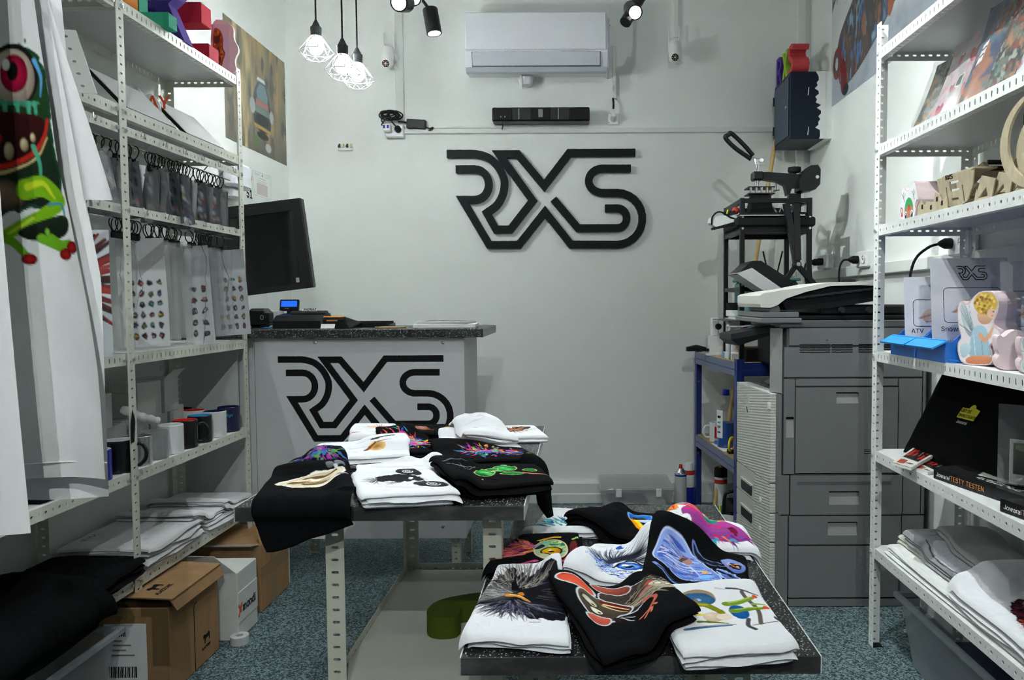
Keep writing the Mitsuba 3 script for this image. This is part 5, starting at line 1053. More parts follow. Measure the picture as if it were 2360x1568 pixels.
def carton(label, x, y, z, w, d, h, deg=0, flap=None, group=None):
    t = thing('mug_carton', label, 'carton', group); R = rot((0, 0, 1), deg)
    part(t, 'body', xf(box(-w / 2, w / 2, -d / 2, d / 2, 0, h, .001), R, (x, y, z)), 'white_card')
    part(t, 'lid_flap', xf(box(-w / 2 + .001, w / 2 - .001, -d / 2 - .0008, -d / 2 + .001, h * .72, h - .001), R, (x, y, z)), 'white_card')
    part(t, 'seam', xf(box(-w / 2 + .001, w / 2 - .001, -d / 2 - .0012, -d / 2, h * .712, h * .72), R, (x, y, z)), 'ink_grey')
    if flap: part(t, 'open_flap', xf(hull([(w / 2 - .002, -d / 2, h), (w / 2, -d / 2, h), (w / 2 - .002, d / 2, h), (w / 2, d / 2, h), (w / 2 + .03, -d / 2 + .005, h + .03), (w / 2 + .03, d / 2 - .005, h + .03)]), R, (x, y, z)), 'white_card')
B1 = .108
for (x, y, k, deg, lab) in ((-1.505, 2.345, 0, 3, 'white mug carton at the bottom beside the near post'), (-1.52, 2.47, 0, -4, 'white mug carton behind the steel mug'), (-1.515, 2.60, 0, 5, 'white mug carton behind the plain white mug'),
                            (-1.52, 2.725, 0, -2, 'white mug carton behind the black mug with a red inside'), (-1.52, 2.845, 0, 2, 'white mug carton under the tall one at the right of the pile'),
                            (-1.50, 2.15, 0, 2, 'white mug carton behind the blue mug'), (-1.50, 2.20, 1, -5, 'shadowed mug carton high behind the near post'), (-1.505, 2.375, 1, 4, 'white mug carton on the second layer right of the near post'),
                            (-1.505, 2.655, 1, -14, 'turned white mug carton on top of the pile, left of the tall one'), (-1.515, 2.80, 1, 3, 'tall white mug carton with an open flap at the right of the pile')):
    carton(lab, x, y, ZM + .0005 + k * (B1 + .001), .105, .105, B1 * (1.12 if 'tall' in lab else 1.0), deg, 'open flap' in lab)
t = thing('paper_twist', 'twisted white foam wrap lying on the mugs and cartons', 'wrapping')
a_ = np.array([-1.43, 2.44, ZM + .165]); b_ = np.array([-1.37, 2.535, ZM + .112]); pp = curve([a_, .5 * (a_ + b_) + [0, 0, -.004], b_], 40)
part(t, 'wrap', tube(pp, .011 + .0035 * np.abs(np.sin(np.linspace(0, 14, len(pp)))), 12), 'paper', True)

# ---- folded shirts on the lowest board
GL = Ground(-1.66, -1.20, 1.40, 3.15, ZS(4))
def art_size(txt_seed):
    def f(a, b, ar):
        s = Art(a, b, (214, 214, 216), ar, .004); R = np.random.default_rng(txt_seed); x = .60
        for i in range(5):
            s.line([(x, .10 + .02 * R.random()), (x + .02 * R.normal() * .5, .17)], .010, (30, 30, 32)); s.line([(x, .13), (x + .02, .11 + .05 * R.random())], .009, (30, 30, 32)); x += .045
        return s.rgb()
    return f
# a: from wall to aisle is (back left, back right, front right, front left) seen from the aisle
def shelf_quad(y0, y1, x0=-1.59, x1=-1.292): return [(x0, y1), (x0, y0), (x1, y0), (x1, y1)]
shirt('folded_shirt', 'white shirt at the bottom of the near stack on the lowest cream shelf', GL, shelf_quad(2.315, 2.68), .034, (206, 206, 208), None, 3, 41, 60, wr=.6)
shirt('folded_shirt', 'white shirt with a black size mark on top of the near stack', GL, shelf_quad(2.33, 2.68), .030, (214, 214, 216), art_size(3), 4, 42, 120, wr=.7)
shirt('folded_shirt', 'white shirt at the bottom of the far stack on the lowest cream shelf', GL, shelf_quad(2.70, 3.06), .034, (206, 206, 208), None, 3, 43, 60, wr=.6)
shirt('folded_shirt', 'white shirt with a black size mark in the middle of the lowest shelf', GL, shelf_quad(2.62, 2.86, -1.585, -1.30), .022, (214, 214, 216), art_size(5), 3, 44, 120, wr=.8)
shirt('folded_shirt', 'plain white shirt at the far end of the lowest cream shelf', GL, shelf_quad(2.83, 3.07), .024, (210, 210, 212), None, 3, 45, 90, wr=1.0)
sl = tube(curve([(-1.40, 2.40, ZS(4) + .03), (-1.31, 2.37, ZS(4) + .022), (-1.268, 2.352, ZS(4) + .004), (-1.245, 2.345, ZS(4) - .02)], 20), [.03, .03, .029, .028, .028, .027, .027, .026, .026, .025, .025, .024, .024, .023, .023, .022, .022, .021, .02][:19], 14)
shirt('folded_shirt', 'black shirts heaped on the lowest shelf beside the near post', GL, shelf_quad(2.04, 2.30, -1.58, -1.285), .055, BLK, None, 4, 46, 90, wr=1.6, bulge=.02)
shirt('folded_shirt', 'black shirt drooping over the lip of the near lowest shelf', GL, shelf_quad(1.60, 2.05, -1.58, -1.24), .050, BLK, None, 4, 47, 90, wr=1.6, bulge=.02, edge=('right', LX + .004))
whole('folded_shirt', 'dark folded shirt half hidden under the hanging shirt on the mug shelf', 'shirt', box(-1.56, -1.32, 1.90, 2.08, ZM + .0005, ZM + .05, .012), 'cloth_black')

# ---- floor under the left shelving
def big_carton(label, x0, x1, y0, y1, h, mat_='cardboard'):
    t = thing('cardboard_box', label, 'box'); part(t, 'body', box(x0, x1, y0, y1, .001, h, .002), mat_); return t
t = big_carton('brown carton with a horse emblem and an open lid under the near shelf', -1.50, -1.195, 2.235, 2.545, .262)
R_ = rot((0, 1, 0), 5)
part(t, 'lid', xf(box(-.31, .012, -.158, .155, 0, .005, .001), rot((0, 1, 0), 3), (-1.195, 2.39, .285)), 'cardboard')
part(t, 'lid_lip', hull([(-1.186, 2.232, .284), (-1.186, 2.545, .284), (-1.190, 2.232, .284), (-1.190, 2.545, .284), (-1.172, 2.24, .252), (-1.172, 2.54, .252), (-1.176, 2.24, .252), (-1.176, 2.54, .252)]), 'cardboard')
part(t, 'gap_shade', box(-1.49, -1.1965, 2.24, 2.54, .262, .278), 'cardboard_shaded')  # dark filler: shade under the raised lid put into its colour
part(t, 'seam', box(-1.1952, -1.1942, 2.380, 2.383, .002, .20), 'ink_black'); part(t, 'seam', tube([(-1.1946, 2.3815, .2), (-1.1946, 2.385, .212), (-1.1946, 2.40, .215)], .0012, 5), 'ink_black')
def horse(s): return Polygon(blob([(0, .4), (.1, .75), (.35, .62), (.62, .6), (.95, .75), (.98, .15), (.88, .1), (.85, .4), (.6, .38), (.35, .35), (.3, .02), (.2, .02), (.22, .4), (.1, .5)], 1)).buffer(0)
def sc2(p, s): return shapely.affinity.scale(p, s, s, origin=(0, 0))
import shapely.affinity
part(t, 'emblem', extr(sc2(horse(1), .045), .0006, (-1.1947, 2.435, .060), (0, 1, 0), (0, 0, 1)), 'ink_black', label='black horse emblem on the side')
part(t, 'lettering', text('ALAZZONI', .008, (-1.1947, 2.425, .046), (0, 1, 0), (0, 0, 1), .0006), 'ink_black')
ux, uy = np.array([0, 1.0, 0]), np.array([-math.cos(math.radians(3)), 0, math.sin(math.radians(3))])
lz = np.array([-1.235, 2.255, .2925])
part(t, 'emblem', extr(sc2(horse(1), .05), .0006, lz + ux * .03 + uy * .018 + [0, 0, .001], ux, uy), 'ink_black', label='black horse emblem on the lid')
part(t, 'lettering', text('ALAZZONI', .012, lz + uy * .0 + [0, 0, .001], ux, uy, .0006), 'ink_black')
lb = part(t, 'shipping_label', box(-1.385, -1.262, 2.2335, 2.2352, .01, .215), 'paper', label='white shipping label with a barcode')
x = -1.372
for i in range(16): w_ = (.0015, .003, .002, .004)[i % 4]; part(lb, 'bar', box(x, x + w_, 2.2328, 2.2336, .055, .088), 'ink_black'); x += w_ + .0025
for i, z in enumerate((.12, .135, .15, .163)): part(lb, 'text_line', box(-1.372, -1.372 + (.075, .05, .065, .04)[i], 2.2328, 2.2336, z, z + .004), 'ink_grey')
for i in range(5): part(lb, 'bar', box(-1.345 + i * .005, -1.342 + i * .005, 2.2328, 2.2336, .178, .205), 'ink_black')
t = big_carton('white carton printed mondi between the two brown cartons', -1.46, -1.155, 2.60, 2.76, .235, 'white_card')
part(t, 'raised_flap', hull([(-1.40, 2.60, .235), (-1.16, 2.60, .235), (-1.40, 2.603, .235), (-1.16, 2.603, .235), (-1.36, 2.575, .305), (-1.22, 2.575, .30), (-1.36, 2.578, .305), (-1.22, 2.578, .30)]), 'white_card')
part(t, 'front_tuck', box(-1.156, -1.1525, 2.602, 2.758, .06, .165, .001), 'white_card')
part(t, 'lettering', text('mondi', .027, (-1.1522, 2.630, .092), (0, 1, 0), (0, 0, 1), .0006, True), 'ink_black')
part(t, 'logo_mark', extr(unary_union([LineString([(0, 0), (.022, .036)]).buffer(.0045), LineString([(.0, .036), (.016, .012)]).buffer(.0045)]), .0006, (-1.1522, 2.603, .086), (0, 1, 0), (0, 0, 1)), 'ink_red')
t = big_carton('big taped brown carton with a handwritten mark by the counter', -1.48, -1.175, 2.845, 3.115, .255)
part(t, 'raised_flap', hull([(-1.48, 2.845, .255), (-1.18, 2.845, .255), (-1.48, 2.848, .255), (-1.18, 2.848, .255), (-1.46, 2.80, .262), (-1.19, 2.80, .262), (-1.46, 2.80, .266), (-1.19, 2.80, .266)]), 'grey_plastic_light')
part(t, 'raised_flap', hull([(-1.175, 2.85, .255), (-1.178, 2.85, .255), (-1.175, 3.11, .255), (-1.178, 3.11, .255), (-1.20, 2.88, .30), (-1.203, 2.88, .30), (-1.20, 3.10, .30), (-1.203, 3.10, .30)]), 'cardboard')
part(t, 'tape', box(-1.1752, -1.1742, 2.94, 2.99, .002, .254), 'brown_tape', label='brown packing tape'); part(t, 'tape', box(-1.1752, -1.1740, 2.846, 3.114, .12, .17), 'brown_tape')
part(t, 'mark', cat_(*[tube([(x0_, 2.8442, z0_), (x1_, 2.8442, z1_)], .0022, 5) for x0_, z0_, x1_, z1_ in ((-1.262, .185, -1.248, .19), (-1.248, .19, -1.258, .165), (-1.236, .195, -1.236, .165), (-1.215, .19, -1.255, .11), (-1.25, .15, -1.225, .09), (-1.23, .10, -1.215, .085))]), 'ink_black')
whole('tape_roll', 'small grey roll on the carpet beside the brown carton', 'roll', lathe([(0, .012), (0, .03), (1, .03), (1, .012), (0, .012)], (-1.145, 2.585, .001), (-1.145, 2.585, .028), 24), 'grey_panel', 40)
def tub(label, x0, x1, y0, y1, h, inner=None, name='storage_tub'):
    t = thing(name, label, 'storage box'); tp = .03
    def ringq(ins, z): return [np.array(p + (z,)) for p in list(rrect(x0 + ins, y0 + ins, x1 - ins, y1 - ins, .03, 4).exterior.coords)[:-1]]
    b0, b1 = ringq(tp, .004), ringq(0, h); n = len(b0); V = np.array(b0 + b1 + [np.mean(b0, 0)]); F = []
    for i in range(n): j = (i + 1) % n; F += [(i, j, n + j), (i, n + j, n + i), (j, i, 2 * n)]
    part(t, 'body', trimesh.Trimesh(V, F, process=False), 'tub_plastic', 40)
    rim = sbox(x0, y0, x1, y1).buffer(.012).difference(sbox(x0 + .006, y0 + .006, x1 - .006, y1 - .006)); part(t, 'rim', extr(rim, .012, (0, 0, h - .008), (1, 0, 0), (0, 1, 0)), 'tub_plastic', label='thick clear rim'); return t
tub('clear plastic tub on the floor under the black shirts', -1.57, -1.305, 1.72, 2.18, .222)
# ================================================================== things on the right shelving
ZR = lambda i: RLEV[i] + .0148
def bag(label, y1, y0, zb, h, x0, lean, art, res=(70, 100), cat='bag', film=True):
    """flat pack standing on a board, face to the aisle: left edge at y1 (far), right edge at y0"""
    t = thing('puzzle_bag', label, cat); a, b = uvgrid(*res); w = y1 - y0
    X = x0 + lean * (1 - b) + .004 * np.sin(a * 6 + b * 4); P = np.stack([X, y1 - a * w, zb + h * (1 - b)], -1); m = grid(P); m.invert()
    part(t, 'picture_card', m, 'print_gloss', True, color=art(a, b, w / h))
    part(t, 'backing', hull([(x0 + .005 + q * lean + s, y, zb + q * h) for q in (0, 1) for s in (0, .004) for y in (y0, y1)]), 'charcoal')
    if film:
        a2, b2 = uvgrid(14, 20); w2 = meshkit.fbm(np.stack([a2 * 5 + y0 * 9, b2 * 7, 0 * a2], -1), 2); F = np.stack([x0 + lean * (1 - b2) - .003 - .006 * w2, y1 + .005 - a2 * (w + .01), zb + (h + .012) * (1 - b2)], -1); part(t, 'clear_sleeve', grid(F), 'clear_film', True, label='crinkled clear sleeve')
    return t
def art_mix(base, cols, seed, fr=8, th=.52, fy=None, extra=None):
    def f(a, b, ar):
        s = Art(a, b, base, ar); s.speck(np.full(s.x.size, -1.0), cols, fr, seed, th, fy)
        if extra: extra(s)
        return s.rgb()
    return f
def hearts(s):
    for cx, cy, r, c in ((.32, .26, .10, (150, 50, 66)), (.70, .30, .13, (176, 70, 78)), (.40, .62, .07, (90, 80, 86)), (.74, .70, .12, (170, 84, 84)), (.24, .84, .11, (140, 40, 80))): s.poly([(cx, cy + r), (cx - r, cy - r * .1), (cx - r * .6, cy - r * .8), (cx, cy - r * .3), (cx + r * .6, cy - r * .8), (cx + r, cy - r * .1)], c, (206, 120, 130))
    s.poly([(.50, .52), (.60, .50), (.58, .62), (.48, .62)], (60, 70, 66), edge=(220, 220, 214), smooth=False)
def barcode(s): s.poly([(.20, .40), (.42, .38), (.38, .58), (.18, .60)], (220, 222, 220), smooth=False); s.line([(.22, .45), (.38, .44)], .02, (40, 40, 44)); s.line([(.22, .52), (.36, .51)], .02, (40, 40, 44))
z_ = ZR(1)
bag('puzzle bag with a grey and orange muddy car picture, leftmost on the upper shelf', 2.445, 2.265, z_, .225, 1.030, .085, art_mix((84, 88, 86), [(116, 92, 60), (60, 66, 66), (116, 120, 120), (140, 106, 62)], 3, 7, .54, 12))
whole('puzzle_card', 'black card with a white mark sticking up behind the leftmost puzzle bag', 'card', hull([(1.12, 2.36, z_ + .12), (1.12, 2.22, z_ + .12), (1.155, 2.36, z_ + .245), (1.155, 2.22, z_ + .245), (1.124, 2.36, z_ + .12), (1.159, 2.22, z_ + .245), (1.10, 2.36, z_ + .0005), (1.10, 2.22, z_ + .0005), (1.104, 2.22, z_ + .0005)]), 'charcoal')
bag('puzzle bag with red and pink hearts, second from the far white post', 2.285, 2.055, z_, .235, 1.012, .085, art_mix((190, 178, 182), [(206, 160, 170), (176, 168, 172)], 5, 6, .55, None, hearts))
bag('puzzle bag with a teal and orange picture and a barcode, third from the far post', 2.075, 1.915, z_, .262, .998, .085, art_mix((72, 90, 102), [(130, 82, 64), (86, 112, 126), (60, 68, 96), (140, 92, 70)], 7, 5, .52, 7, barcode))
bag('puzzle bag with a dark festive floral picture, fourth from the far post', 1.925, 1.765, z_, .270, .990, .085, art_mix((52, 56, 54), [(150, 154, 146), (116, 56, 50), (56, 96, 90), (96, 96, 90), (150, 106, 80)], 9, 12, .58))
bag('puzzle bag with a pale floral picture at the picture edge', 1.775, 1.60, z_, .25, .984, .085, art_mix((206, 210, 214), [(150, 160, 200), (176, 110, 130), (130, 150, 120)], 11, 10, .62))

# reindeer, wooden kits
def side_print(o, w, h, art, res, off=.0008):
    """face towards the aisle; o: far bottom corner"""
    a, b = uvgrid(*res); P = np.stack([np.full_like(a, o[0] - off), o[1] - a * w, o[2] + h * (1 - b)], -1); m = grid(P); m.invert(); return m, art(a, b, w / h)
DEER = [(.10, .0), (.04, .28), (.0, .52), (.10, .60), (.06, .84), (.20, .98), (.34, .84), (.46, .80), (.58, .88), (.66, 1.0), (.84, 1.0), (.90, .80), (.96, .66), (1.0, .46), (.90, .30), (.84, .0)]
def art_deer(a, b, ar):
    s = Art(a, b, (228, 228, 230), ar); s.poly([(.28, .98), (.30, .56), (.42, .42), (.60, .42), (.74, .56), (.78, .98)], (178, 116, 84)); s.poly([(.28, .70), (.34, .48), (.50, .36), (.66, .46), (.74, .66), (.62, .66), (.52, .54), (.42, .66)], (40, 150, 84)); s.poly([(.44, .62), (.52, .54), (.60, .62), (.56, .74), (.47, .74)], (176, 70, 56))
    for x in (.36, .68): s.ell(x, .84, .075, .10, (236, 236, 232)); s.ell(x, .86, .055, .085, (30, 34, 44)); s.ell(x - .01, .82, .016, .024, (240, 240, 240))
    for x, d in ((.22, -1), (.74, 1)): s.line([(x + .06, .48), (x, .32), (x + .02, .22)], .022, (44, 50, 54)); s.line([(x, .34), (x - .08 * 1, .24)], .016, (44, 50, 54)); s.line([(x + .02, .38), (x + .10, .26)], .016, (44, 50, 54))
    s.ell(.14, .70, .055, .11, (120, 74, 70), rot=-20); s.ell(.14, .70, .03, .07, (222, 170, 170), rot=-20); s.ell(.92, .62, .06, .12, (120, 74, 70), rot=20); s.ell(.92, .62, .035, .08, (222, 170, 170), rot=20); s.ell(.16, .82, .05, .05, (190, 50, 50)); s.ell(.52, .97, .05, .03, (206, 90, 80)); return s.rgb()
t = thing('cutout_figure', 'white cut out reindeer figure with a green cap on the middle right shelf', 'figure'); z_ = ZR(2); o_ = np.array([1.0, 2.435, z_ + .0005])
part(t, 'body', extr(Polygon([(x * .135, y * .112) for x, y in blob(DEER, 2)]), .07, o_, (0, -1, 0), (0, 0, 1), (1, 0, 0)), 'pink_foam')
m_, c_ = side_print(o_, .135, .112, art_deer, (70, 70))
q_ = np.c_[1 - 0 * (np.asarray(m_.vertices)[:, 0]), (2.435 - np.asarray(m_.vertices)[:, 1]) / .135, (np.asarray(m_.vertices)[:, 2] - o_[2]) / .112]
PG = Polygon(blob(DEER, 2)).buffer(-.012); inn = shapely.contains_xy(PG, q_[:, 1], q_[:, 2]); fk = inn[m_.faces].all(1)
part(t, 'picture', trimesh.Trimesh(m_.vertices, m_.faces[fk], process=False), 'print_paper', color=c_)
def plate(poly, o, ex, ey, th=.0035): return extr(poly, th, o, ex, ey)
def slotted(outer, slots): return Polygon(outer, [list(sbox(*q).exterior.coords) for q in slots])
t = thing('wooden_model', 'low jigsaw cut plywood strip with notches along the shelf lip', 'wooden model')
pl = [(0, 0), (0, .030), (.02, .045), (.035, .03), (.05, .03), (.055, .038), (.10, .03), (.11, .055), (.13, .05), (.14, .025), (.17, .035), (.18, 0)]
part(t, 'plate', plate(Polygon(pl), (.988, 2.27, z_ + .0005), (0, -1, 0), (0, 0, 1)), 'plywood')
for i, (u, v) in enumerate(((.03, .02), (.085, .012), (.12, .03), (.15, .016))): part(t, 'engraved_notch', box(.9835, .985, 2.27 - u - .006, 2.27 - u + .003, z_ + v, z_ + v + .012), 'burnt_edge')
t = thing('wooden_model', 'plywood glider kit with a slanted slotted wing and propeller', 'wooden model')
o_ = np.array([1.03, 2.27, z_ + .001]); w1 = slotted([(0, 0), (.20, 0), (.20, .075), (0, .075)], [(.02, .025, .09, .045), (.11, .025, .18, .045)])
dw = np.array([.25, -.80, .52]); dw /= np.linalg.norm(dw); nw = np.cross(dw, [1, 0, 0]); nw /= np.linalg.norm(nw)
part(t, 'wing', plate(w1, o_, dw, np.array([.9, .28, 0]) / np.hypot(.9, .28), .005), 'plywood')
part(t, 'fuselage', plate(slotted([(0, 0), (.19, 0), (.19, .06), (.10, .085), (.03, .05)], [(.03, .015, .075, .022), (.09, .04, .13, .047)]), o_ + [.04, 0, 0], (.3, -.95, 0), (0, 0, 1), .005), 'plywood')
for dz in (0, .016): part(t, 'propeller', hull([o_ + dw * .20 + np.array([.02 + .012 * i, .004 * j, .012 * k + dz]) for i in (0, 5) for j in (0, 1) for k in (0, 1)]), 'burnt_edge')
part(t, 'nose', cyl(o_ + dw * .19, o_ + dw * .22 + [0, 0, .004], .017, .009, 12), 'plywood')
t = thing('wooden_model', 'pale plywood shield shaped kit with dark slits in front of the glider', 'wooden model')
sh = Polygon([(0, .085), (.005, .04), (.03, .008), (.075, 0), (.12, .012), (.15, .05), (.165, .09)], [list(sbox(.055, .064, .095, .070).exterior.coords), list(sbox(.055, .044, .095, .050).exterior.coords), list(sbox(.055, .020, .085, .026).exterior.coords), list(sbox(.035, .008, .040, .058).exterior.coords), list(sbox(.105, .012, .110, .055).exterior.coords)])
part(t, 'shield', plate(sh, (1.0, 2.15, z_ + .006), (.12, -.99, 0), (-.16, 0, .98)), 'plywood'); part(t, 'top_plate', hull([(1.0 + a, 2.155 - b, z_ + .092 + c) for a in (0, .06) for b in (0, .17) for c in (0, .005)]), 'plywood'); part(t, 'lettering', text('RXS', .012, (.983, 2.095, z_ + .079), (.12, -.99, 0), (-.16, 0, .98), .002), 'burnt_edge')
part(t, 'stand', box(1.02, 1.05, 2.0, 2.14, z_ + .0005, z_ + .012), 'plywood')
t = thing('wooden_model', 'plywood boat kit with a dark mast between the shield and the wheel', 'wooden model')
part(t, 'side_plate', plate(slotted([(0, 0), (.22, 0), (.25, .12), (.17, .13), (.02, .02)], [(.05, .02, .10, .03), (.12, .05, .18, .06)]), (1.06, 2.06, z_ + .001), (.2, -.98, 0), (0, 0, 1), .005), 'plywood')
part(t, 'deck', hull([np.array([1.04, 2.06, z_ + .004]) + a * np.array([.09, 0, 0]) + b * np.array([.04, -.19, .135]) + np.array([0, 0, c]) for a in (0, 1) for b in (0, 1) for c in (0, .006)]), 'plywood')
part(t, 'mast', hull([(1.07, 1.885 + a, z_ + q) for a in (0, .006) for q in (.09, .205)] + [(1.08, 1.888, z_ + .12)]), 'burnt_edge'); part(t, 'sail', plate(Polygon(blob([(0, 0), (.06, .0), (.09, .05), (.02, .07)], 2)), (1.08, 1.90, z_ + .11), (.5, -.86, 0), (0, 0, 1)), 'plywood')
for i in range(3): part(t, 'frame', plate(slotted([(0, 0), (.07, 0), (.10, .05), (.05, .065)], [(.02, .012, .06, .035)]), (.995 + .012 * i, 1.965 - .055 * i, z_ + .001), (.1, -.99, 0), (-.1, .15, .98)), 'plywood')
t = thing('wooden_model', 'plywood wheel kit with a big round disc at the picture edge', 'wooden model')
part(t, 'disc', plate(Point(0, 0).buffer(.085), (1.01, 1.69, z_ + .092), (.2, -.98, 0), (0, 0, 1), .005), 'plywood'); part(t, 'rim_arc', plate(Point(0, 0).buffer(.105).difference(Point(.012, .006).buffer(.094)).difference(sbox(.05, -.2, .2, .2)), (.995, 1.70, z_ + .108), (.2, -.98, 0), (0, 0, 1), .007), 'plywood')
part(t, 'chimney', box(1.0, 1.02, 1.735, 1.76, z_ + .16, z_ + .235), 'plywood'); part(t, 'foot', box(.985, 1.08, 1.66, 1.74, z_ + .0005, z_ + .010), 'plywood')

# blue bins and bagged kits
z_ = ZR(3)
def bin_(label, y1, y0, x0=.935, x1=1.20, h=.15):
    t = thing('storage_bin', label, 'bin'); th = .004; lipz = .052
    prof = Polygon([(0, .0), (0, lipz), (.045, .075), (.075, .13), (.10, h), (x1 - x0, h), (x1 - x0, 0)])
    f = Polygon(blob([(0, 0), (0, lipz), (.02, lipz + .004), (.05, .085), (.07, .128), (.10, h), (.16, h), (x1 - x0, h), (x1 - x0, 0)], 1))
    for y in (y0 + .001, y1 - .001 - th): part(t, 'side_wall', extr(f, th, (x0 + .035, y, z_ + .001), (1, 0, 0), (0, 0, 1), (0, 1, 0)), 'bin_blue', label=None)
    part(t, 'floor', box(x0 + .036, x1 + .03, y0 + .002, y1 - .002, z_ + .0006, z_ + .005), 'bin_blue'); part(t, 'back_wall', box(x1 + .026, x1 + .031, y0 + .004, y1 - .004, z_ + .003, z_ + h), 'bin_blue'); part(t, 'front_wall', hull([(x0 + .036 + s, y, z_ + q) for s in (0, .004) for y in (y0 + .002, y1 - .002) for q in (.001, lipz + .008)]), 'bin_blue')
    part(t, 'front_lip', hull([(x0 + .042, y, z_ + lipz + .010) for y in (y0, y1)] + [(x0 + .042, y, z_ + lipz + .006) for y in (y0, y1)] + [(x0, y, z_ + lipz - .012) for y in (y0 + .006, y1 - .006)] + [(x0 + .002, y, z_ + lipz - .016) for y in (y0 + .006, y1 - .006)]), 'bin_lip', label='bright blue sloping lip'); return t
bin_('blue open fronted bin at the far white post holding the smaller kit bag', 2.415, 2.235)
bin_('blue open fronted bin beside the angel holding the larger kit bag', 2.232, 2.052)
bin_('blue open fronted bin behind the angels', 1.92, 1.74, 1.085, 1.235)
def kit(label, c, w, h, yaw, name, sub, logo=True, seed=1):
    t = thing('kit_bag', label, 'bag'); R = rot((0, 0, 1), yaw); ex, ey, en = R @ [1, 0, 0], np.array([0, .10, .995]), R @ [0, -1, 0]; c = np.asarray(c, float); o = c - ex * w / 2
    def art(a, b, ar):
        s = Art(a, b, (214, 215, 222), ar)
        R2 = np.random.default_rng(seed)
        s.poly([(.30, .52), (.40, .44), (.62, .40), (.80, .46), (.84, .56), (.66, .60), (.50, .56), (.36, .60)], (206, 176, 150), (186, 160, 140)); s.poly([(.56, .42), (.70, .36), (.78, .48), (.66, .52)], (196, 170, 150)); s.line([(.28, .55), (.66, .47)], .02, (150, 110, 90)); s.line([(.40, .60), (.80, .58)], .02, (140, 90, 76)); s.ell(.64, .44, .02, .02, (40, 36, 36)); s.ell(.70, .46, .02, .02, (40, 36, 36)); return s.rgb()
    a, b = uvgrid(50, 70); P = o + (a * w)[..., None] * ex + (h * (1 - b))[..., None] * ey; m = grid(P); m.invert(); part(t, 'card', m, 'print_gloss', True, color=art(a, b, w / h))
    part(t, 'contents', hull([c + ex * s * w * .42 + ey * q - en * d for s in (-1, 1) for q in (.01, h * .55) for d in (.002, .03)]), 'paper')
    fr = rrect(.16 * w, .34 * h, .90 * w, .70 * h, .012); part(t, 'frame_line', extr(fr.difference(fr.buffer(-.0012)), .0004, o + en * .0006, ex, ey, en), 'ink_black')
    if logo:
        lw = w * .40
        for p in logo_poly(lw / 2070, 62): part(t, 'logo_stroke', extr(p, .0004, o + ex * w * .34 + ey * h * .97 * .95 + en * .0008, ex, ey, en), 'ink_black')
    part(t, 'lettering', text(name, .0125, o + ex * w * .12 + ey * h * .255 + en * .0006, ex, ey, .0004), 'ink_black'); part(t, 'lettering', text(sub, .010, o + ex * w * .12 + ey * h * .13 + en * .0006, ex, ey, .0004), 'ink_grey')
    a2, b2 = uvgrid(16, 22); w2 = meshkit.fbm(np.stack([a2 * 4 + seed, b2 * 6, 0 * a2], -1), 2, seed); F = o + ((a2 * (w + .024) - .012))[..., None] * ex + ((h + .03) * (1 - b2) - .005)[..., None] * ey + (.005 + .008 * w2)[..., None] * en; part(t, 'clear_bag', grid(F), 'clear_film', True, label='crinkled clear bag')
kit('smaller clear kit bag lettered ATV in the far blue bin', (1.055, 2.315, z_ + .012), .150, .225, -12, 'ATV', 'Model', False, 3)
kit('larger clear kit bag with RXS letters and Snow lettering in the second blue bin', (1.085, 2.145, z_ + .012), .205, .272, -6, 'Snowmobil', 'Traktor', True, 5)
kit('clear kit bag behind the angel at the picture edge', (1.165, 1.99, z_ + .012), .15, .255, -4, 'Kit', 'Model', False, 8)
ANG = [(.10, .0), (.02, .16), (.02, .30), (.10, .36), (.02, .52), (.0, .80), (.08, .88), (.18, .80), (.30, .92), (.44, 1.0), (.66, .98), (.76, .84), (.72, .68), (.64, .56), (.80, .46), (.76, .32), (.60, .28), (.66, .18), (.66, .02), (.40, .0)]
def art_angel(a, b, ar):
    s = Art(a, b, (232, 226, 230), ar)
    s.poly([(.05, .18), (.14, .16), (.26, .34), (.34, .52), (.28, .66), (.12, .50)], (196, 206, 210), (150, 166, 172)); s.fan(.30, .58, .05, .38, 200, 262, 9, [(120, 136, 144), (216, 222, 224)], .012, 3)
    s.poly([(.36, .30), (.46, .30), (.60, .34), (.66, .28), (.64, .42), (.50, .46), (.40, .42)], (222, 180, 150), (200, 150, 120)); s.ell(.52, .17, .21, .16, (206, 172, 80))
    Rr = np.random.default_rng(4)
    for i in range(60):
        q, r = Rr.random() * 6.28, .92 * math.sqrt(Rr.random()); s.ell(.50 + .19 * r * math.cos(q), .17 + .14 * r * math.sin(q), .026, .020, [(232, 204, 110), (180, 140, 56), (214, 180, 84), (146, 108, 40)][i % 4])
    s.ell(.62, .30, .07, .06, (228, 188, 160)); s.ell(.66, .28, .012, .010, (70, 70, 80)); s.ell(.64, .335, .012, .006, (190, 90, 90))
    s.poly([(.28, .56), (.36, .46), (.50, .46), (.58, .56), (.60, .74), (.66, .86), (.42, .92), (.22, .88), (.26, .70)], (176, 206, 220), (150, 184, 200)); s.line([(.32, .60), (.36, .86)], .01, (226, 236, 240)); s.line([(.46, .66), (.50, .88)], .01, (120, 156, 176)); s.poly([(.06, .74), (.22, .70), (.30, .76), (.20, .90), (.10, .92)], (206, 222, 230), (170, 196, 210))
    s.line([(.44, .60), (.52, .66), (.62, .56)], .07, (224, 170, 136), .05); s.line([(.60, .60), (.66, .48)], .06, (226, 176, 144), .03); s.poly([(.16, .94), (.26, .88), (.50, .86), (.64, .86), (.66, .96), (.44, .99), (.22, .99)], (220, 150, 110), (190, 110, 76)); return s.rgb()
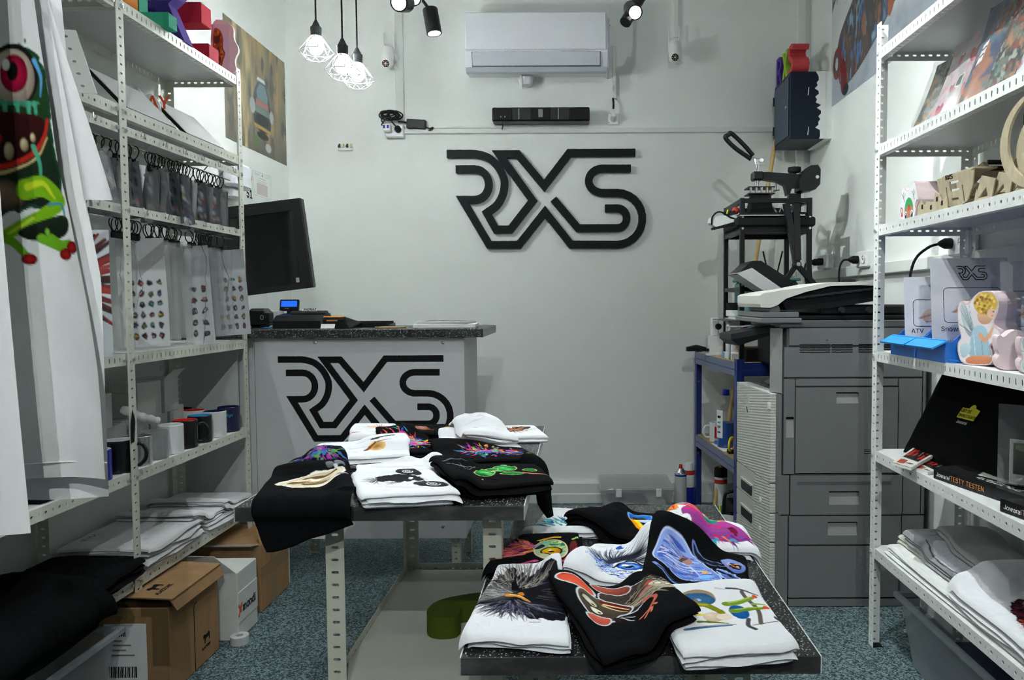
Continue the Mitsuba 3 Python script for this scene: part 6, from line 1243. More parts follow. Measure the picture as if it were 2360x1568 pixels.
def angel(label, o, w, h, th, ex, en, cat='figure'):
    t = thing('cutout_figure', label, cat); o = np.asarray(o, float); ex, en = np.asarray(ex, float), np.asarray(en, float)
    part(t, 'body', extr(Polygon([(x * w, y * h) for x, y in blob(ANG, 2)]).buffer(0), th, o, ex, (0, 0, 1), -en), 'pink_foam')
    a, b = uvgrid(70, 110); P = o + (a * w)[..., None] * ex + np.stack([0 * b, 0 * b, h * (1 - b)], -1) + en * .0008; m = grid(P); m.invert(); PG = Polygon(blob(ANG, 2)).buffer(0).buffer(-.014); inn = shapely.contains_xy(PG, a.ravel(), (1 - b).ravel()); fk = inn[m.faces].all(1)
    part(t, 'picture', trimesh.Trimesh(m.vertices, m.faces[fk], process=False), 'print_paper', color=art_angel(a, b, w / h))
ex_ = np.array([.35, -.937, 0]); en_ = np.array([-.937, -.35, 0])
angel('larger cut out praying angel figure leaning on the blue bin', (.990, 2.035, z_ + .001), .170, .190, .075, ex_, en_)
angel('smaller cut out praying angel figure at the picture edge', (.995, 1.755, z_ + .001), .085, .095, .055, np.array([.94, -.34, 0]), np.array([-.34, -.94, 0]))
P_ = Polygon([(x * .085, y * .095) for x, y in blob(ANG, 2)]).buffer(0)
whole('cutout_figure', 'lilac back of a small angel figure between the two praying angels', 'figure', extr(P_, .07, (.995, 1.85, z_ + .001), np.array([.94, -.34, 0]), (0, 0, 1), np.array([.34, .94, 0])), 'pink_foam')

# tote, booklets, display cases
z_ = ZR(4)
t = thing('tote_bag', 'black cloth bag with a yellow badge standing at the back of a lower right shelf', 'bag')
q = np.array([[1.055, 2.50, z_ + .002], [1.205, 2.545, .925], [1.245, 1.93, .945], [1.105, 1.90, z_ + .002]]); a, b = uvgrid(30, 30)
P = ((1 - a) * (1 - b))[..., None] * q[1] + (a * (1 - b))[..., None] * q[2] + (a * b)[..., None] * q[3] + ((1 - a) * b)[..., None] * q[0]; bul = .035 * np.sin(np.pi * a) ** .6 * np.sin(np.pi * b) ** .6 + .006 * meshkit.fbm(np.stack([a * 6, b * 6, a * 0], -1), 2)
F_ = P + bul[..., None] * np.array([-.85, 0, .3]); B_ = P + .02 * np.array([.85, 0, -.1]); m1, m2 = grid(F_), grid(B_); m2.invert(); part(t, 'cloth', cat_(m1, m2), 'cloth_black', True)
exb = q[2] - q[1]; exb = (q[3] - q[0]); exb /= np.linalg.norm(exb); eyb = q[1] - q[0]; eyb /= np.linalg.norm(eyb); nb = np.cross(exb, eyb); oc = F_[13, 15] + nb * .006
badge = Polygon([(0, 0), (.125, 0), (.140, .052), (.105, .058), (.10, .070), (.085, .074), (.068, .066), (.062, .052), (.012, .050)])
badge = shapely.affinity.scale(badge, .66, .66, origin=(0, 0)); part(t, 'badge', extr(badge, .001, oc - exb * .02, exb, eyb, nb), 'ink_yellow', label='yellow badge')
part(t, 'badge_lettering', cat_(text('GET DE', .0098, oc - exb * .012 + eyb * .020 + nb * .0011, exb, eyb, .0004, True), text('INVESTIGATE', .0088, oc - exb * .015 + eyb * .005 + nb * .0011, exb, eyb, .0004, True)), 'ink_black'); part(t, 'lettering', text('Jowaraí', .010, oc - exb * .012 - eyb * .016, exb, eyb, .0006), 'paper')
def slab(pts, z0, z1):
    return hull([(p[0], p[1], z) for p in pts for z in (z0, z1)])
def top_print(t, pts, z, art, res, name='cover', m='print_gloss', ar=1.4, dz=(0, 0, 0, 0)):
    """pts: corners for (a,b) = (0,0), (1,0), (1,1), (0,1)"""
    a, b = uvgrid(*res); Q = [np.array([p[0], p[1], z + d]) for p, d in zip(pts, dz)]; P = ((1 - a) * (1 - b))[..., None] * Q[0] + (a * (1 - b))[..., None] * Q[1] + (a * b)[..., None] * Q[2] + ((1 - a) * b)[..., None] * Q[3]; g_ = grid(P)
    if g_.face_normals[:, 2].mean() < 0: g_.invert()
    part(t, name, g_, m, color=art(a, b, ar))
def art_redbook(a, b, ar):
    s = Art(a, b, (214, 212, 200), ar, .008); s.poly([(.14, .10), (.94, .10), (.94, .90), (.14, .90)], (20, 18, 18), smooth=False); R = np.random.default_rng(3); K = (186, 40, 34)
    for x0, y0, x1, y1 in ((.18, .14, .34, .30), (.36, .12, .52, .24), (.56, .12, .92, .26), (.18, .70, .30, .88), (.32, .74, .46, .88), (.50, .70, .62, .88), (.66, .66, .80, .86), (.20, .36, .30, .50), (.50, .34, .66, .60), (.72, .30, .90, .44), (.30, .30, .46, .40)): s.poly([(x0, y0), (x1, y0 + .03), (x1 - .02, y1), (x0 + .02, y1 - .02)], K, (130, 22, 22), smooth=False, rough=.01)
    s.poly([(.70, .46), (.84, .44), (.84, .54), (.70, .56)], (224, 222, 214), smooth=False); s.line([(.24, .62), (.60, .50)], .012, (200, 198, 190)); s.poly([(.02, .16), (.10, .14), (.11, .50), (.03, .52)], (160, 60, 50), smooth=False, edge=(214, 212, 200)); s.line([(.06, .56), (.07, .86)], .03, (60, 60, 60)); return s.rgb()
p2 = [on_z(x, y, z_)[:2] for x, y in ((2098, 1083), (2243, 1030), (2284, 1078), (2138, 1096))]
t = thing('booklet', 'red and black booklet lying under the tilted one beside the pencil', 'booklet'); part(t, 'pages', slab(p2, z_ + .0005, z_ + .008), 'paper'); top_print(t, p2, z_ + .0086, art_redbook, (70, 50))
p1 = [on_z(x, y, z_ + .02)[:2] for x, y in ((2056, 1064), (2180, 994), (2226, 1021), (2100, 1077))]
t = thing('booklet', 'red and black booklet tilted on top, nearest the far white post', 'booklet'); Q = [(p[0], p[1], z_ + h) for p, h in zip(p1, (.010, .032, .032, .010))]
part(t, 'pages', hull([(x, y, z + d) for x, y, z in Q for d in (0, .007)]), 'paper'); top_print(t, p1, z_ + .0085, art_redbook, (70, 50), dz=(.010, .032, .032, .010))
t = thing('pencil', 'brown pencil with red ends lying across the lower booklet', 'pencil'); a_, b_ = on_z(2186, 1060, z_ + .018), on_z(2300, 1071, z_ + .014)
part(t, 'barrel', cyl(a_ * .85 + b_ * .15, a_ * .15 + b_ * .85, .0042, None, 8), 'chipboard'); part(t, 'red_end', cyl(a_, a_ * .85 + b_ * .15, .0035, .0042, 8), 'label_red'); part(t, 'red_end', cyl(a_ * .15 + b_ * .85, b_, .0042, .0035, 8), 'label_red')
def art_case(a, b, ar):
    s = Art(a, b, (26, 26, 27), ar, .008); s.poly([(.18, .10), (.46, .10), (.50, .30), (.22, .32)], (200, 200, 190), (120, 130, 110), smooth=False); s.poly([(.26, .40), (.62, .34), (.70, .62), (.34, .66)], (206, 206, 198), smooth=False, rough=.01); s.poly([(.62, .10), (.86, .10), (.88, .24), (.64, .24)], (150, 146, 130), smooth=False); s._mix(np.clip((s.nz(70, 3) - .5) * 12, 0, 1) * (abs(s.y - .80) < .06) * (abs(s.x / s.ar - .62) < .22), lin((206, 206, 206))); s.line([(.30, .45), (.58, .42)], .01, (120, 100, 90)); return s.rgb()
def case(label, pts, h, txt):
    t = thing('display_case', label, 'box'); part(t, 'body', slab(pts, z_ + .0005, z_ + h), 'black_satin'); top_print(t, pts, z_ + h + .0005, art_case, (60, 60)); a_, b_ = np.array([*pts[3], 0]), np.array([*pts[2], 0]); ex = (b_ - a_) / np.linalg.norm(b_ - a_); en = np.cross(ex, [0, 0, 1]); part(t, 'spine_lettering', text(txt, .013, a_ + ex * .07 + en * .0008 + [0, 0, z_ + h * .3], ex, (0, 0, 1), .0005), 'ink_orange'); part(t, 'spine_lettering', text('Jowaraí', .011, a_ + ex * .012 + en * .0008 + [0, 0, z_ + h * .3], ex, (0, 0, 1), .0005), 'paper')
p3 = [(1.13, 2.19), (1.22, 1.86), (1.05, 1.80), (.985, 2.14)]
case('flat black case with white papers in its lid beside the booklets', p3, .030, 'TESTY TESTEN')
case('second flat black case at the picture edge', [(1.15, 1.79), (1.2, 1.62), (1.02, 1.61), (.985, 1.80)], .030, 'TESTY')
t = thing('photo_frame', 'clear upright frame holding a small framed picture at the picture edge', 'frame')
def art_photo(a, b, ar):
    s = Art(a, b, (200, 204, 200), ar); s.poly([(.08, .05), (.92, .05), (.92, .80), (.08, .80)], (86, 92, 84), (50, 50, 44), smooth=False); s.poly([(.4, .8), (.45, .3), (.62, .26), (.74, .5), (.72, .8)], (56, 44, 34)); s.ell(.35, .16, .2, .08, (120, 140, 100)); return s.rgb()
exf = np.array([.72, -.69, 0]); exf /= np.linalg.norm(exf); of = np.array([1.07, 1.915, z_ + .034]); a, b = uvgrid(30, 44); P = of + (a * .075)[..., None] * exf + np.stack([0 * b, 0 * b, .008 + .105 * (1 - b)], -1); m = grid(P); m.invert()
part(t, 'picture', m, 'print_gloss', color=art_photo(a, b, .7)); nf = np.cross(exf, [0, 0, 1]); part(t, 'pane', hull([of - exf * .03 + exf * u + nf * d + np.array([0, 0, v]) for u in (0, .17) for d in (-.008, -.005) for v in (0, .20)]), 'film_haze'); part(t, 'picture_edge', hull([of + exf * u + nf * d + np.array([0, 0, v]) for u in (-.002, .077) for d in (-.004, -.0006) for v in (.004, .115)]), 'paper')

# lowest right shelf
z_ = ZR(5); GR_ = Ground(.90, 1.32, 1.50, 2.62, z_)
rq = lambda y0, y1, x0, x1: [(x1, y1), (x1, y0), (x0, y0), (x0, y1)]
shirt('paper_stack', 'stack of glossy white sheets along the lowest right shelf', GR_, rq(1.62, 2.50, .985, 1.26), .030, (222, 224, 222), None, 3, 61, 70, wr=.25, cat='paper')
shirt('folded_shirt', 'folded cream cloth at the far end of the lowest right shelf', GR_, rq(2.30, 2.50, 1.03, 1.25), .026, (214, 214, 204), None, 2, 62, 60, wr=.6)
def art_wrapped(a, b, ar):
    s = Art(a, b, (150, 153, 154), ar); s._mix(np.clip((s.nz(5, 3) - .45) * 3, 0, 1), lin((112, 114, 116))); s.poly([(.10, .04), (.30, .04), (.26, .50), (.08, .50)], (40, 42, 44), rough=.03); s.poly([(.36, .55), (.96, .60), (.96, .96), (.30, .92)], (196, 198, 206)); s.line([(.30, .90), (.60, .96), (.98, .90)], .02, (30, 30, 34)); return s.rgb()
shirt('wrapped_shirt', 'grey shirt in a clear wrapper with a black tag on the lowest right shelf', GR_, rq(2.02, 2.44, 1.02, 1.25), .030, (150, 152, 154), art_wrapped, 3, 63, 110, wr=1.3, bulge=.006)
shirt('wrapped_shirt', 'pale grey shirt lying on the wrapped one on the lowest right shelf', GR_, rq(1.98, 2.36, 1.09, 1.27), .024, (168, 170, 170), None, 2, 64, 70, wr=1.2, bulge=.006)
def art_dahlia(a, b, ar):
    s = Art(a, b, WHT, ar); d = s.poly([(.22, .46), (.34, .26), (.56, .16), (.78, .22), (.92, .42), (.90, .70), (.70, .84), (.46, .80), (.30, .66)], (44, 22, 30), (60, 20, 30), rough=.03); s.speck(d, [(90, 30, 50), (30, 16, 24)], 22, 3, .5)
    for cx, cy, r, cs in ((.60, .62, .24, [(226, 90, 56), (206, 60, 44), (236, 130, 90), (190, 40, 40)]), (.62, .34, .15, [(200, 90, 70), (226, 150, 120), (170, 50, 50)]), (.34, .44, .12, [(226, 206, 180), (206, 180, 150), (236, 222, 206)]), (.86, .60, .12, [(220, 80, 50), (190, 50, 40)])):
        for rr in (1, .72, .45): s.fan(cx, cy, .01, r * rr, 0, 360, int(26 * rr) + 6, cs, .045, 7, .006, jit=.12)
        s.ell(cx, cy, r * .18, r * .16, (214, 150, 60))
    return s.rgb()
shirt('folded_shirt', 'white shirt with an orange dahlia print at the front of the lowest right shelf', GR_, rq(1.56, 2.05, .982, 1.24), .026, WHT, art_dahlia, 3, 65, 170, wr=.7)
t = tub('clear plastic tub on the floor under the lowest right shelf', 1.015, 1.285, 1.60, 2.44, .215)
whole('folded_cloth', 'dark blue cloth lying in the clear tub at the right', 'cloth', box(1.06, 1.22, 2.05, 2.34, .006, .11, .02), 'mug_navy')
whole('cardboard_box', 'small brown carton inside the clear tub at the right', 'box', box(1.07, 1.24, 1.72, 1.98, .006, .10, .003), 'cardboard')
# ================================================================== copier
YC = 2.87
fx = lambda X: (230 + X / 2.178) * YC / FOC
fz = lambda Y: EYE[2] - (6 + Y / 2.178) * YC / FOC
t = thing('photocopier', 'tall grey office photocopier with a black scanner top beside the right shelving', 'photocopier')
CXB = 1.285
part(t, 'body', box(.80, CXB, YC + .012, 3.34, .03, .79, .004), 'grey_plastic_dark')
part(t, 'base', box(.78, CXB - .02, YC + .03, 3.32, .0, .03), 'black_matte')
# upper part around the paper tray cavity
part(t, 'upper_near_wall', box(.775, CXB, YC + .012, 2.95, .79, 1.045, .003), 'grey_plastic_dark')
part(t, 'upper_back', box(1.12, CXB, 2.95, 3.34, .79, 1.045, .003), 'grey_plastic_dark')
part(t, 'output_tray', hull([(.80, y, .80) for y in (2.952, 3.33)] + [(1.11, y, .80) for y in (2.952, 3.33)] + [(1.11, y, .91) for y in (2.952, 3.33)] + [(.82, y, .815) for y in (2.952, 3.33)]), 'grey_plastic')
part(t, 'scanner_base', box(.745, CXB, YC + .004, 3.345, 1.047, 1.075, .004), 'grey_plastic_dark')
CORN = lambda z0, z1, m='grey_plastic_light': part(t, 'corner_column', hull([(x, y, z) for (x, y) in ((.726, 2.935), (.735, 2.915), (.756, YC + .004), (.76, YC + .0125), (.76, 2.94)) for z in (z0, z1)]), m)
CORN(.805, 1.045); CORN(.353, .80, 'grey_plastic'); CORN(.02, .350, 'grey_plastic')
def panel(X0, X1, Y0, Y1, m='grey_plastic', recess=None, name='panel', d=.010, g=.0013):
    """panel of the side facing the tables; recess: (X0, X1, Y0, Y1) of a grip"""
    x0, x1, z1, z0 = fx(X0) + g, min(fx(X1), CXB + .005) - g, fz(Y0) - g, fz(Y1) + g; P = sbox(x0, z0, x1, z1)
    if recess:
        a0, a1, b1, b0 = fx(recess[0]), fx(recess[1]), fz(recess[2]), fz(recess[3]); P = P.difference(rrect(a0, b0, a1, b1, .003))
    k = part(t, name, extr(P, d, (0, YC + .012, 0), (1, 0, 0), (0, 0, 1), (0, -1, 0)), m)
    if recess:
        q = part(k, 'grip', hull([(x, y, z) for x in (a0, a1) for (y, z) in ((YC + .0115, b1), (YC + .0115, b0), (YC + .004, b0), (YC + .0112, .55 * b0 + .45 * b1))]), 'grey_plastic_light'); part(k, 'grip_painted_shade', box(a0, a1, YC + .0105, YC + .0118, b0 * .4 + b1 * .6, b1), 'black_matte')  # black strip paints shade into the top of the grip recess
    return k
panel(565, 1300, 128, 218); panel(540, 1240, 224, 378, name='vent_panel')
for X0, X1 in ((620, 772), (780, 885), (915, 1030), (1045, 1160)):
    for Y in (211, 227, 238, 249): part('photocopier__vent_panel', 'vent_slot', box(fx(X0), fx(X1), YC + .0005, YC + .003, fz(Y + 3), fz(Y - 1)), 'black_matte')
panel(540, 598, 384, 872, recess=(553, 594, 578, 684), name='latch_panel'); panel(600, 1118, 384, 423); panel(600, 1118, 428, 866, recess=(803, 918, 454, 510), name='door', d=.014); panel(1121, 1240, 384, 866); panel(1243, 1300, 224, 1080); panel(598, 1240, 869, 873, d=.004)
for Y in (745, 753, 762): part('photocopier__door', 'vent_slot', box(fx(948), fx(985), YC - .0028, YC - .0015, fz(Y + 3), fz(Y)), 'black_matte')
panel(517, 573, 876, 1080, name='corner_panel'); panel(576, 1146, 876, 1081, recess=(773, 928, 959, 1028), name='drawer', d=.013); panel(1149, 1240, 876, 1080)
part('photocopier__drawer', 'groove', box(fx(612), fx(1088), YC - .0018, YC - .0006, fz(926), fz(909)), 'grey_plastic_dark')
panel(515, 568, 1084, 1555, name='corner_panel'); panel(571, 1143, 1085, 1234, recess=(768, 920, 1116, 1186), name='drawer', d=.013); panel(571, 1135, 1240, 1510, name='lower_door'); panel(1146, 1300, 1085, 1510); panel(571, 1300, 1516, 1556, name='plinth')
part(t, 'screw', cyl((fx(753), YC + .001, fz(182)), (fx(753), YC - .002, fz(182)), .004), 'steel')
# the face towards the aisle
N0, N1 = np.array([.722, 2.90, 0]), np.array([.684, 3.33, 0]); ef = (N1 - N0) / np.linalg.norm(N1 - N0); LF = np.linalg.norm(N1 - N0); nf = np.array([-ef[1], ef[0], 0]); nf = nf if nf[0] < 0 else -nf
def front(s0, s1, z0, z1, m, name='panel', d=.03, r=.006, **k): return part(t, name, extr(rrect(s0 * LF, z0, s1 * LF, z1, r, 3), d, N0 - nf * d, ef, (0, 0, 1), nf), m, **k)
fd = front(.0, 1.0, .462, .80, 'ribbed_cream', 'front_door', label='white ribbed front door')
part(fd, 'top_edge', extr(sbox(0, 0, LF, .05), .004, N0 + np.array([0, 0, .797]), ef, -nf, (0, 0, 1)), 'white_plastic')
bdg = N0 + ef * LF * .60 + nf * .0005
part(fd, 'badge', extr(rrect(0, .675, .045, .762, .003), .002, bdg, ef, (0, 0, 1), nf), 'grey_panel', label='grey badge with a slanted black mark'); part(fd, 'badge_mark', extr(Polygon([(.012, .692), (.02, .692), (.032, .715), (.026, .715)]), .0008, bdg + nf * .002, ef, (0, 0, 1), nf), 'ink_black')
part(fd, 'side_clip', extr(sbox(-.002, .742, .03, .765), .003, N0, ef, (0, 0, 1), nf), 'white_plastic')
for z0, z1 in ((.348, .459), (.236, .345)):
    k = front(.0, .44, z0, z1, 'ribbed_cream', 'drawer_front'); k2 = front(.443, 1.0, z0, z1, 'cream_plastic', 'drawer_front')
    part(k2, 'grip', extr(rrect(.50 * LF, z0 + .010, .84 * LF, z0 + .052, .012), .0015, N0, ef, (0, 0, 1), nf), 'black_satin', label='dark curved drawer grip'); part(k2, 'grip_rim', extr(rrect(.49 * LF, z0 + .052, .85 * LF, z0 + .060, .003), .006, N0, ef, (0, 0, 1), nf), 'cream_plastic')
    part(k, 'tab', extr(rrect(.24 * LF, z0 + .014, .29 * LF, z0 + .03, .002), .002, N0, ef, (0, 0, 1), nf), 'white_plastic')
front(.0, 1.0, .045, .233, 'ribbed_cream', 'lower_panel')
part(t, 'front_frame', extr(sbox(0, .03, LF, .80), .055, N0 - nf * .086, ef, (0, 0, 1), nf), 'grey_plastic')
# control panel
cp = np.array([[.60, 3.04, 1.018], [.60, 3.29, 1.012], [.80, 3.25, 1.062], [.82, 2.90, 1.072]])
part(t, 'control_panel', hull([p + np.array([0, 0, d]) for p in cp for d in (0, -.022)] + [p + np.array([.03, 0, -.045]) for p in cp[:2]]), 'charcoal'); nn_ = np.cross(cp[2] - cp[0], cp[1] - cp[0]); nn_ = nn_ / np.linalg.norm(nn_) * np.sign(nn_[2])
part(t, 'touch_screen', hull([cp[0] * .45 + cp[1] * .15 + cp[2] * .2 + cp[3] * .2, cp[1] * .6 + cp[2] * .2 + cp[0] * .2, cp[2] * .7 + cp[1] * .2 + cp[3] * .1, cp[3] * .6 + cp[0] * .25 + cp[2] * .15] + [np.add(cp[0] * .45 + cp[1] * .15 + cp[2] * .2 + cp[3] * .2, [0, 0, .0035]), np.add(cp[1] * .6 + cp[2] * .2 + cp[0] * .2, [0, 0, .0035]), np.add(cp[2] * .7 + cp[1] * .2 + cp[3] * .1, [0, 0, .0035]), np.add(cp[3] * .6 + cp[0] * .25 + cp[2] * .15, [0, 0, .0035])]), 'black_gloss')
part(t, 'panel_arm', box(.73, .84, 2.955, 3.20, 1.02, 1.050, .004), 'grey_plastic_dark')
# scanner and feeder
part(t, 'scanner_lid', box(.765, CXB, YC + .01, 3.345, 1.077, 1.092, .003), 'black_satin')
part(t, 'scanner_step', box(fx(415), fx(625), YC - .012, 3.30, fz(103), fz(78), .003), 'grey_plastic'); part(t, 'scanner_step', box(fx(430), fx(612), YC - .006, 3.30, fz(76), fz(48), .003), 'grey_plastic')
part(t, 'feeder_body', box(.90, CXB, YC + .02, 3.33, 1.094, 1.130, .006), 'black_satin')
cv = lambda X, Y: np.array(at(1560 + X / 3.016, 280 + Y / 3.016, YC - .01))
TP = [(577, 1212), (600, 1196), (740, 1172), (860, 1158), (1060, 1118), (1440, 1112), (1440, 1135), (1075, 1143), (900, 1185), (760, 1232), (700, 1278), (650, 1296), (586, 1294), (577, 1270)]
pts = [cv(*p) for p in TP]; part(t, 'feeder_cover', extr(Polygon([(p[0], p[2]) for p in pts]).buffer(0), .40, (0, YC - .01, 0), (1, 0, 0), (0, 0, 1), (0, 1, 0)), 'feeder_white', label='white feeder cover with a drooping end')
TP2 = [(742, 1250), (905, 1190), (1078, 1146), (1440, 1140), (1440, 1240), (1080, 1300), (770, 1310)]
pts = [cv(*p) for p in TP2]; part(t, 'feeder_tray', extr(Polygon([(p[0], p[2]) for p in pts]).buffer(0), .36, (0, YC + .012, 0), (1, 0, 0), (0, 0, 1), (0, 1, 0)), 'black_matte')
for i in range(9): X = 800 + i * 65; a_ = cv(X, 1232 - i * 8); part('photocopier__feeder_tray', 'rib', hull([a_ + np.array([dx, dy, dz]) for dx in (0, .05) for dy in (.006, .022) for dz in (0, .004)] + [a_ + np.array([.07, .01, .012])]), 'charcoal')
part(t, 'feeder_end', cyl(cv(690, 1292) + [0, .02, -.01], cv(690, 1292) + [0, .34, -.01], .020, None, 20), 'grey_plastic', 40)
for X in (1150, 1340): part(t, 'feeder_hinge', cyl(cv(X, 1290) + [0, .012, -.012], cv(X, 1290) + [0, -.004, -.012], .012, .010, 16), 'charcoal', 40)

# ================================================================== blue rack with its things
t = thing('storage_rack', 'dark blue metal rack with chipboard shelves between the copier and the back wall', 'rack')
K0, K1 = np.array([.728, 3.56, 0]), np.array([.655, 4.32, 0]); er = (K1 - K0) / np.linalg.norm(K1 - K0); LR = np.linalg.norm(K1 - K0); nr = np.array([er[1], -er[0], 0]); WR = .46; Z3 = np.array([0, 0, 1.0])
def rk(s, w): return K0 + er * s + nr * w
for s, sg in ((0, 1), (LR, -1)):
    for w, wg in ((0, 1), (WR, -1)): part(t, 'post', cat_(extr(sbox(0, 0, .036, .88), .0025, rk(s, w), er * sg, Z3), extr(sbox(0, 0, .036, .88), .0025, rk(s, w), nr * wg, Z3)), 'rack_blue')
for z in (.852, .395):
    part(t, 'chipboard_shelf', extr(sbox(.004, .004, LR - .004, WR - .004), .012, np.array([0, 0, z]) + K0, er, nr, (0, 0, 1)), 'chipboard')
    for w, sg in ((-.003, 1), (WR + .001, 1)):
        k = part(t, 'beam', extr(sbox(.02, 0, LR - .02, .062), .0025, rk(0, w) + Z3 * (z - .050), er, Z3), 'rack_beam'); part(k, 'groove', extr(sbox(.02, .026, LR - .02, .031), .0012, rk(0, w) + Z3 * (z - .050) + (nr * -.0013 if w < 0 else nr * .0026), er, Z3), 'rack_blue')
    for s in (-.003, LR + .001): part(t, 'beam', extr(sbox(.02, 0, WR - .02, .062), .0025, rk(s, 0) + Z3 * (z - .050), nr, Z3), 'rack_blue')
for s in (.004, LR - .004):
    for z in (.70, .30): part(t, 'rivet', bolt(rk(s, .016) + Z3 * z - er * .003, -er, .006), 'steel')
zs, zt2 = .4075, .8645
t = thing('water_bottle', 'clear bottle of blue liquid with a blue cap on the middle of the rack', 'bottle'); c = rk(.36, .056) + Z3 * (zs + .001)
part(t, 'bottle', lathe([(0, 0), (0, .040), (.04, .044), (.55, .044), (.62, .040), (.66, .044), (.74, .040), (.84, .022), (.90, .016), (1, .016), (1, 0)], c, c + Z3 * .265, 28), 'clear_film', 40); part(t, 'liquid', lathe([(0, 0), (0, .038), (.04, .042), (1, .042), (1, 0)], c + Z3 * .002, c + Z3 * .125, 24), 'blue_liquid', 40); part(t, 'cap', lathe([(0, 0), (0, .018), (.9, .018), (1, .015), (1, 0)], c + Z3 * .262, c + Z3 * .292, 18), 'mug_blue', 40)
cl = math.radians(205); part(t, 'label', trimesh.Trimesh(*[(lambda V, F: (V, F))(np.array([c + np.array([.0447 * math.cos(cl + q), .0447 * math.sin(cl + q), z]) for q in np.linspace(-.5, .6, 8) for z in (.05, .19)]), np.array([(2 * i, 2 * i + 2, 2 * i + 3) for i in range(7)] + [(2 * i, 2 * i + 3, 2 * i + 1) for i in range(7)]))][0], process=False), 'paper', label='white label')
for i, z in enumerate((.075, .10, .125, .15)): q = cl + .1; part(t, 'label_mark', hull([c + np.array([.0452 * math.cos(q + s), .0452 * math.sin(q + s), z + u]) for s in (-.25, .0, .25) for u in (0, .012 if i % 2 else .007)] + [c + np.array([.0446 * math.cos(q), .0446 * math.sin(q), z])]), ('mug_blue', 'ink_grey', 'mug_sky', 'ink_black')[i])
t = thing('mug', 'white mug with a coloured print behind the blue bottle on the rack', 'mug'); c = rk(.53, .06) + Z3 * (zs + .001); part(t, 'body', lathe([(0, 0), (0, .040), (1, .041), (1, .038), (.1, .036), (.1, 0)], c, c + Z3 * .10, 24), 'mug_white', 40); P = curve([(-.038, .0, .08), (-.062, 0, .078), (-.072, 0, .05), (-.062, 0, .022), (-.038, 0, .02)], 20); part(t, 'handle', tube(P + c, .006, 8), 'mug_white', True); part(t, 'print', hull([c + np.array([.0415 * math.cos(q), .0415 * math.sin(q), z]) for q in (4.2, 4.5, 4.8) for z in (.02, .08)] + [c + np.array([.04 * math.cos(4.5), .04 * math.sin(4.5), .05])]), 'foam_crimson')
c = rk(.44, .03) + Z3 * (zs + .001); whole('small_bottle', 'pair of tiny blue caps lying in front of the mug on the rack', 'cap', cat_(*[cyl(c + np.array([i * .022, 0, 0]), c + np.array([i * .022, 0, .016]), .011, None, 14) for i in (0, 1)]), 'bin_blue', 40)
whole('paper_sheet', 'white sheet of paper under the blue bottle on the rack', 'paper', extr(sbox(.24, .01, .46, .13), .0008, K0 + Z3 * (zs + .0002), er, nr, (0, 0, 1)), 'paper')
c = rk(.20, .040) + Z3 * (zs + .02); t = thing('tape_measure', 'yellow and orange looped strap beside the blue bottle', 'strap'); th = np.linspace(0, 2 * np.pi, 24)[:-1]
for r, m_ in ((.034, 'ink_yellow'), (.028, 'foam_orange')): part(t, 'loop', tube(np.stack([c[0] + .02 * np.cos(th), c[1] + .03 * np.cos(th), c[2] + .022 + r * np.sin(th)], 1), .006, 8, True), m_, True)
part(t, 'buckle', hull([c + np.array([a, b, d]) for a in (-.02, .03) for b in (-.02, .02) for d in (-.018, -.004)]), 'black_matte')
# things on top of the rack
t = thing('glue_gun', 'white clamp with a black jaw overhanging the rack beside the back wall', 'clamp'); c = rk(.50, .02) + Z3 * zt2
part(t, 'jaw', hull([c + np.array([a, b, d]) for a in (-.13, -.03) for b in (-.02, .02) for d in (.022, .042)] + [c + np.array([-.08, 0, .055])]), 'black_matte'); part(t, 'bar', hull([c + np.array([a, b, d]) for a in (-.05, .02) for b in (-.012, .012) for d in (.02, .034)]), 'black_matte'); part(t, 'head', hull([c + np.array([a, b, d]) for a in (-.015, .05) for b in (-.025, .025) for d in (.001, .10)]), 'white_plastic'); part(t, 'column', box(c[0] - .005, c[0] + .035, c[1] - .02, c[1] + .02, c[2] + .10, c[2] + .195, .006), 'white_plastic'); part(t, 'knob', cyl(c + [.03, -.02, .15], c + [.03, -.035, .15], .016, None, 16), 'charcoal'); part(t, 'foot', hull([c + np.array([a, b, d]) for a in (-.03, .06) for b in (-.03, .03) for d in (.0005, .012)]), 'white_plastic')
t = thing('plastic_bottle', 'white plastic bottle with a black cap on the rack', 'bottle'); c = rk(.36, .10) + Z3 * (zt2 + .001); part(t, 'bottle', lathe([(0, 0), (0, .045), (.75, .045), (.85, .032), (.88, .044), (1, .044), (1, 0)], c, c + Z3 * .235, 24), 'white_plastic', 40); part(t, 'cap', lathe([(0, 0), (0, .042), (1, .042), (1, 0)], c + Z3 * .236, c + Z3 * .272, 20), 'black_matte', 40)
whole('cardboard_box', 'brown board box on the rack behind the control panel', 'box', extr(sbox(.14, .10, .40, .30), .05, K0 + Z3 * (zt2 + .0005), er, nr, (0, 0, 1)), 'cardboard'); whole('equipment_box', 'black flat device on the rack nearest the copier', 'device', extr(rrect(.03, .05, .13, .30, .01), .06, K0 + Z3 * (zt2 + .0005), er, nr, (0, 0, 1)), 'black_matte')
t = thing('ink_box', 'small white carton with a blue corner lying at the front of the rack', 'box'); c = rk(.22, .05) + Z3 * (zt2 + .0005); part(t, 'carton', hull([c + er * a + nr * b + Z3 * d for a in (-.06, .09) for b in (-.025, .025) for d in (0, .03)]), 'paper'); part(t, 'corner', hull([c + er * a + nr * b + Z3 * d for a in (.06, .092) for b in (-.027, -.0255) for d in (0.002, .028)]), 'mug_sky')
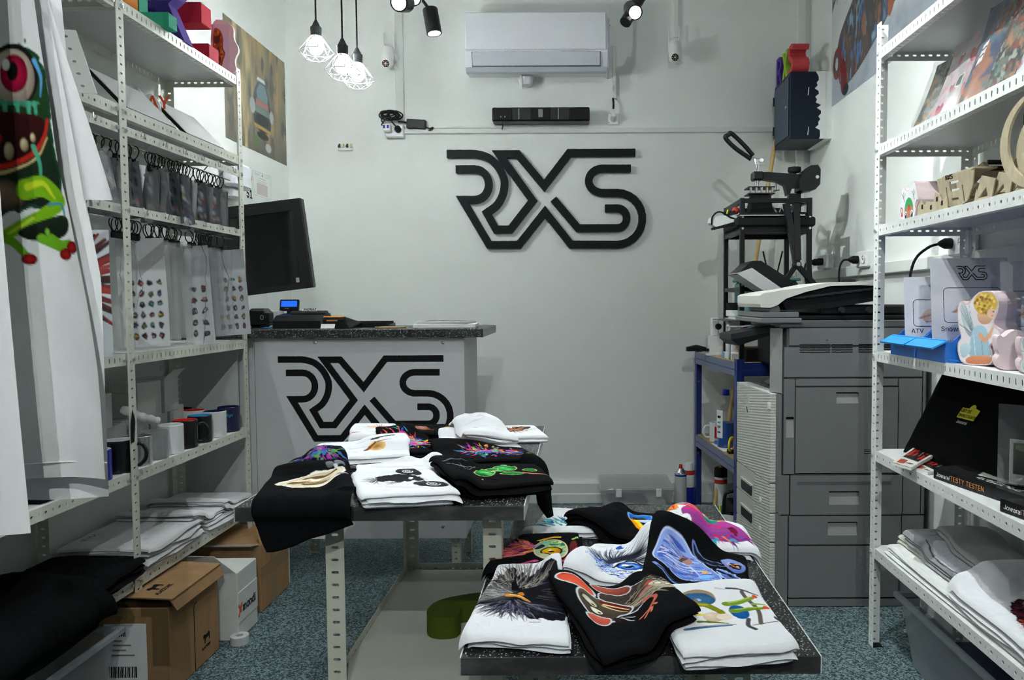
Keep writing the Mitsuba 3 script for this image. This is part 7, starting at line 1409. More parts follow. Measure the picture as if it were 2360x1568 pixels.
# below and beside the rack
t = thing('spray_can', 'grey spray can with a red nozzle standing on the floor left of the rack', 'spray can'); c = on_z(1568, 1170, 0); c = np.array([c[0], 4.28, .001]); part(t, 'can', lathe([(0, 0), (0, .033), (.94, .033), (1, .030)], c, c + Z3 * .195, 24), 'grey_panel', 40); part(t, 'shoulder', lathe([(0, .030), (.2, .030), (1, .014), (1, 0)], c + Z3 * .195, c + Z3 * .222, 24), 'steel', 40); part(t, 'blue_band', lathe([(0, .0335), (1, .0335)], c + Z3 * .180, c + Z3 * .190, 24), 'mug_blue'); part(t, 'nozzle', lathe([(0, 0), (0, .011), (1, .009), (1, 0)], c + Z3 * .222, c + Z3 * .244, 14), 'label_red', 40)
t = thing('spray_can', 'white and blue spray can half hidden behind the blue post', 'spray can'); c = np.array([.628, 4.36, .001]); part(t, 'can', lathe([(0, 0), (0, .030), (1, .030), (1, 0)], c, c + Z3 * .10, 20), 'mug_blue', 40); part(t, 'wrap', lathe([(0, 0), (0, .030), (1, .030), (1, 0)], c + Z3 * .1005, c + Z3 * .17, 20), 'paper', 40); part(t, 'band', lathe([(0, 0), (0, .0305), (1, .0305), (1, 0)], c + Z3 * .1705, c + Z3 * .195, 20), 'label_red', 40); part(t, 'cap', lathe([(0, 0), (0, .028), (1, .02), (1, 0)], c + Z3 * .1955, c + Z3 * .235, 20), 'white_plastic', 40)
t = thing('spray_can', 'spray can with a black cap and a red label under the rack', 'spray can'); c = rk(.60, .10) + Z3 * .001; part(t, 'can', lathe([(0, 0), (0, .034), (1, .034), (1, 0)], c, c + Z3 * .20, 22), 'white_plastic', 40); part(t, 'label', lathe([(0, .0345), (1, .0345)], c + Z3 * .165, c + Z3 * .188, 22), 'label_red'); part(t, 'cap', lathe([(0, 0), (0, .035), (.9, .034), (1, .03), (1, 0)], c + Z3 * .2005, c + Z3 * .25, 22), 'black_matte', 40)
t = thing('air_compressor', 'black machine with a tube frame and a white hose under the rack', 'machine'); c = rk(.22, .14)
part(t, 'tank', box(c[0] - .11, c[0] + .15, c[1] - .10, c[1] + .14, .03, .15, .02), 'black_matte'); part(t, 'motor', cyl(c + [-.06, -.06, .18], c + [.12, -.06, .18], .045, None, 18), 'black_satin', 40); part(t, 'plate', box(c[0] - .08, c[0] - .01, c[1] - .108, c[1] - .101, .07, .10), 'steel'); part(t, 'frame', tube(curve([c + [-.14, -.09, .0], c + [-.145, -.09, .19], c + [-.10, -.09, .235], c + [.12, -.09, .225]], 30), .008, 8), 'black_satin', True); part(t, 'hose', tube(curve([c + [-.09, -.13, .01], c + [-.085, -.13, .12], c + [-.04, -.12, .24], c + [.06, -.10, .285]], 30), .006, 8), 'white_plastic', True)
part(t, 'green_cover', box(c[0] - .03, c[0] + .08, c[1] + .02, c[1] + .10, .151, .255, .012), 'green_plastic'); part(t, 'foot', cyl(c + [-.08, -.07, 0], c + [-.08, -.07, .03], .012), 'black_matte')
for i in range(3): part(t, 'bolt', bolt(c + [-.07 + i * .06, -.102, .135], (0, -1, 0), .007), 'steel')
t = thing('waste_basket', 'small grey bucket between the rack and the copier', 'bucket'); c = rk(.02, -.05); part(t, 'bucket', lathe([(0, 0), (0, .05), (1, .066), (1, .060), (.1, .045), (.1, 0)], c + Z3 * .001, c + Z3 * .14, 24), 'grey_panel', 40); part(t, 'stick', cyl(c + [0, 0, .02], c + [-.02, .0, .20], .004), 'ink_yellow')
t = thing('storage_box', 'clear lidded plastic box of papers on the floor by the back wall', 'storage box'); a_, b_ = on_z(1382, 1180, 0), on_z(1540, 1180, 0); x0, x1, y0, y1 = .125, .50, 4.06, 4.385
part(t, 'body', hull([(x0 + q, y0 + q, z) for q in (.012,) for z in (.003,)] + [(x1 - .012, y0 + .012, .003), (x0 + .012, y1 - .012, .003), (x1 - .012, y1 - .012, .003), (x0, y0, .15), (x1, y0, .15), (x0, y1, .15), (x1, y1, .15)]), 'film_haze'); part(t, 'lid', box(x0 - .01, x1 + .01, y0 - .01, y1 + .01, .151, .165, .006), 'film_haze', label='clear lid')
for x in (.20, .41): part(t, 'clip', box(x, x + .03, y0 - .014, y0 - .008, .12, .165, .003), 'white_plastic')
a, b = uvgrid(30, 20); P = np.stack([x0 + .025 + a * (x1 - x0 - .05), y0 + .03 + b * .2, .055 + .03 * (1 - a) * b + .02 * np.sin(a * 3)], -1)
def art_paper(a, b, ar):
    s = Art(a, b, (186, 186, 184), ar); s.poly([(.02, .1), (.66, .1), (.72, .9), (.04, .9)], (120, 112, 124), smooth=False); s._mix(np.clip((s.nz(12, 3) - .5) * 6, 0, 1) * (s.x < .68 * s.ar), lin((70, 62, 78))); return s.rgb()
m = grid(P); 
if m.face_normals[:, 2].mean() < 0: m.invert()
q = thing('paper_stack', 'printed papers lying inside the clear lidded box', 'paper'); part(q, 'top_sheet', m, 'print_paper', True, color=art_paper(a, 1 - b, 1.6)); part(q, 'stack', box(x0 + .025, x1 - .03, y0 + .03, y0 + .24, .006, .045, .004), 'paper')
t = thing('broom', 'long wooden broom handle leaning in the corner behind the heat press', 'broom'); a_, b_ = at(1735, 640, 4.30), at(1788, 322, 4.40); d_ = (b_ - a_); a_ = a_ - d_ * (a_[2] - .02) / d_[2]
part(t, 'handle', cyl(a_, b_, .012, None, 12), 'broom_wood', 40); part(t, 'grip', cyl(b_, b_ + d_ * .10, .014, None, 12), 'black_matte', 40); part(t, 'head', box(a_[0] - .12, a_[0] + .12, a_[1] - .025, a_[1] + .025, .001, .05, .01), 'teal_plastic')

# ================================================================== black trolley with heat press
t = thing('equipment_stand', 'black square tube stand carrying the heat press in the corner', 'stand'); zb, ztp = .866, 1.62; X0, X1, Y0, Y1 = .765, 1.075, 3.63, 4.02
for x in (X0, X1):
    for y in (Y0, Y1): part(t, 'post', box(x - .011, x + .011, y - .011, y + .011, zb, ztp, .002), 'black_satin')
for z in (ztp - .012, 1.47, 1.20, 1.045):
    for y in (Y0, Y1): part(t, 'cross_bar', box(X0 + .011, X1 - .011, y - .009, y + .009, z - .010, z + .010), 'black_satin')
    for x in (X0, X1): part(t, 'cross_bar', box(x - .009, x + .009, Y0 + .011, Y1 - .011, z - .010, z + .010), 'black_satin')
part(t, 'shelf', box(X0 - .01, X1 + .01, Y0 - .01, Y1 + .01, 1.481, 1.487), 'black_matte'); part(t, 'shelf', box(X0 - .008, X1 + .008, Y0 - .008, Y1 + .008, 1.056, 1.061), 'grey_panel')
for x in (X0, X1):
    for z in (1.53, 1.48, 1.22, 1.06): part(t, 'bolt', bolt((x, Y0 - .0115, z), (0, -1, 0), .006), 'steel')
part(t, 'brace', tube([(X1 - .02, Y1, 1.40), (X1 - .07, Y1, 1.19)], .004, 6), 'black_satin'); part(t, 'brace', tube([(X1 - .12, Y1, 1.40), (X1 - .07, Y1, 1.19)], .004, 6), 'black_satin')
t = thing('heat_press', 'black swing arm heat press with a raised looped handle on the stand', 'heat press'); HY = 3.72; hp = lambda px, py, dy=0: np.array(at(px, py, HY + dy))
zp = 1.488
part(t, 'lower_platen', box(.735, 1.10, HY - .11, HY + .22, zp, zp + .045, .008), 'black_matte'); part(t, 'platen_edge', box(.75, 1.05, HY - .112, HY - .11, zp + .048, zp + .054), 'steel'); part(t, 'upper_platen', box(.76, 1.06, HY - .10, HY + .20, zp + .046, zp + .066, .004), 'black_satin')
b0 = hp(1750, 462); part(t, 'heater_block', hull([b0 + np.array([a, c_, d]) for a in (-.04, .045) for c_ in (-.04, .04) for d in (-.055, .02)] + [b0 + np.array([a, c_, -.075]) for a in (-.055, .055) for c_ in (-.05, .05)]), 'black_matte')
for dz in (0, .030): part(t, 'spring_plate', box(b0[0] - .062, b0[0] + .062, HY - .05, HY + .05, b0[2] + .024 + dz, b0[2] + .029 + dz), 'black_satin')
for i in range(5): part(t, 'pillar', cyl(b0 + [-.05 + i * .025, -.045, .029], b0 + [-.05 + i * .025, -.045, .054], .006), 'chrome', 40)
s0, s1 = hp(1743, 440), hp(1746, 378); part(t, 'shaft', cyl(s0, s1, .011, None, 16), 'chrome', 40); part(t, 'link', hull([s1 + np.array([a, c_, d]) for a in (-.012, .02) for c_ in (-.012, .012) for d in (-.004, .02)] + [hp(1735, 362)]), 'steel')
part(t, 'pivot', cyl(hp(1753, 371) + [0, -.02, 0], hp(1753, 371) + [0, .02, 0], .010, None, 12), 'chrome', 40)
h0, h1, h2 = hp(1734, 361), hp(1684, 308), hp(1672, 318); part(t, 'handle', tube(curve([h0 + [.004, 0, .004], hp(1712, 332), h1 + [.004, 0, 0], h1 + [-.01, 0, -.006], h2, hp(1695, 342), h0 + [-.006, 0, -.012]], 50), .0105, 8), 'black_satin', True)
part(t, 'collar', box(s0[0] - .022, s0[0] + .028, HY - .03, HY + .03, hp(1743, 417)[2], hp(1743, 397)[2], .006), 'black_satin')
AR = [(1748, 400), (1762, 398), (1850, 404), (1856, 428), (1822, 436), (1818, 450), (1812, 452), (1806, 428), (1790, 420), (1762, 416), (1748, 412)]; part(t, 'arm', extr(Polygon([(hp(*p)[0], hp(*p)[2]) for p in AR]), .045, (0, HY - .022, 0), (1, 0, 0), (0, 0, 1), (0, 1, 0)), 'black_satin')
BX = [(1846, 398), (1862, 385), (1878, 384), (1884, 394), (1883, 428), (1872, 440), (1848, 445), (1836, 442), (1836, 420)]; part(t, 'joint_box', extr(Polygon([(hp(*p)[0], hp(*p)[2]) for p in BX]), .09, (0, HY - .05, 0), (1, 0, 0), (0, 0, 1), (0, 1, 0)), 'black_satin')
part(t, 'joint_bolt', bolt(hp(1876, 412) + [0, -.05, 0], (0, -1, 0), .009), 'steel'); k0 = hp(1831, 398); part(t, 'knob', lathe([(0, 0), (0, .028), (.3, .031), (1, .030), (1, 0)], k0 + [0, 0, .0], k0 + [0, 0, .024], 16), 'black_matte', 40); part(t, 'knob_stem', cyl(k0 + [0, 0, -.012], k0, .008), 'charcoal')
part(t, 'column', hull([hp(1822, 446), hp(1846, 446), hp(1828, 505), hp(1846, 505)] + [hp(1822, 446, .05), hp(1846, 446, .05), hp(1828, 505, .05), hp(1846, 505, .05)]), 'black_satin')
part(t, 'hook', tube(curve([hp(1787, 422), hp(1788, 436), hp(1784, 440), hp(1796, 438)]), .004, 6), 'steel'); part(t, 'red_knob', trimesh.creation.icosphere(2, .018).apply_translation(hp(1695, 486)), 'label_red', True)
for px in (1775, 1795): part(t, 'wire', tube(curve([hp(px, 494), hp(px + 6, 478), hp(px + 14, 490), hp(px + 16, 497)]), .004, 6), 'white_plastic', True)
t = thing('steam_iron', 'white and black hand tool with cables at the left end of the heat press', 'tool'); c = hp(1662, 515, -.02); part(t, 'body', hull([c + np.array([a, b, d]) for a, d in ((-.06, .0), (-.055, .025), (0, .035), (.07, .03), (.06, .005), (-.03, -.02)) for b in (-.03, .03)]), 'white_plastic'); part(t, 'base', hull([c + np.array([a, b, d]) for a, d in ((-.045, -.022), (.10, .0), (.10, .012), (-.04, -.03)) for b in (-.03, .03)]), 'black_matte'); part(t, 'clip', hull([c + np.array([a, b, d]) for a, d in ((.0, .034), (.06, .06), (.07, .045), (.03, .03)) for b in (-.02, .02)]), 'charcoal'); part(t, 'tie', tube([c + [.02, -.032, .04], c + [.025, -.033, .06]], .004, 6), 'ink_yellow'); part(t, 'cable', tube(curve([c + [-.05, -.03, -.01], c + [-.045, -.035, .03], c + [-.01, -.032, .05], c + [.05, -.03, .02], c + [.10, .0, .03]], 24), .004, 6), 'black_matte', True)
t = thing('cap_press', 'black cap press with a tilted grey plate standing behind the copier', 'heat press'); cp2 = lambda px, py, dy=0: np.array(at(px, py, 3.50 + dy)); up = [cp2(1688, 628), cp2(1722, 606), cp2(1740, 606), cp2(1834, 662), cp2(1800, 672), cp2(1764, 676)]
pl = Polygon([(p[0], p[2]) for p in (cp2(1688, 634), cp2(1722, 604), cp2(1742, 604), cp2(1836, 664), cp2(1832, 672), cp2(1800, 674), cp2(1722, 620))]); part(t, 'plate_back', extr(pl, .22, (0, 3.40, 0), (1, 0, 0), (0, 0, 1), (0, 1, 0)), 'black_satin')
pl = Polygon([(p[0], p[2]) for p in (cp2(1687, 632), cp2(1721, 620), cp2(1798, 673), cp2(1764, 678), cp2(1742, 668))]); part(t, 'plate_face', extr(pl, .20, (0, 3.395, 0), (1, 0, 0), (0, 0, 1), (0, 1, 0)), 'grey_panel')
for a_, b_, r in ((cp2(1825, 448, .12), cp2(1820, 470, .10), .016), (cp2(1812, 470, .10), cp2(1836, 608, .02), .014), (cp2(1834, 470, .1), cp2(1838, 600, .02), .014), (cp2(1836, 610), cp2(1806, 652), .012), (cp2(1836, 610), cp2(1880, 660), .014)): part(t, 'lever', hull([q + np.array([sx * r, sy * r, 0]) for q in (a_, b_) for sx in (-1, 1) for sy in (-1, 1)]), 'black_satin')
part(t, 'pivot', cyl(cp2(1836, 610) + [0, -.03, 0], cp2(1836, 610) + [0, .03, 0], .014, None, 16), 'black_satin', 40); part(t, 'pivot_bolt', bolt(cp2(1836, 610) + [0, -.03, 0], (0, -1, 0), .010), 'steel'); part(t, 'pivot_bolt', bolt(cp2(1806, 652) + [0, -.02, 0], (0, -1, 0), .007), 'steel'); part(t, 'base', box(cp2(1760, 690)[0], 1.10, 3.39, 3.62, zt2 + .0005, zt2 + .20, .01), 'black_matte'); part(t, 'base_arm', hull([cp2(1870, 655) + [0, 0, 0], cp2(1890, 664), cp2(1800, 690), cp2(1880, 690)] + [cp2(1870, 655, .06), cp2(1890, 664, .06), cp2(1800, 690, .06), cp2(1880, 690, .06)]), 'black_satin')
t = thing('plastic_crate', 'teal translucent box on the lower shelf of the black stand', 'box'); part(t, 'crate', box(.80, 1.05, 3.70, 3.98, 1.0615, 1.24, .012), 'teal_plastic'); part(t, 'rim', box(.792, 1.058, 3.692, 3.988, 1.24, 1.255, .004), 'teal_plastic')
part('equipment_stand', 'tray', box(X0 - .07, X0 + .02, Y0 + .02, Y1 - .02, 1.052, 1.0555), 'grey_plastic_dark'); part('equipment_stand', 'handle_rod', tube(curve([(X0 - .06, Y0 - .02, .875), (X0 - .06, Y0 - .02, 1.02), (X0 - .058, Y0 - .02, 1.026), (X0 + .10, Y0 - .02, 1.026)], 30), .006, 8), 'grey_panel', True)

# ---- key cabinet with letters
c0, c1 = on_x(1803, 320, 1.08), None
KX0, KX1, KY0, KY1 = 1.095, XR, 4.05, 4.36
kz0, kz1 = 1.975, 2.315
t = thing('key_cabinet', 'dark blue steel cabinet on the right wall with RXS letters on top', 'cabinet')
part(t, 'body', box(KX0, KX1 - .035, KY0, KY1, kz0, kz1, .003), 'cabinet_blue'); dr_ = part(t, 'door', box(KX0 - .005, KX0 - .0005, KY0 + .02, KY1 - .015, kz0 + .02, kz1 - .02, .002), 'cabinet_door', label='lighter blue door'); part(dr_, 'lock', cyl((KX0 - .005, KY0 + .045, .5 * (kz0 + kz1)), (KX0 - .011, KY0 + .045, .5 * (kz0 + kz1)), .008, None, 14), 'steel'); 
for z in (kz0 + .08, kz1 - .10): part(dr_, 'hinge', cyl((KX0 - .003, KY1 - .004, z), (KX0 - .003, KY1 - .004, z + .045), .007, None, 10), 'black_matte')
RR = np.random.default_rng(6); pv = [(0, 0)] + [(-.022 - .03 * RR.random() ** 2 - .012 * (kk > 14), kk / 24 * (kz1 - kz0)) for kk in range(25)] + [(0, kz1 - kz0)]
part(t, 'torn_plaster', extr(Polygon(pv).buffer(0), .004, (KX1 - .034, KY0 - .0035, kz0), (1, 0, 0), (0, 0, 1), (0, 1, 0)), 'plaster_chip', label='torn white plaster edge'); part(t, 'mount', box(KX1 - .035, KX1, KY0, KY1, kz0, kz1), 'plaster_chip')
for z in (kz1 - .12, kz0 + .02): part(t, 'scratch', hull([(1.185 + a, KY0 - .0006, z + b) for a, b in ((0, 0), (.004, 0), (.008, .04), (.005, .042))] + [(1.19, KY0 + .0002, z + .02)]), 'plaster_chip')
def letter(label, P, y, h, m, th, x=KX0 + .02, w=.10, deg=0):
    s = h / .30; return whole('foam_letter', label, 'letter', extr(shapely.affinity.scale(P, w / .16, s, origin=(0, 0)), th, (x, y, kz1 + .0006), np.array([math.sin(math.radians(deg)), -math.cos(math.radians(deg)), 0]), (0, 0, 1), (math.cos(math.radians(deg)), math.sin(math.radians(deg)), 0)), m)
SP = LineString(curve([(.145, .255, 0), (.10, .280, 0), (.045, .265, 0), (.028, .215, 0), (.06, .165, 0), (.11, .135, 0), (.138, .085, 0), (.11, .035, 0), (.06, .022, 0), (.012, .045, 0)], 60)[:, :2]).buffer(.024, cap_style='flat').intersection(sbox(0, 0, .2, .3))
XP = unary_union([LineString([(.012, 0), (.145, .30)]).buffer(.024), LineString([(.145, 0), (.012, .30)]).buffer(.024)]).intersection(sbox(-.05, 0, .25, .30))
letter('purple foam letter R on top of the blue cabinet', R_l, 4.345, .145, 'foam_purple', .05, KX0 + .004, .095)
letter('lime green foam letter X between the purple and red letters', XP, 4.245, .145, 'foam_green', .06, KX0 + .01, .095)
letter('red foam letter S nearest on top of the blue cabinet', SP, 4.155, .150, 'foam_red', .085, KX0 + .015, .098)
# ---- right wall sockets and duct
z0d = on_x(1990, 622, XR)[2]
whole('cable_duct', 'white cable duct along the right wall above the copier', 'cable duct', box(XR - .028, XR, 1.9, 4.36, z0d - .028, z0d + .020, .003), 'duct_white')
def wsock(label, px, py, w, h, plugs, plab):
    c = on_x(px, py, XR - .045); t = thing('power_socket', label, 'socket'); part(t, 'housing', box(XR - .045, XR, c[1] - w / 2, c[1] + w / 2, c[2] - h / 2, c[2] + h / 2, .006), 'white_plastic')
    n = max(1, round(w / .08))
    for i in range(n): schuko(t, np.array([XR - .0455, c[1] + (i - (n - 1) / 2) * w / n * .9, c[2]]), (0, 1, 0), (0, 0, 1), (-1, 0, 0), .019)
    for j, (i, path) in enumerate(plugs):
        p = np.array([XR - .046, c[1] + (i - (n - 1) / 2) * w / n * .9, c[2]]); q = thing('power_plug', plab[j], 'plug'); part(q, 'plug', lathe([(0, 0), (0, .018), (.5, .018), (.8, .012), (1, .007), (1, 0)], p - [.0045, 0, 0], p - [.046, 0, 0], 16), 'black_matte', 40); part(q, 'cable', tube(curve([p + np.array(o) for o in path], 30), .0045, 8), 'black_matte', True)
wsock('double white socket behind the black stand on the right wall', 1893, 604, .15, .075, [(0, [(-.04, 0, 0), (-.06, 0, -.004), (-.062, .0, -.05), (-.05, 0, -.16)]), (1, [(-.04, 0, 0), (-.065, .01, -.004), (-.07, .015, -.06), (-.05, .02, -.16)])], ['black plug nearer in the double socket behind the stand', 'black plug farther in the double socket behind the stand'])
wsock('white socket block above the copier on the right wall', 1985, 598, .13, .075, [(1, [(-.04, 0, 0), (-.07, .0, -.004), (-.085, .002, -.04), (-.085, .002, -.10), (-.07, .0, -.125)])], ['black plug with a drooping lead above the copier feeder'])
wsock('white socket block behind the far post of the right shelving', 2205, 560, .13, .085, [(1, [(-.04, 0, 0), (-.075, .01, -.012), (-.11, .03, -.05), (-.12, .05, -.12), (-.115, .05, -.20)])], ['black plug with a curved lead behind the right shelving'])
c = on_x(1945, 660, 1.10); whole('cable_grommet', 'small black cable plug resting on the feeder cover below the socket', 'cap', lathe([(0, 0), (0, .03), (.6, .028), (1, .02), (1, 0)], (1.07, 3.08, cv(1060, 1118)[2] + .0005), (1.07, 3.08, cv(1060, 1118)[2] + .016), 20), 'black_matte', 40)

# ================================================================== things on the counter
zc = 1.0435
def onc(px, y): return np.array([at(px, 745, y)[0], y, zc])
c = onc(599, 3.28); t = thing('desk_speaker', 'rounded black desktop speaker beside the far cream post', 'speaker'); part(t, 'body', box(c[0] - .046, c[0] + .046, 3.24, 3.33, zc + .004, zc + .082, .020), 'black_satin'); part(t, 'grille', box(c[0] - .036, c[0] + .036, 3.2375, 3.2405, zc + .014, zc + .072, .008), 'black_matte'); part(t, 'foot', box(c[0] - .03, c[0] + .03, 3.25, 3.32, zc, zc + .004), 'charcoal'); part(t, 'logo_mark', tube(np.array([[c[0] + .026 + .006 * math.cos(q), 3.2372, zc + .045 + .009 * math.sin(q)] for q in np.linspace(0, 6.28, 16)[:-1]]), .0009, 5, True), 'grey_panel')
c = onc(637, 3.34); whole('white_box', 'small white box between the speaker and the receipt printer', 'box', box(c[0] - .017, c[0] + .019, 3.32, 3.38, zc, zc + .072, .003), 'white_plastic')
c = onc(655, 3.22); t = thing('counter_cable', 'blue and black wires curling on the counter beside the speaker', 'cables'); 
for i, m_ in enumerate(('mug_sky', 'black_matte', 'black_matte')): part(t, 'wire', tube(curve([c + [-.10, .0, .004], c + [-.05, -.01 * i, .006 + .01 * i], c + [-.02, .0, .035 - .008 * i], c + [.0, .01, .03], c + [-.01, .02, .006]], 30), .0028, 6), m_, True)
c = onc(697, 3.27); t = thing('receipt_printer', 'black receipt printer with a white paper label on the counter', 'printer'); part(t, 'body', hull([c + np.array([a, b, d]) for a in (-.098, .098) for b, d in ((-.07, 0), (-.07, .03), (-.03, .052), (.06, .06), (.07, .05), (.07, 0))]), 'black_satin'); part(t, 'roll_cover', cyl(c + [-.05, .02, .048], c + [.095, .02, .048], .024, None, 24), 'black_satin', 40); part(t, 'end_cap', cyl(c + [.0952, .02, .048], c + [.099, .02, .048], .022, None, 24), 'charcoal', 40)
part(t, 'paper_label', hull([c + np.array([a, b, d]) for a in (.002, .062) for b, d in ((-.005, .070), (.0, .078), (-.004, .070), (.001, .078))]), 'paper'); part(t, 'label_lettering', text('PAIRAI', .011, c + [.006, -.0055, .0715], (1, 0, 0), (0, .53, .848), .0004, True), 'ink_black')
c = onc(667, 3.36); t = thing('customer_display', 'small customer display with a lit blue screen on the counter', 'display'); R_ = rot((1, 0, 0), -12); o = c + [0, 0, .075]
part(t, 'casing', xf(box(-.040, .042, -.006, .008, -.005, .044, .003), R_, o), 'black_satin'); part(t, 'screen', xf(box(-.033, .035, -.0072, -.0062, .012, .038), R_, o), 'screen_blue', emit=(.01, .13, 1.0), label='lit blue screen'); part(t, 'caption', text('......', .010, o + R_ @ [-.018, -.0076, .004], R_ @ [1, 0, 0], R_ @ [0, 0, 1], .0005), 'ink_yellow'); part(t, 'stand', cyl(c, c + [0, 0, .074], .012, .009, 14), 'black_matte', 40); part(t, 'foot', box(c[0] - .03, c[0] + .03, 3.335, 3.385, zc, zc + .006, .002), 'black_matte')
c = onc(782, 3.20); t = thing('card_terminal', 'black device with an orange top band and a white slip on the counter', 'terminal'); part(t, 'body', hull([c + np.array([a, b, d]) for a in (-.052, .034) for b, d in ((-.05, 0), (-.05, .036), (-.04, .048))] + [c + np.array([a, .10, d]) for a in (-.052, .066) for d in (0, .02)] + [c + np.array([.05, -.04, 0])]), 'black_satin'); part(t, 'orange_band', hull([c + np.array([a, b, d]) for a in (-.050, .032) for b, d in ((-.046, .0455), (-.040, .0495), (-.034, .0485), (-.040, .0455))]), 'foam_orange'); part(t, 'lettering', hull([c + np.array([a, -.0508, d]) for a in (-.036, .008) for d in (.030, .035)] + [c + np.array([0, -.0502, .032])]), 'ink_orange'); part(t, 'slip', hull([c + np.array([a, b, d]) for a in (-.056, .0) for b, d in ((-.066, .001), (-.054, .018), (-.066, .002), (-.054, .019))]), 'paper')
c = onc(857, 3.36); t = thing('keyboard', 'black computer keyboard on the counter', 'keyboard'); part(t, 'base', hull([c + np.array([a, b, d]) for a in (-.085, .085) for b, d in ((-.06, 0), (-.06, .010), (.07, .016), (.07, 0))] + [c + np.array([.095, 0, .004])]), 'black_satin')
for r in range(4):
    for i in range(11): part(t, 'key', hull([c + np.array([-.078 + i * .0145 + a, -.052 + r * .030 + b, .0105 + r * .0017 + d]) for a in (0, .012) for b in (0, .025) for d in (0, .008)]), 'black_matte')
c = onc(897, 3.17); whole('counter_mat', 'thin round dark coaster with a pale rim on the counter', 'mat', lathe([(0, 0), (0, .062), (1, .0635), (1, .058), (.8, .057), (.8, 0)], c + [0, .02, 0], c + [0, .02, .005], 40), 'chipboard', 40)
c = onc(1030, 3.25); t = thing('magazine_stack', 'stack of two white magazines at the right end of the counter', 'magazines')
for i, (w, d, h, z, q) in enumerate(((.125, .10, .016, 0, 3), (.105, .09, .010, .0165, -4))): part(t, 'magazine', xf(box(-w, w, -d, d, z, z + h, .002), rot((0, 0, 1), q), c), 'paper' if i == 0 else 'grey_panel')
def art_cover(a, b, ar):
    s = Art(a, b, (186, 188, 190), ar, .01); s.poly([(.06, .1), (.94, .1), (.94, .9), (.06, .9)], (70, 74, 76), smooth=False); s.speck(s.sdf([(.1, .15), (.9, .15), (.9, .85), (.1, .85)]), [(170, 172, 172), (30, 30, 32)], 12, 4, .52); return s.rgb()
R_ = rot((0, 0, 1), -4); a, b = uvgrid(30, 24); P = (np.stack([(a - .5) * .20, (.5 - b) * .17, 0 * a + .0272], -1) @ R_.T) + c; m = grid(P); 
if m.face_normals[:, 2].mean() < 0: m.invert()
part(t, 'cover_picture', m, 'print_paper', color=art_cover(a, b, 1.2))

# ---- monitor on the left wall arm
MY = 3.36; m0, m1, m2 = at(693, 456, MY), at(722, 662, MY), at(478, 478, MY)
ey_ = (m0 - m1); hh = np.linalg.norm(ey_); ey_ /= hh; exm = (m0 - m2); exm /= np.linalg.norm(exm); exm = exm - ey_ * (exm @ ey_); exm /= np.linalg.norm(exm); enm = np.cross(exm, ey_); Wm = .60; om = m1 - exm * Wm
t = thing('computer_monitor', 'large black monitor tilted on a wall arm above the counter', 'monitor')
part(t, 'casing', extr(rrect(0, 0, Wm, hh, .006), .035, om - enm * .035, exm, ey_, enm), 'black_satin'); bz = rrect(.002, .002, Wm - .002, hh - .002, .006).difference(sbox(.045, .022, Wm - .045, hh - .050)); part(t, 'bezel', extr(bz, .010, om + enm * .0002, exm, ey_, enm), 'charcoal'); part(t, 'screen', extr(sbox(.044, .021, Wm - .044, hh - .049), .002, om + enm * .0005, exm, ey_, enm), 'black_gloss')
part(t, 'sticker', extr(sbox(Wm - .068, .028, Wm - .054, .048), .0006, om + enm * .0026, exm, ey_, enm), 'grey_panel'); part(t, 'button', extr(Point(Wm - .022, .012).buffer(.004), .002, om + enm * .0102, exm, ey_, enm), 'black_matte')
mc = om + exm * Wm * .5 + ey_ * hh * .5 - enm * .035; part(t, 'mount_plate', extr(sbox(-.05, -.05, .05, .05), .012, mc - enm * .0122, exm, ey_, enm), 'black_matte'); part(t, 'wall_arm', tube([mc - enm * .01, mc - enm * .12, [XL + .02, mc[1] + .15, mc[2] + .04]], .014, 10), 'black_satin'); part(t, 'wall_plate', box(XL, XL + .012, mc[1] + .10, mc[1] + .20, mc[2] - .05, mc[2] + .12), 'black_matte')
# ---- wall notices and device on the left wall
def notice(label, px0, px1, pyt, pyb, art, name='wall_notice'):
    a_, b_ = on_x(px0, pyt, XL), on_x(px1, pyt, XL); zt_n = .5 * (a_[2] + b_[2]); hN = zt_n - on_x(px1, pyb, XL)[2]; t = thing(name, label, 'notice'); m_, c_ = flat_print(art, (XL, a_[1], zt_n), (0, 1, 0), (0, 0, 1), b_[1] - a_[1], hN, 60, 80); part(t, 'sheet', m_, 'print_paper', color=c_); return t, a_[1], b_[1], zt_n, hN
def art_notice(a, b, ar):
    s = Art(a, b, (206, 210, 208), ar, .01); s.poly([(.03, .02), (.97, .02), (.97, .98), (.03, .98)], (214, 217, 215), edge=(170, 174, 172), smooth=False)
    for i in range(10): s.line([(.22, .34 + i * .06), (.80 - .05 * (i % 3), .34 + i * .06)], .014, (176, 160, 160))
    s.poly([(.20, .46), (.78, .46), (.78, .92), (.20, .92)], (190, 178, 178), smooth=False); s.line([(.10, .09), (.36, .10)], .02, (150, 152, 150)); s.line([(.10, .14), (.30, .145)], .014, (160, 162, 160)); s.line([(.66, .10), (.92, .11)], .014, (160, 162, 160)); s.poly([(.48, .06), (.54, .06), (.54, .14), (.48, .14)], (110, 120, 60), smooth=False); s.line([(.34, .24), (.70, .25)], .016, (150, 150, 150)); return s.rgb()
notice('white typed notice sheet with a small crest on the left wall', 582, 624, 400, 462, art_notice)
t, ya, yb, ztn, hN = notice('white calendar sheet with red letters and the number 51 beside the far post', 563, 580, 388, 462, lambda a, b, ar: Art(a, b, (214, 217, 215), ar).rgb())
part(t, 'red_lettering', text('ons', .030, (XL + .0016, ya + .012, ztn - .055), (0, 1, 0), (0, 0, 1), .0006, True), 'ink_red'); part(t, 'number_lettering', text('51', .040, (XL + .0016, ya + .012, ztn - .145), (0, 1, 0), (0, 0, 1), .0006, True), 'ink_black')
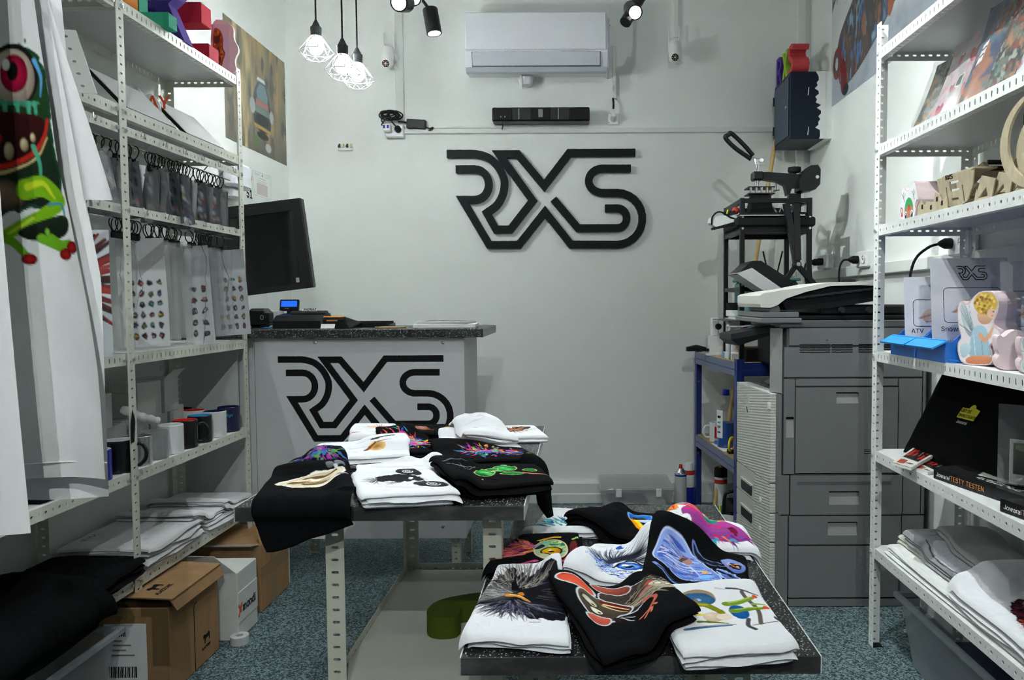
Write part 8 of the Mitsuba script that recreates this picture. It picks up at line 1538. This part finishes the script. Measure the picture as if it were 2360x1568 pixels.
a_ = on_x(520, 408, XL); t = thing('wall_terminal', 'pale grey wall device on a white bracket behind the hook rails', 'device'); c = np.array([XL, 3.66, 1.72]); part(t, 'casing', box(XL + .02, XL + .075, c[1] - .10, c[1] + .10, c[2] - .04, c[2] + .075, .012), 'aircon_white'); part(t, 'bracket', box(XL, XL + .05, c[1] - .05, c[1] + .05, c[2] - .085, c[2] - .042, .006), 'white_plastic')

# ---- white shirt with the monster print, hanging near the viewer
def art_monster(a, b, ar):
    s = Art(a, b, (206, 208, 208), ar, .005); G1, G2 = (96, 150, 30), (30, 84, 30)
    s.poly([(.18, .30), (.26, .235), (.42, .215), (.56, .24), (.66, .30), (.70, .40), (.72, .50), (.71, .60), (.76, .66), (.80, .74), (.72, .80), (.62, .815), (.50, .80), (.34, .82), (.18, .84), (.02, .80), (.0, .40)], (34, 70, 34), (22, 26, 24), edge=(24, 60, 40), rough=.012)
    s.poly([(.10, .36), (.16, .30), (.30, .28), (.22, .44), (.14, .48)], (86, 156, 40), (40, 96, 30)); s.ell(.395, .345, .235, .135, (20, 24, 22), rot=0); s.ell(.39, .35, .205, .118, (206, 196, 176), col2=(120, 104, 96), hl=(-.3, -.2)); s.ell(.40, .335, .13, .080, (190, 24, 66), col2=(110, 10, 40)); s.ell(.385, .325, .052, .042, (16, 12, 14)); s.ell(.325, .298, .035, .024, (236, 236, 230)); s.line([(.60, .28), (.655, .35), (.64, .43)], .018, (90, 150, 200), .004)
    T1 = (70, 150, 120)
    s.poly([(.20, .44), (.36, .45), (.56, .45), (.66, .455), (.56, .48), (.40, .475), (.26, .475)], T1, (50, 120, 96), rough=.01)
    for x, L in ((.31, .575), (.42, .51), (.52, .535), (.58, .50)): s.line([(x, .46), (x + .01, L)], .022, T1, .008); s.ell(x + .01, L, .016, .012, T1)
    s.poly([(.04, .50), (.20, .50), (.50, .505), (.68, .52), (.67, .58), (.58, .635), (.40, .68), (.20, .70), (.06, .69)], (52, 18, 18), (22, 8, 10)); s.poly([(.04, .57), (.18, .56), (.30, .59), (.20, .63), (.06, .66)], (150, 24, 30), (90, 10, 16)); s.line([(.10, .695), (.34, .685), (.54, .645), (.66, .585), (.70, .53)], .022, (170, 40, 34), .012); s.line([(.10, .715), (.36, .702), (.57, .66), (.69, .59)], .010, (190, 170, 120), .006)
    for x, y, r in ((.16, .655, .05), (.33, .638, .048), (.47, .615, .036), (.55, .59, .024)): s.ell(x, y, r, r * .62, (200, 188, 150), col2=(130, 110, 84), hl=(-.3, -.4))
    s.line([(.55, .62), (.60, .68), (.60, .735)], .018, T1, .008); s.poly([(.10, .75), (.30, .73), (.42, .76), (.44, .80), (.20, .83), (.08, .83)], (120, 104, 84), (70, 56, 44), soft=.03)
    s.line([(.46, .755), (.62, .745), (.76, .79), (.62, .835), (.40, .885), (.20, .935)], .060, (108, 160, 24), .040); s.line([(.48, .745), (.62, .735), (.72, .775)], .020, (176, 196, 40), .008); s.line([(.52, .85), (.36, .895), (.24, .925)], .012, (176, 200, 60), .006); s.line([(.66, .80), (.78, .80), (.80, .86), (.66, .885), (.50, .93)], .010, (60, 130, 150), .004)
    s.poly([(.36, .90), (.56, .86), (.82, .83), (.86, .88), (.80, .92), (.60, .935), (.44, .93)], (26, 40, 26), (16, 20, 18))
    for x0, x1, y1 in ((.22, .14, .965), (.28, .44, .985), (.58, .76, .965), (.66, .84, .94)): s.line([(x0, .925), ((x0 + x1) / 2, .945), (x1, y1)], .036, (92, 150, 30), .026); s.ell(x1 + .03, y1 + .018, .065, .024, (150, 24, 26), col2=(90, 12, 16), rot=8)
    for x, y in ((.08, .30), (.52, .20), (.68, .31), (.70, .26), (.80, .62), (.78, .53)): s.ell(x, y, .012, .009, (40, 90, 50))
    s.ell(.63, .90, .018, .013, (110, 170, 60)); return s.rgb()
t = thing('hanging_shirt', 'white shirt with a one eyed green monster print hanging at the left edge', 'shirt')
YS = 1.06; hz = lambda py: at(100, py, YS)[2]
def cloth(xl, xr, z1, z0, yfun, n, m):
    a, b = uvgrid(n, m); X = xl(b) + (xr(b) - xl(b)) * a; Z = z1 + (z0 - z1) * b; return a, b, np.stack([X, yfun(a, b), Z], -1)
X_ = lambda px, y=YS: (px - CX) * y / FOC
body_r = lambda b: np.interp(b, [0, .20, .45, .62, .80, 1.0], [X_(92), X_(108), X_(140), X_(176), X_(205), X_(224)]); 
zt0, zb0 = at(100, -190, YS)[2], at(200, 1108, YS)[2]
yf = lambda a, b: YS + .014 * np.sin(a * 7 + b * 2.2) * np.clip(b * 1.6, .2, 1) + .010 * meshkit.fbm(np.stack([a * 4, b * 5, 0 * a], -1), 2) + .02 * (1 - a)
a, b, P = cloth(lambda b: X_(-190) + 0 * b, body_r, zt0, zb0, yf, 150, 340)
m = grid(P); 
if m.face_normals[:, 1].mean() > 0: m.invert()
SA = Art(a, b, (206, 208, 208), .4); pa, pb = (P[..., 0] - X_(-62)) / (X_(172) - X_(-62)), (at(60, 20, YS)[2] - P[..., 2]) / (at(60, 20, YS)[2] - at(60, 610, YS)[2]); col = SA.rgb().copy(); inside = ((pa > 0) & (pa < 1) & (pb > 0) & (pb < 1.03)).ravel()
ca = art_monster(np.clip(pa - .06, -.2, 1.2), np.interp(np.clip(pb, -.1, 1.1), [-.1, 0, .13, .36, .38, .62, .72, .96, 1.1], [-.02, .08, .215, .46, .49, .70, .765, .985, 1.13]), (X_(172) - X_(-62)) / (at(60, 20, YS)[2] - at(60, 610, YS)[2])); col[inside] = ca[inside]
part(t, 'front', m, 'print_cloth', True, color=col)
a, b, P = cloth(lambda b: X_(-190) + 0 * b, lambda b: np.minimum(body_r(b), X_(172)) , zt0, at(150, 1150, YS + .05)[2], lambda a, b: YS + .055 + .012 * np.sin(a * 6 + 1), 40, 60); m = grid(P); part(t, 'back', m, 'cloth_white', True)
part(t, 'hem', tube([(x, YS + .008 + .014 * math.sin(((x - X_(-190)) / (X_(224) - X_(-190))) * 7 + 2.2), zb0 + .022) for x in np.linspace(X_(-100), X_(223), 50)], .0011, 5), 'cloth_white')
a, b, P = cloth(lambda b: X_(60) + (X_(150) - X_(60)) * b, lambda b: X_(125) + (X_(238) - X_(125)) * b ** 1.1, at(100, -40, YS)[2], at(100, 455, YS)[2], lambda a, b: YS + .05 - .03 * a + .012 * np.sin(a * 5 + b * 3), 40, 70); m = grid(P); 
if m.face_normals[:, 1].mean() > 0: m.invert()
part(t, 'sleeve', m, 'cloth_white', True)
a, b, P = cloth(lambda b: X_(-200, .97) + 0 * b, lambda b: np.interp(b, [0, .5, 1], [X_(-6, .97), X_(22, .97), X_(62, .97)]), zt0, at(30, 1225, .97)[2], lambda a, b: .97 + .018 * np.sin(a * 4 + b * 1.5) + .02 * a - .015 * b, 40, 80); m = grid(P)
if m.face_normals[:, 1].mean() > 0: m.invert()
t2 = thing('hanging_shirt', 'plain white shirt edge hanging in front of the monster shirt at the far left', 'shirt'); part(t2, 'front', m, 'cloth_white', True)
rod_z = zt0 + .10
for tt, y_, xx in ((t, YS + .03, X_(-60)), (t2, .985, X_(-140, .97))):
    part(tt, 'hanger', cat_(tube(curve([(xx - .16, y_, zt0 - .01), (xx, y_, zt0 + .045), (xx + .11, y_, zt0 - .005)], 20), .006, 8), tube(curve([(xx, y_, zt0 + .045), (xx, y_, zt0 + .10), (xx + .015, y_, zt0 + .118), (xx + .03, y_, zt0 + .10)], 20), .002, 6)), 'black_matte')
whole('clothes_rail', 'clothes rail above the hanging shirts', 'rail', cat_(cyl((X_(-60) + .012, .7, rod_z), (X_(-60) + .012, 1.4, rod_z), .012), cyl((X_(-60) + .012, 1.38, rod_z), (X_(-60) + .012, 1.38, ZC), .010)), 'steel', 40)
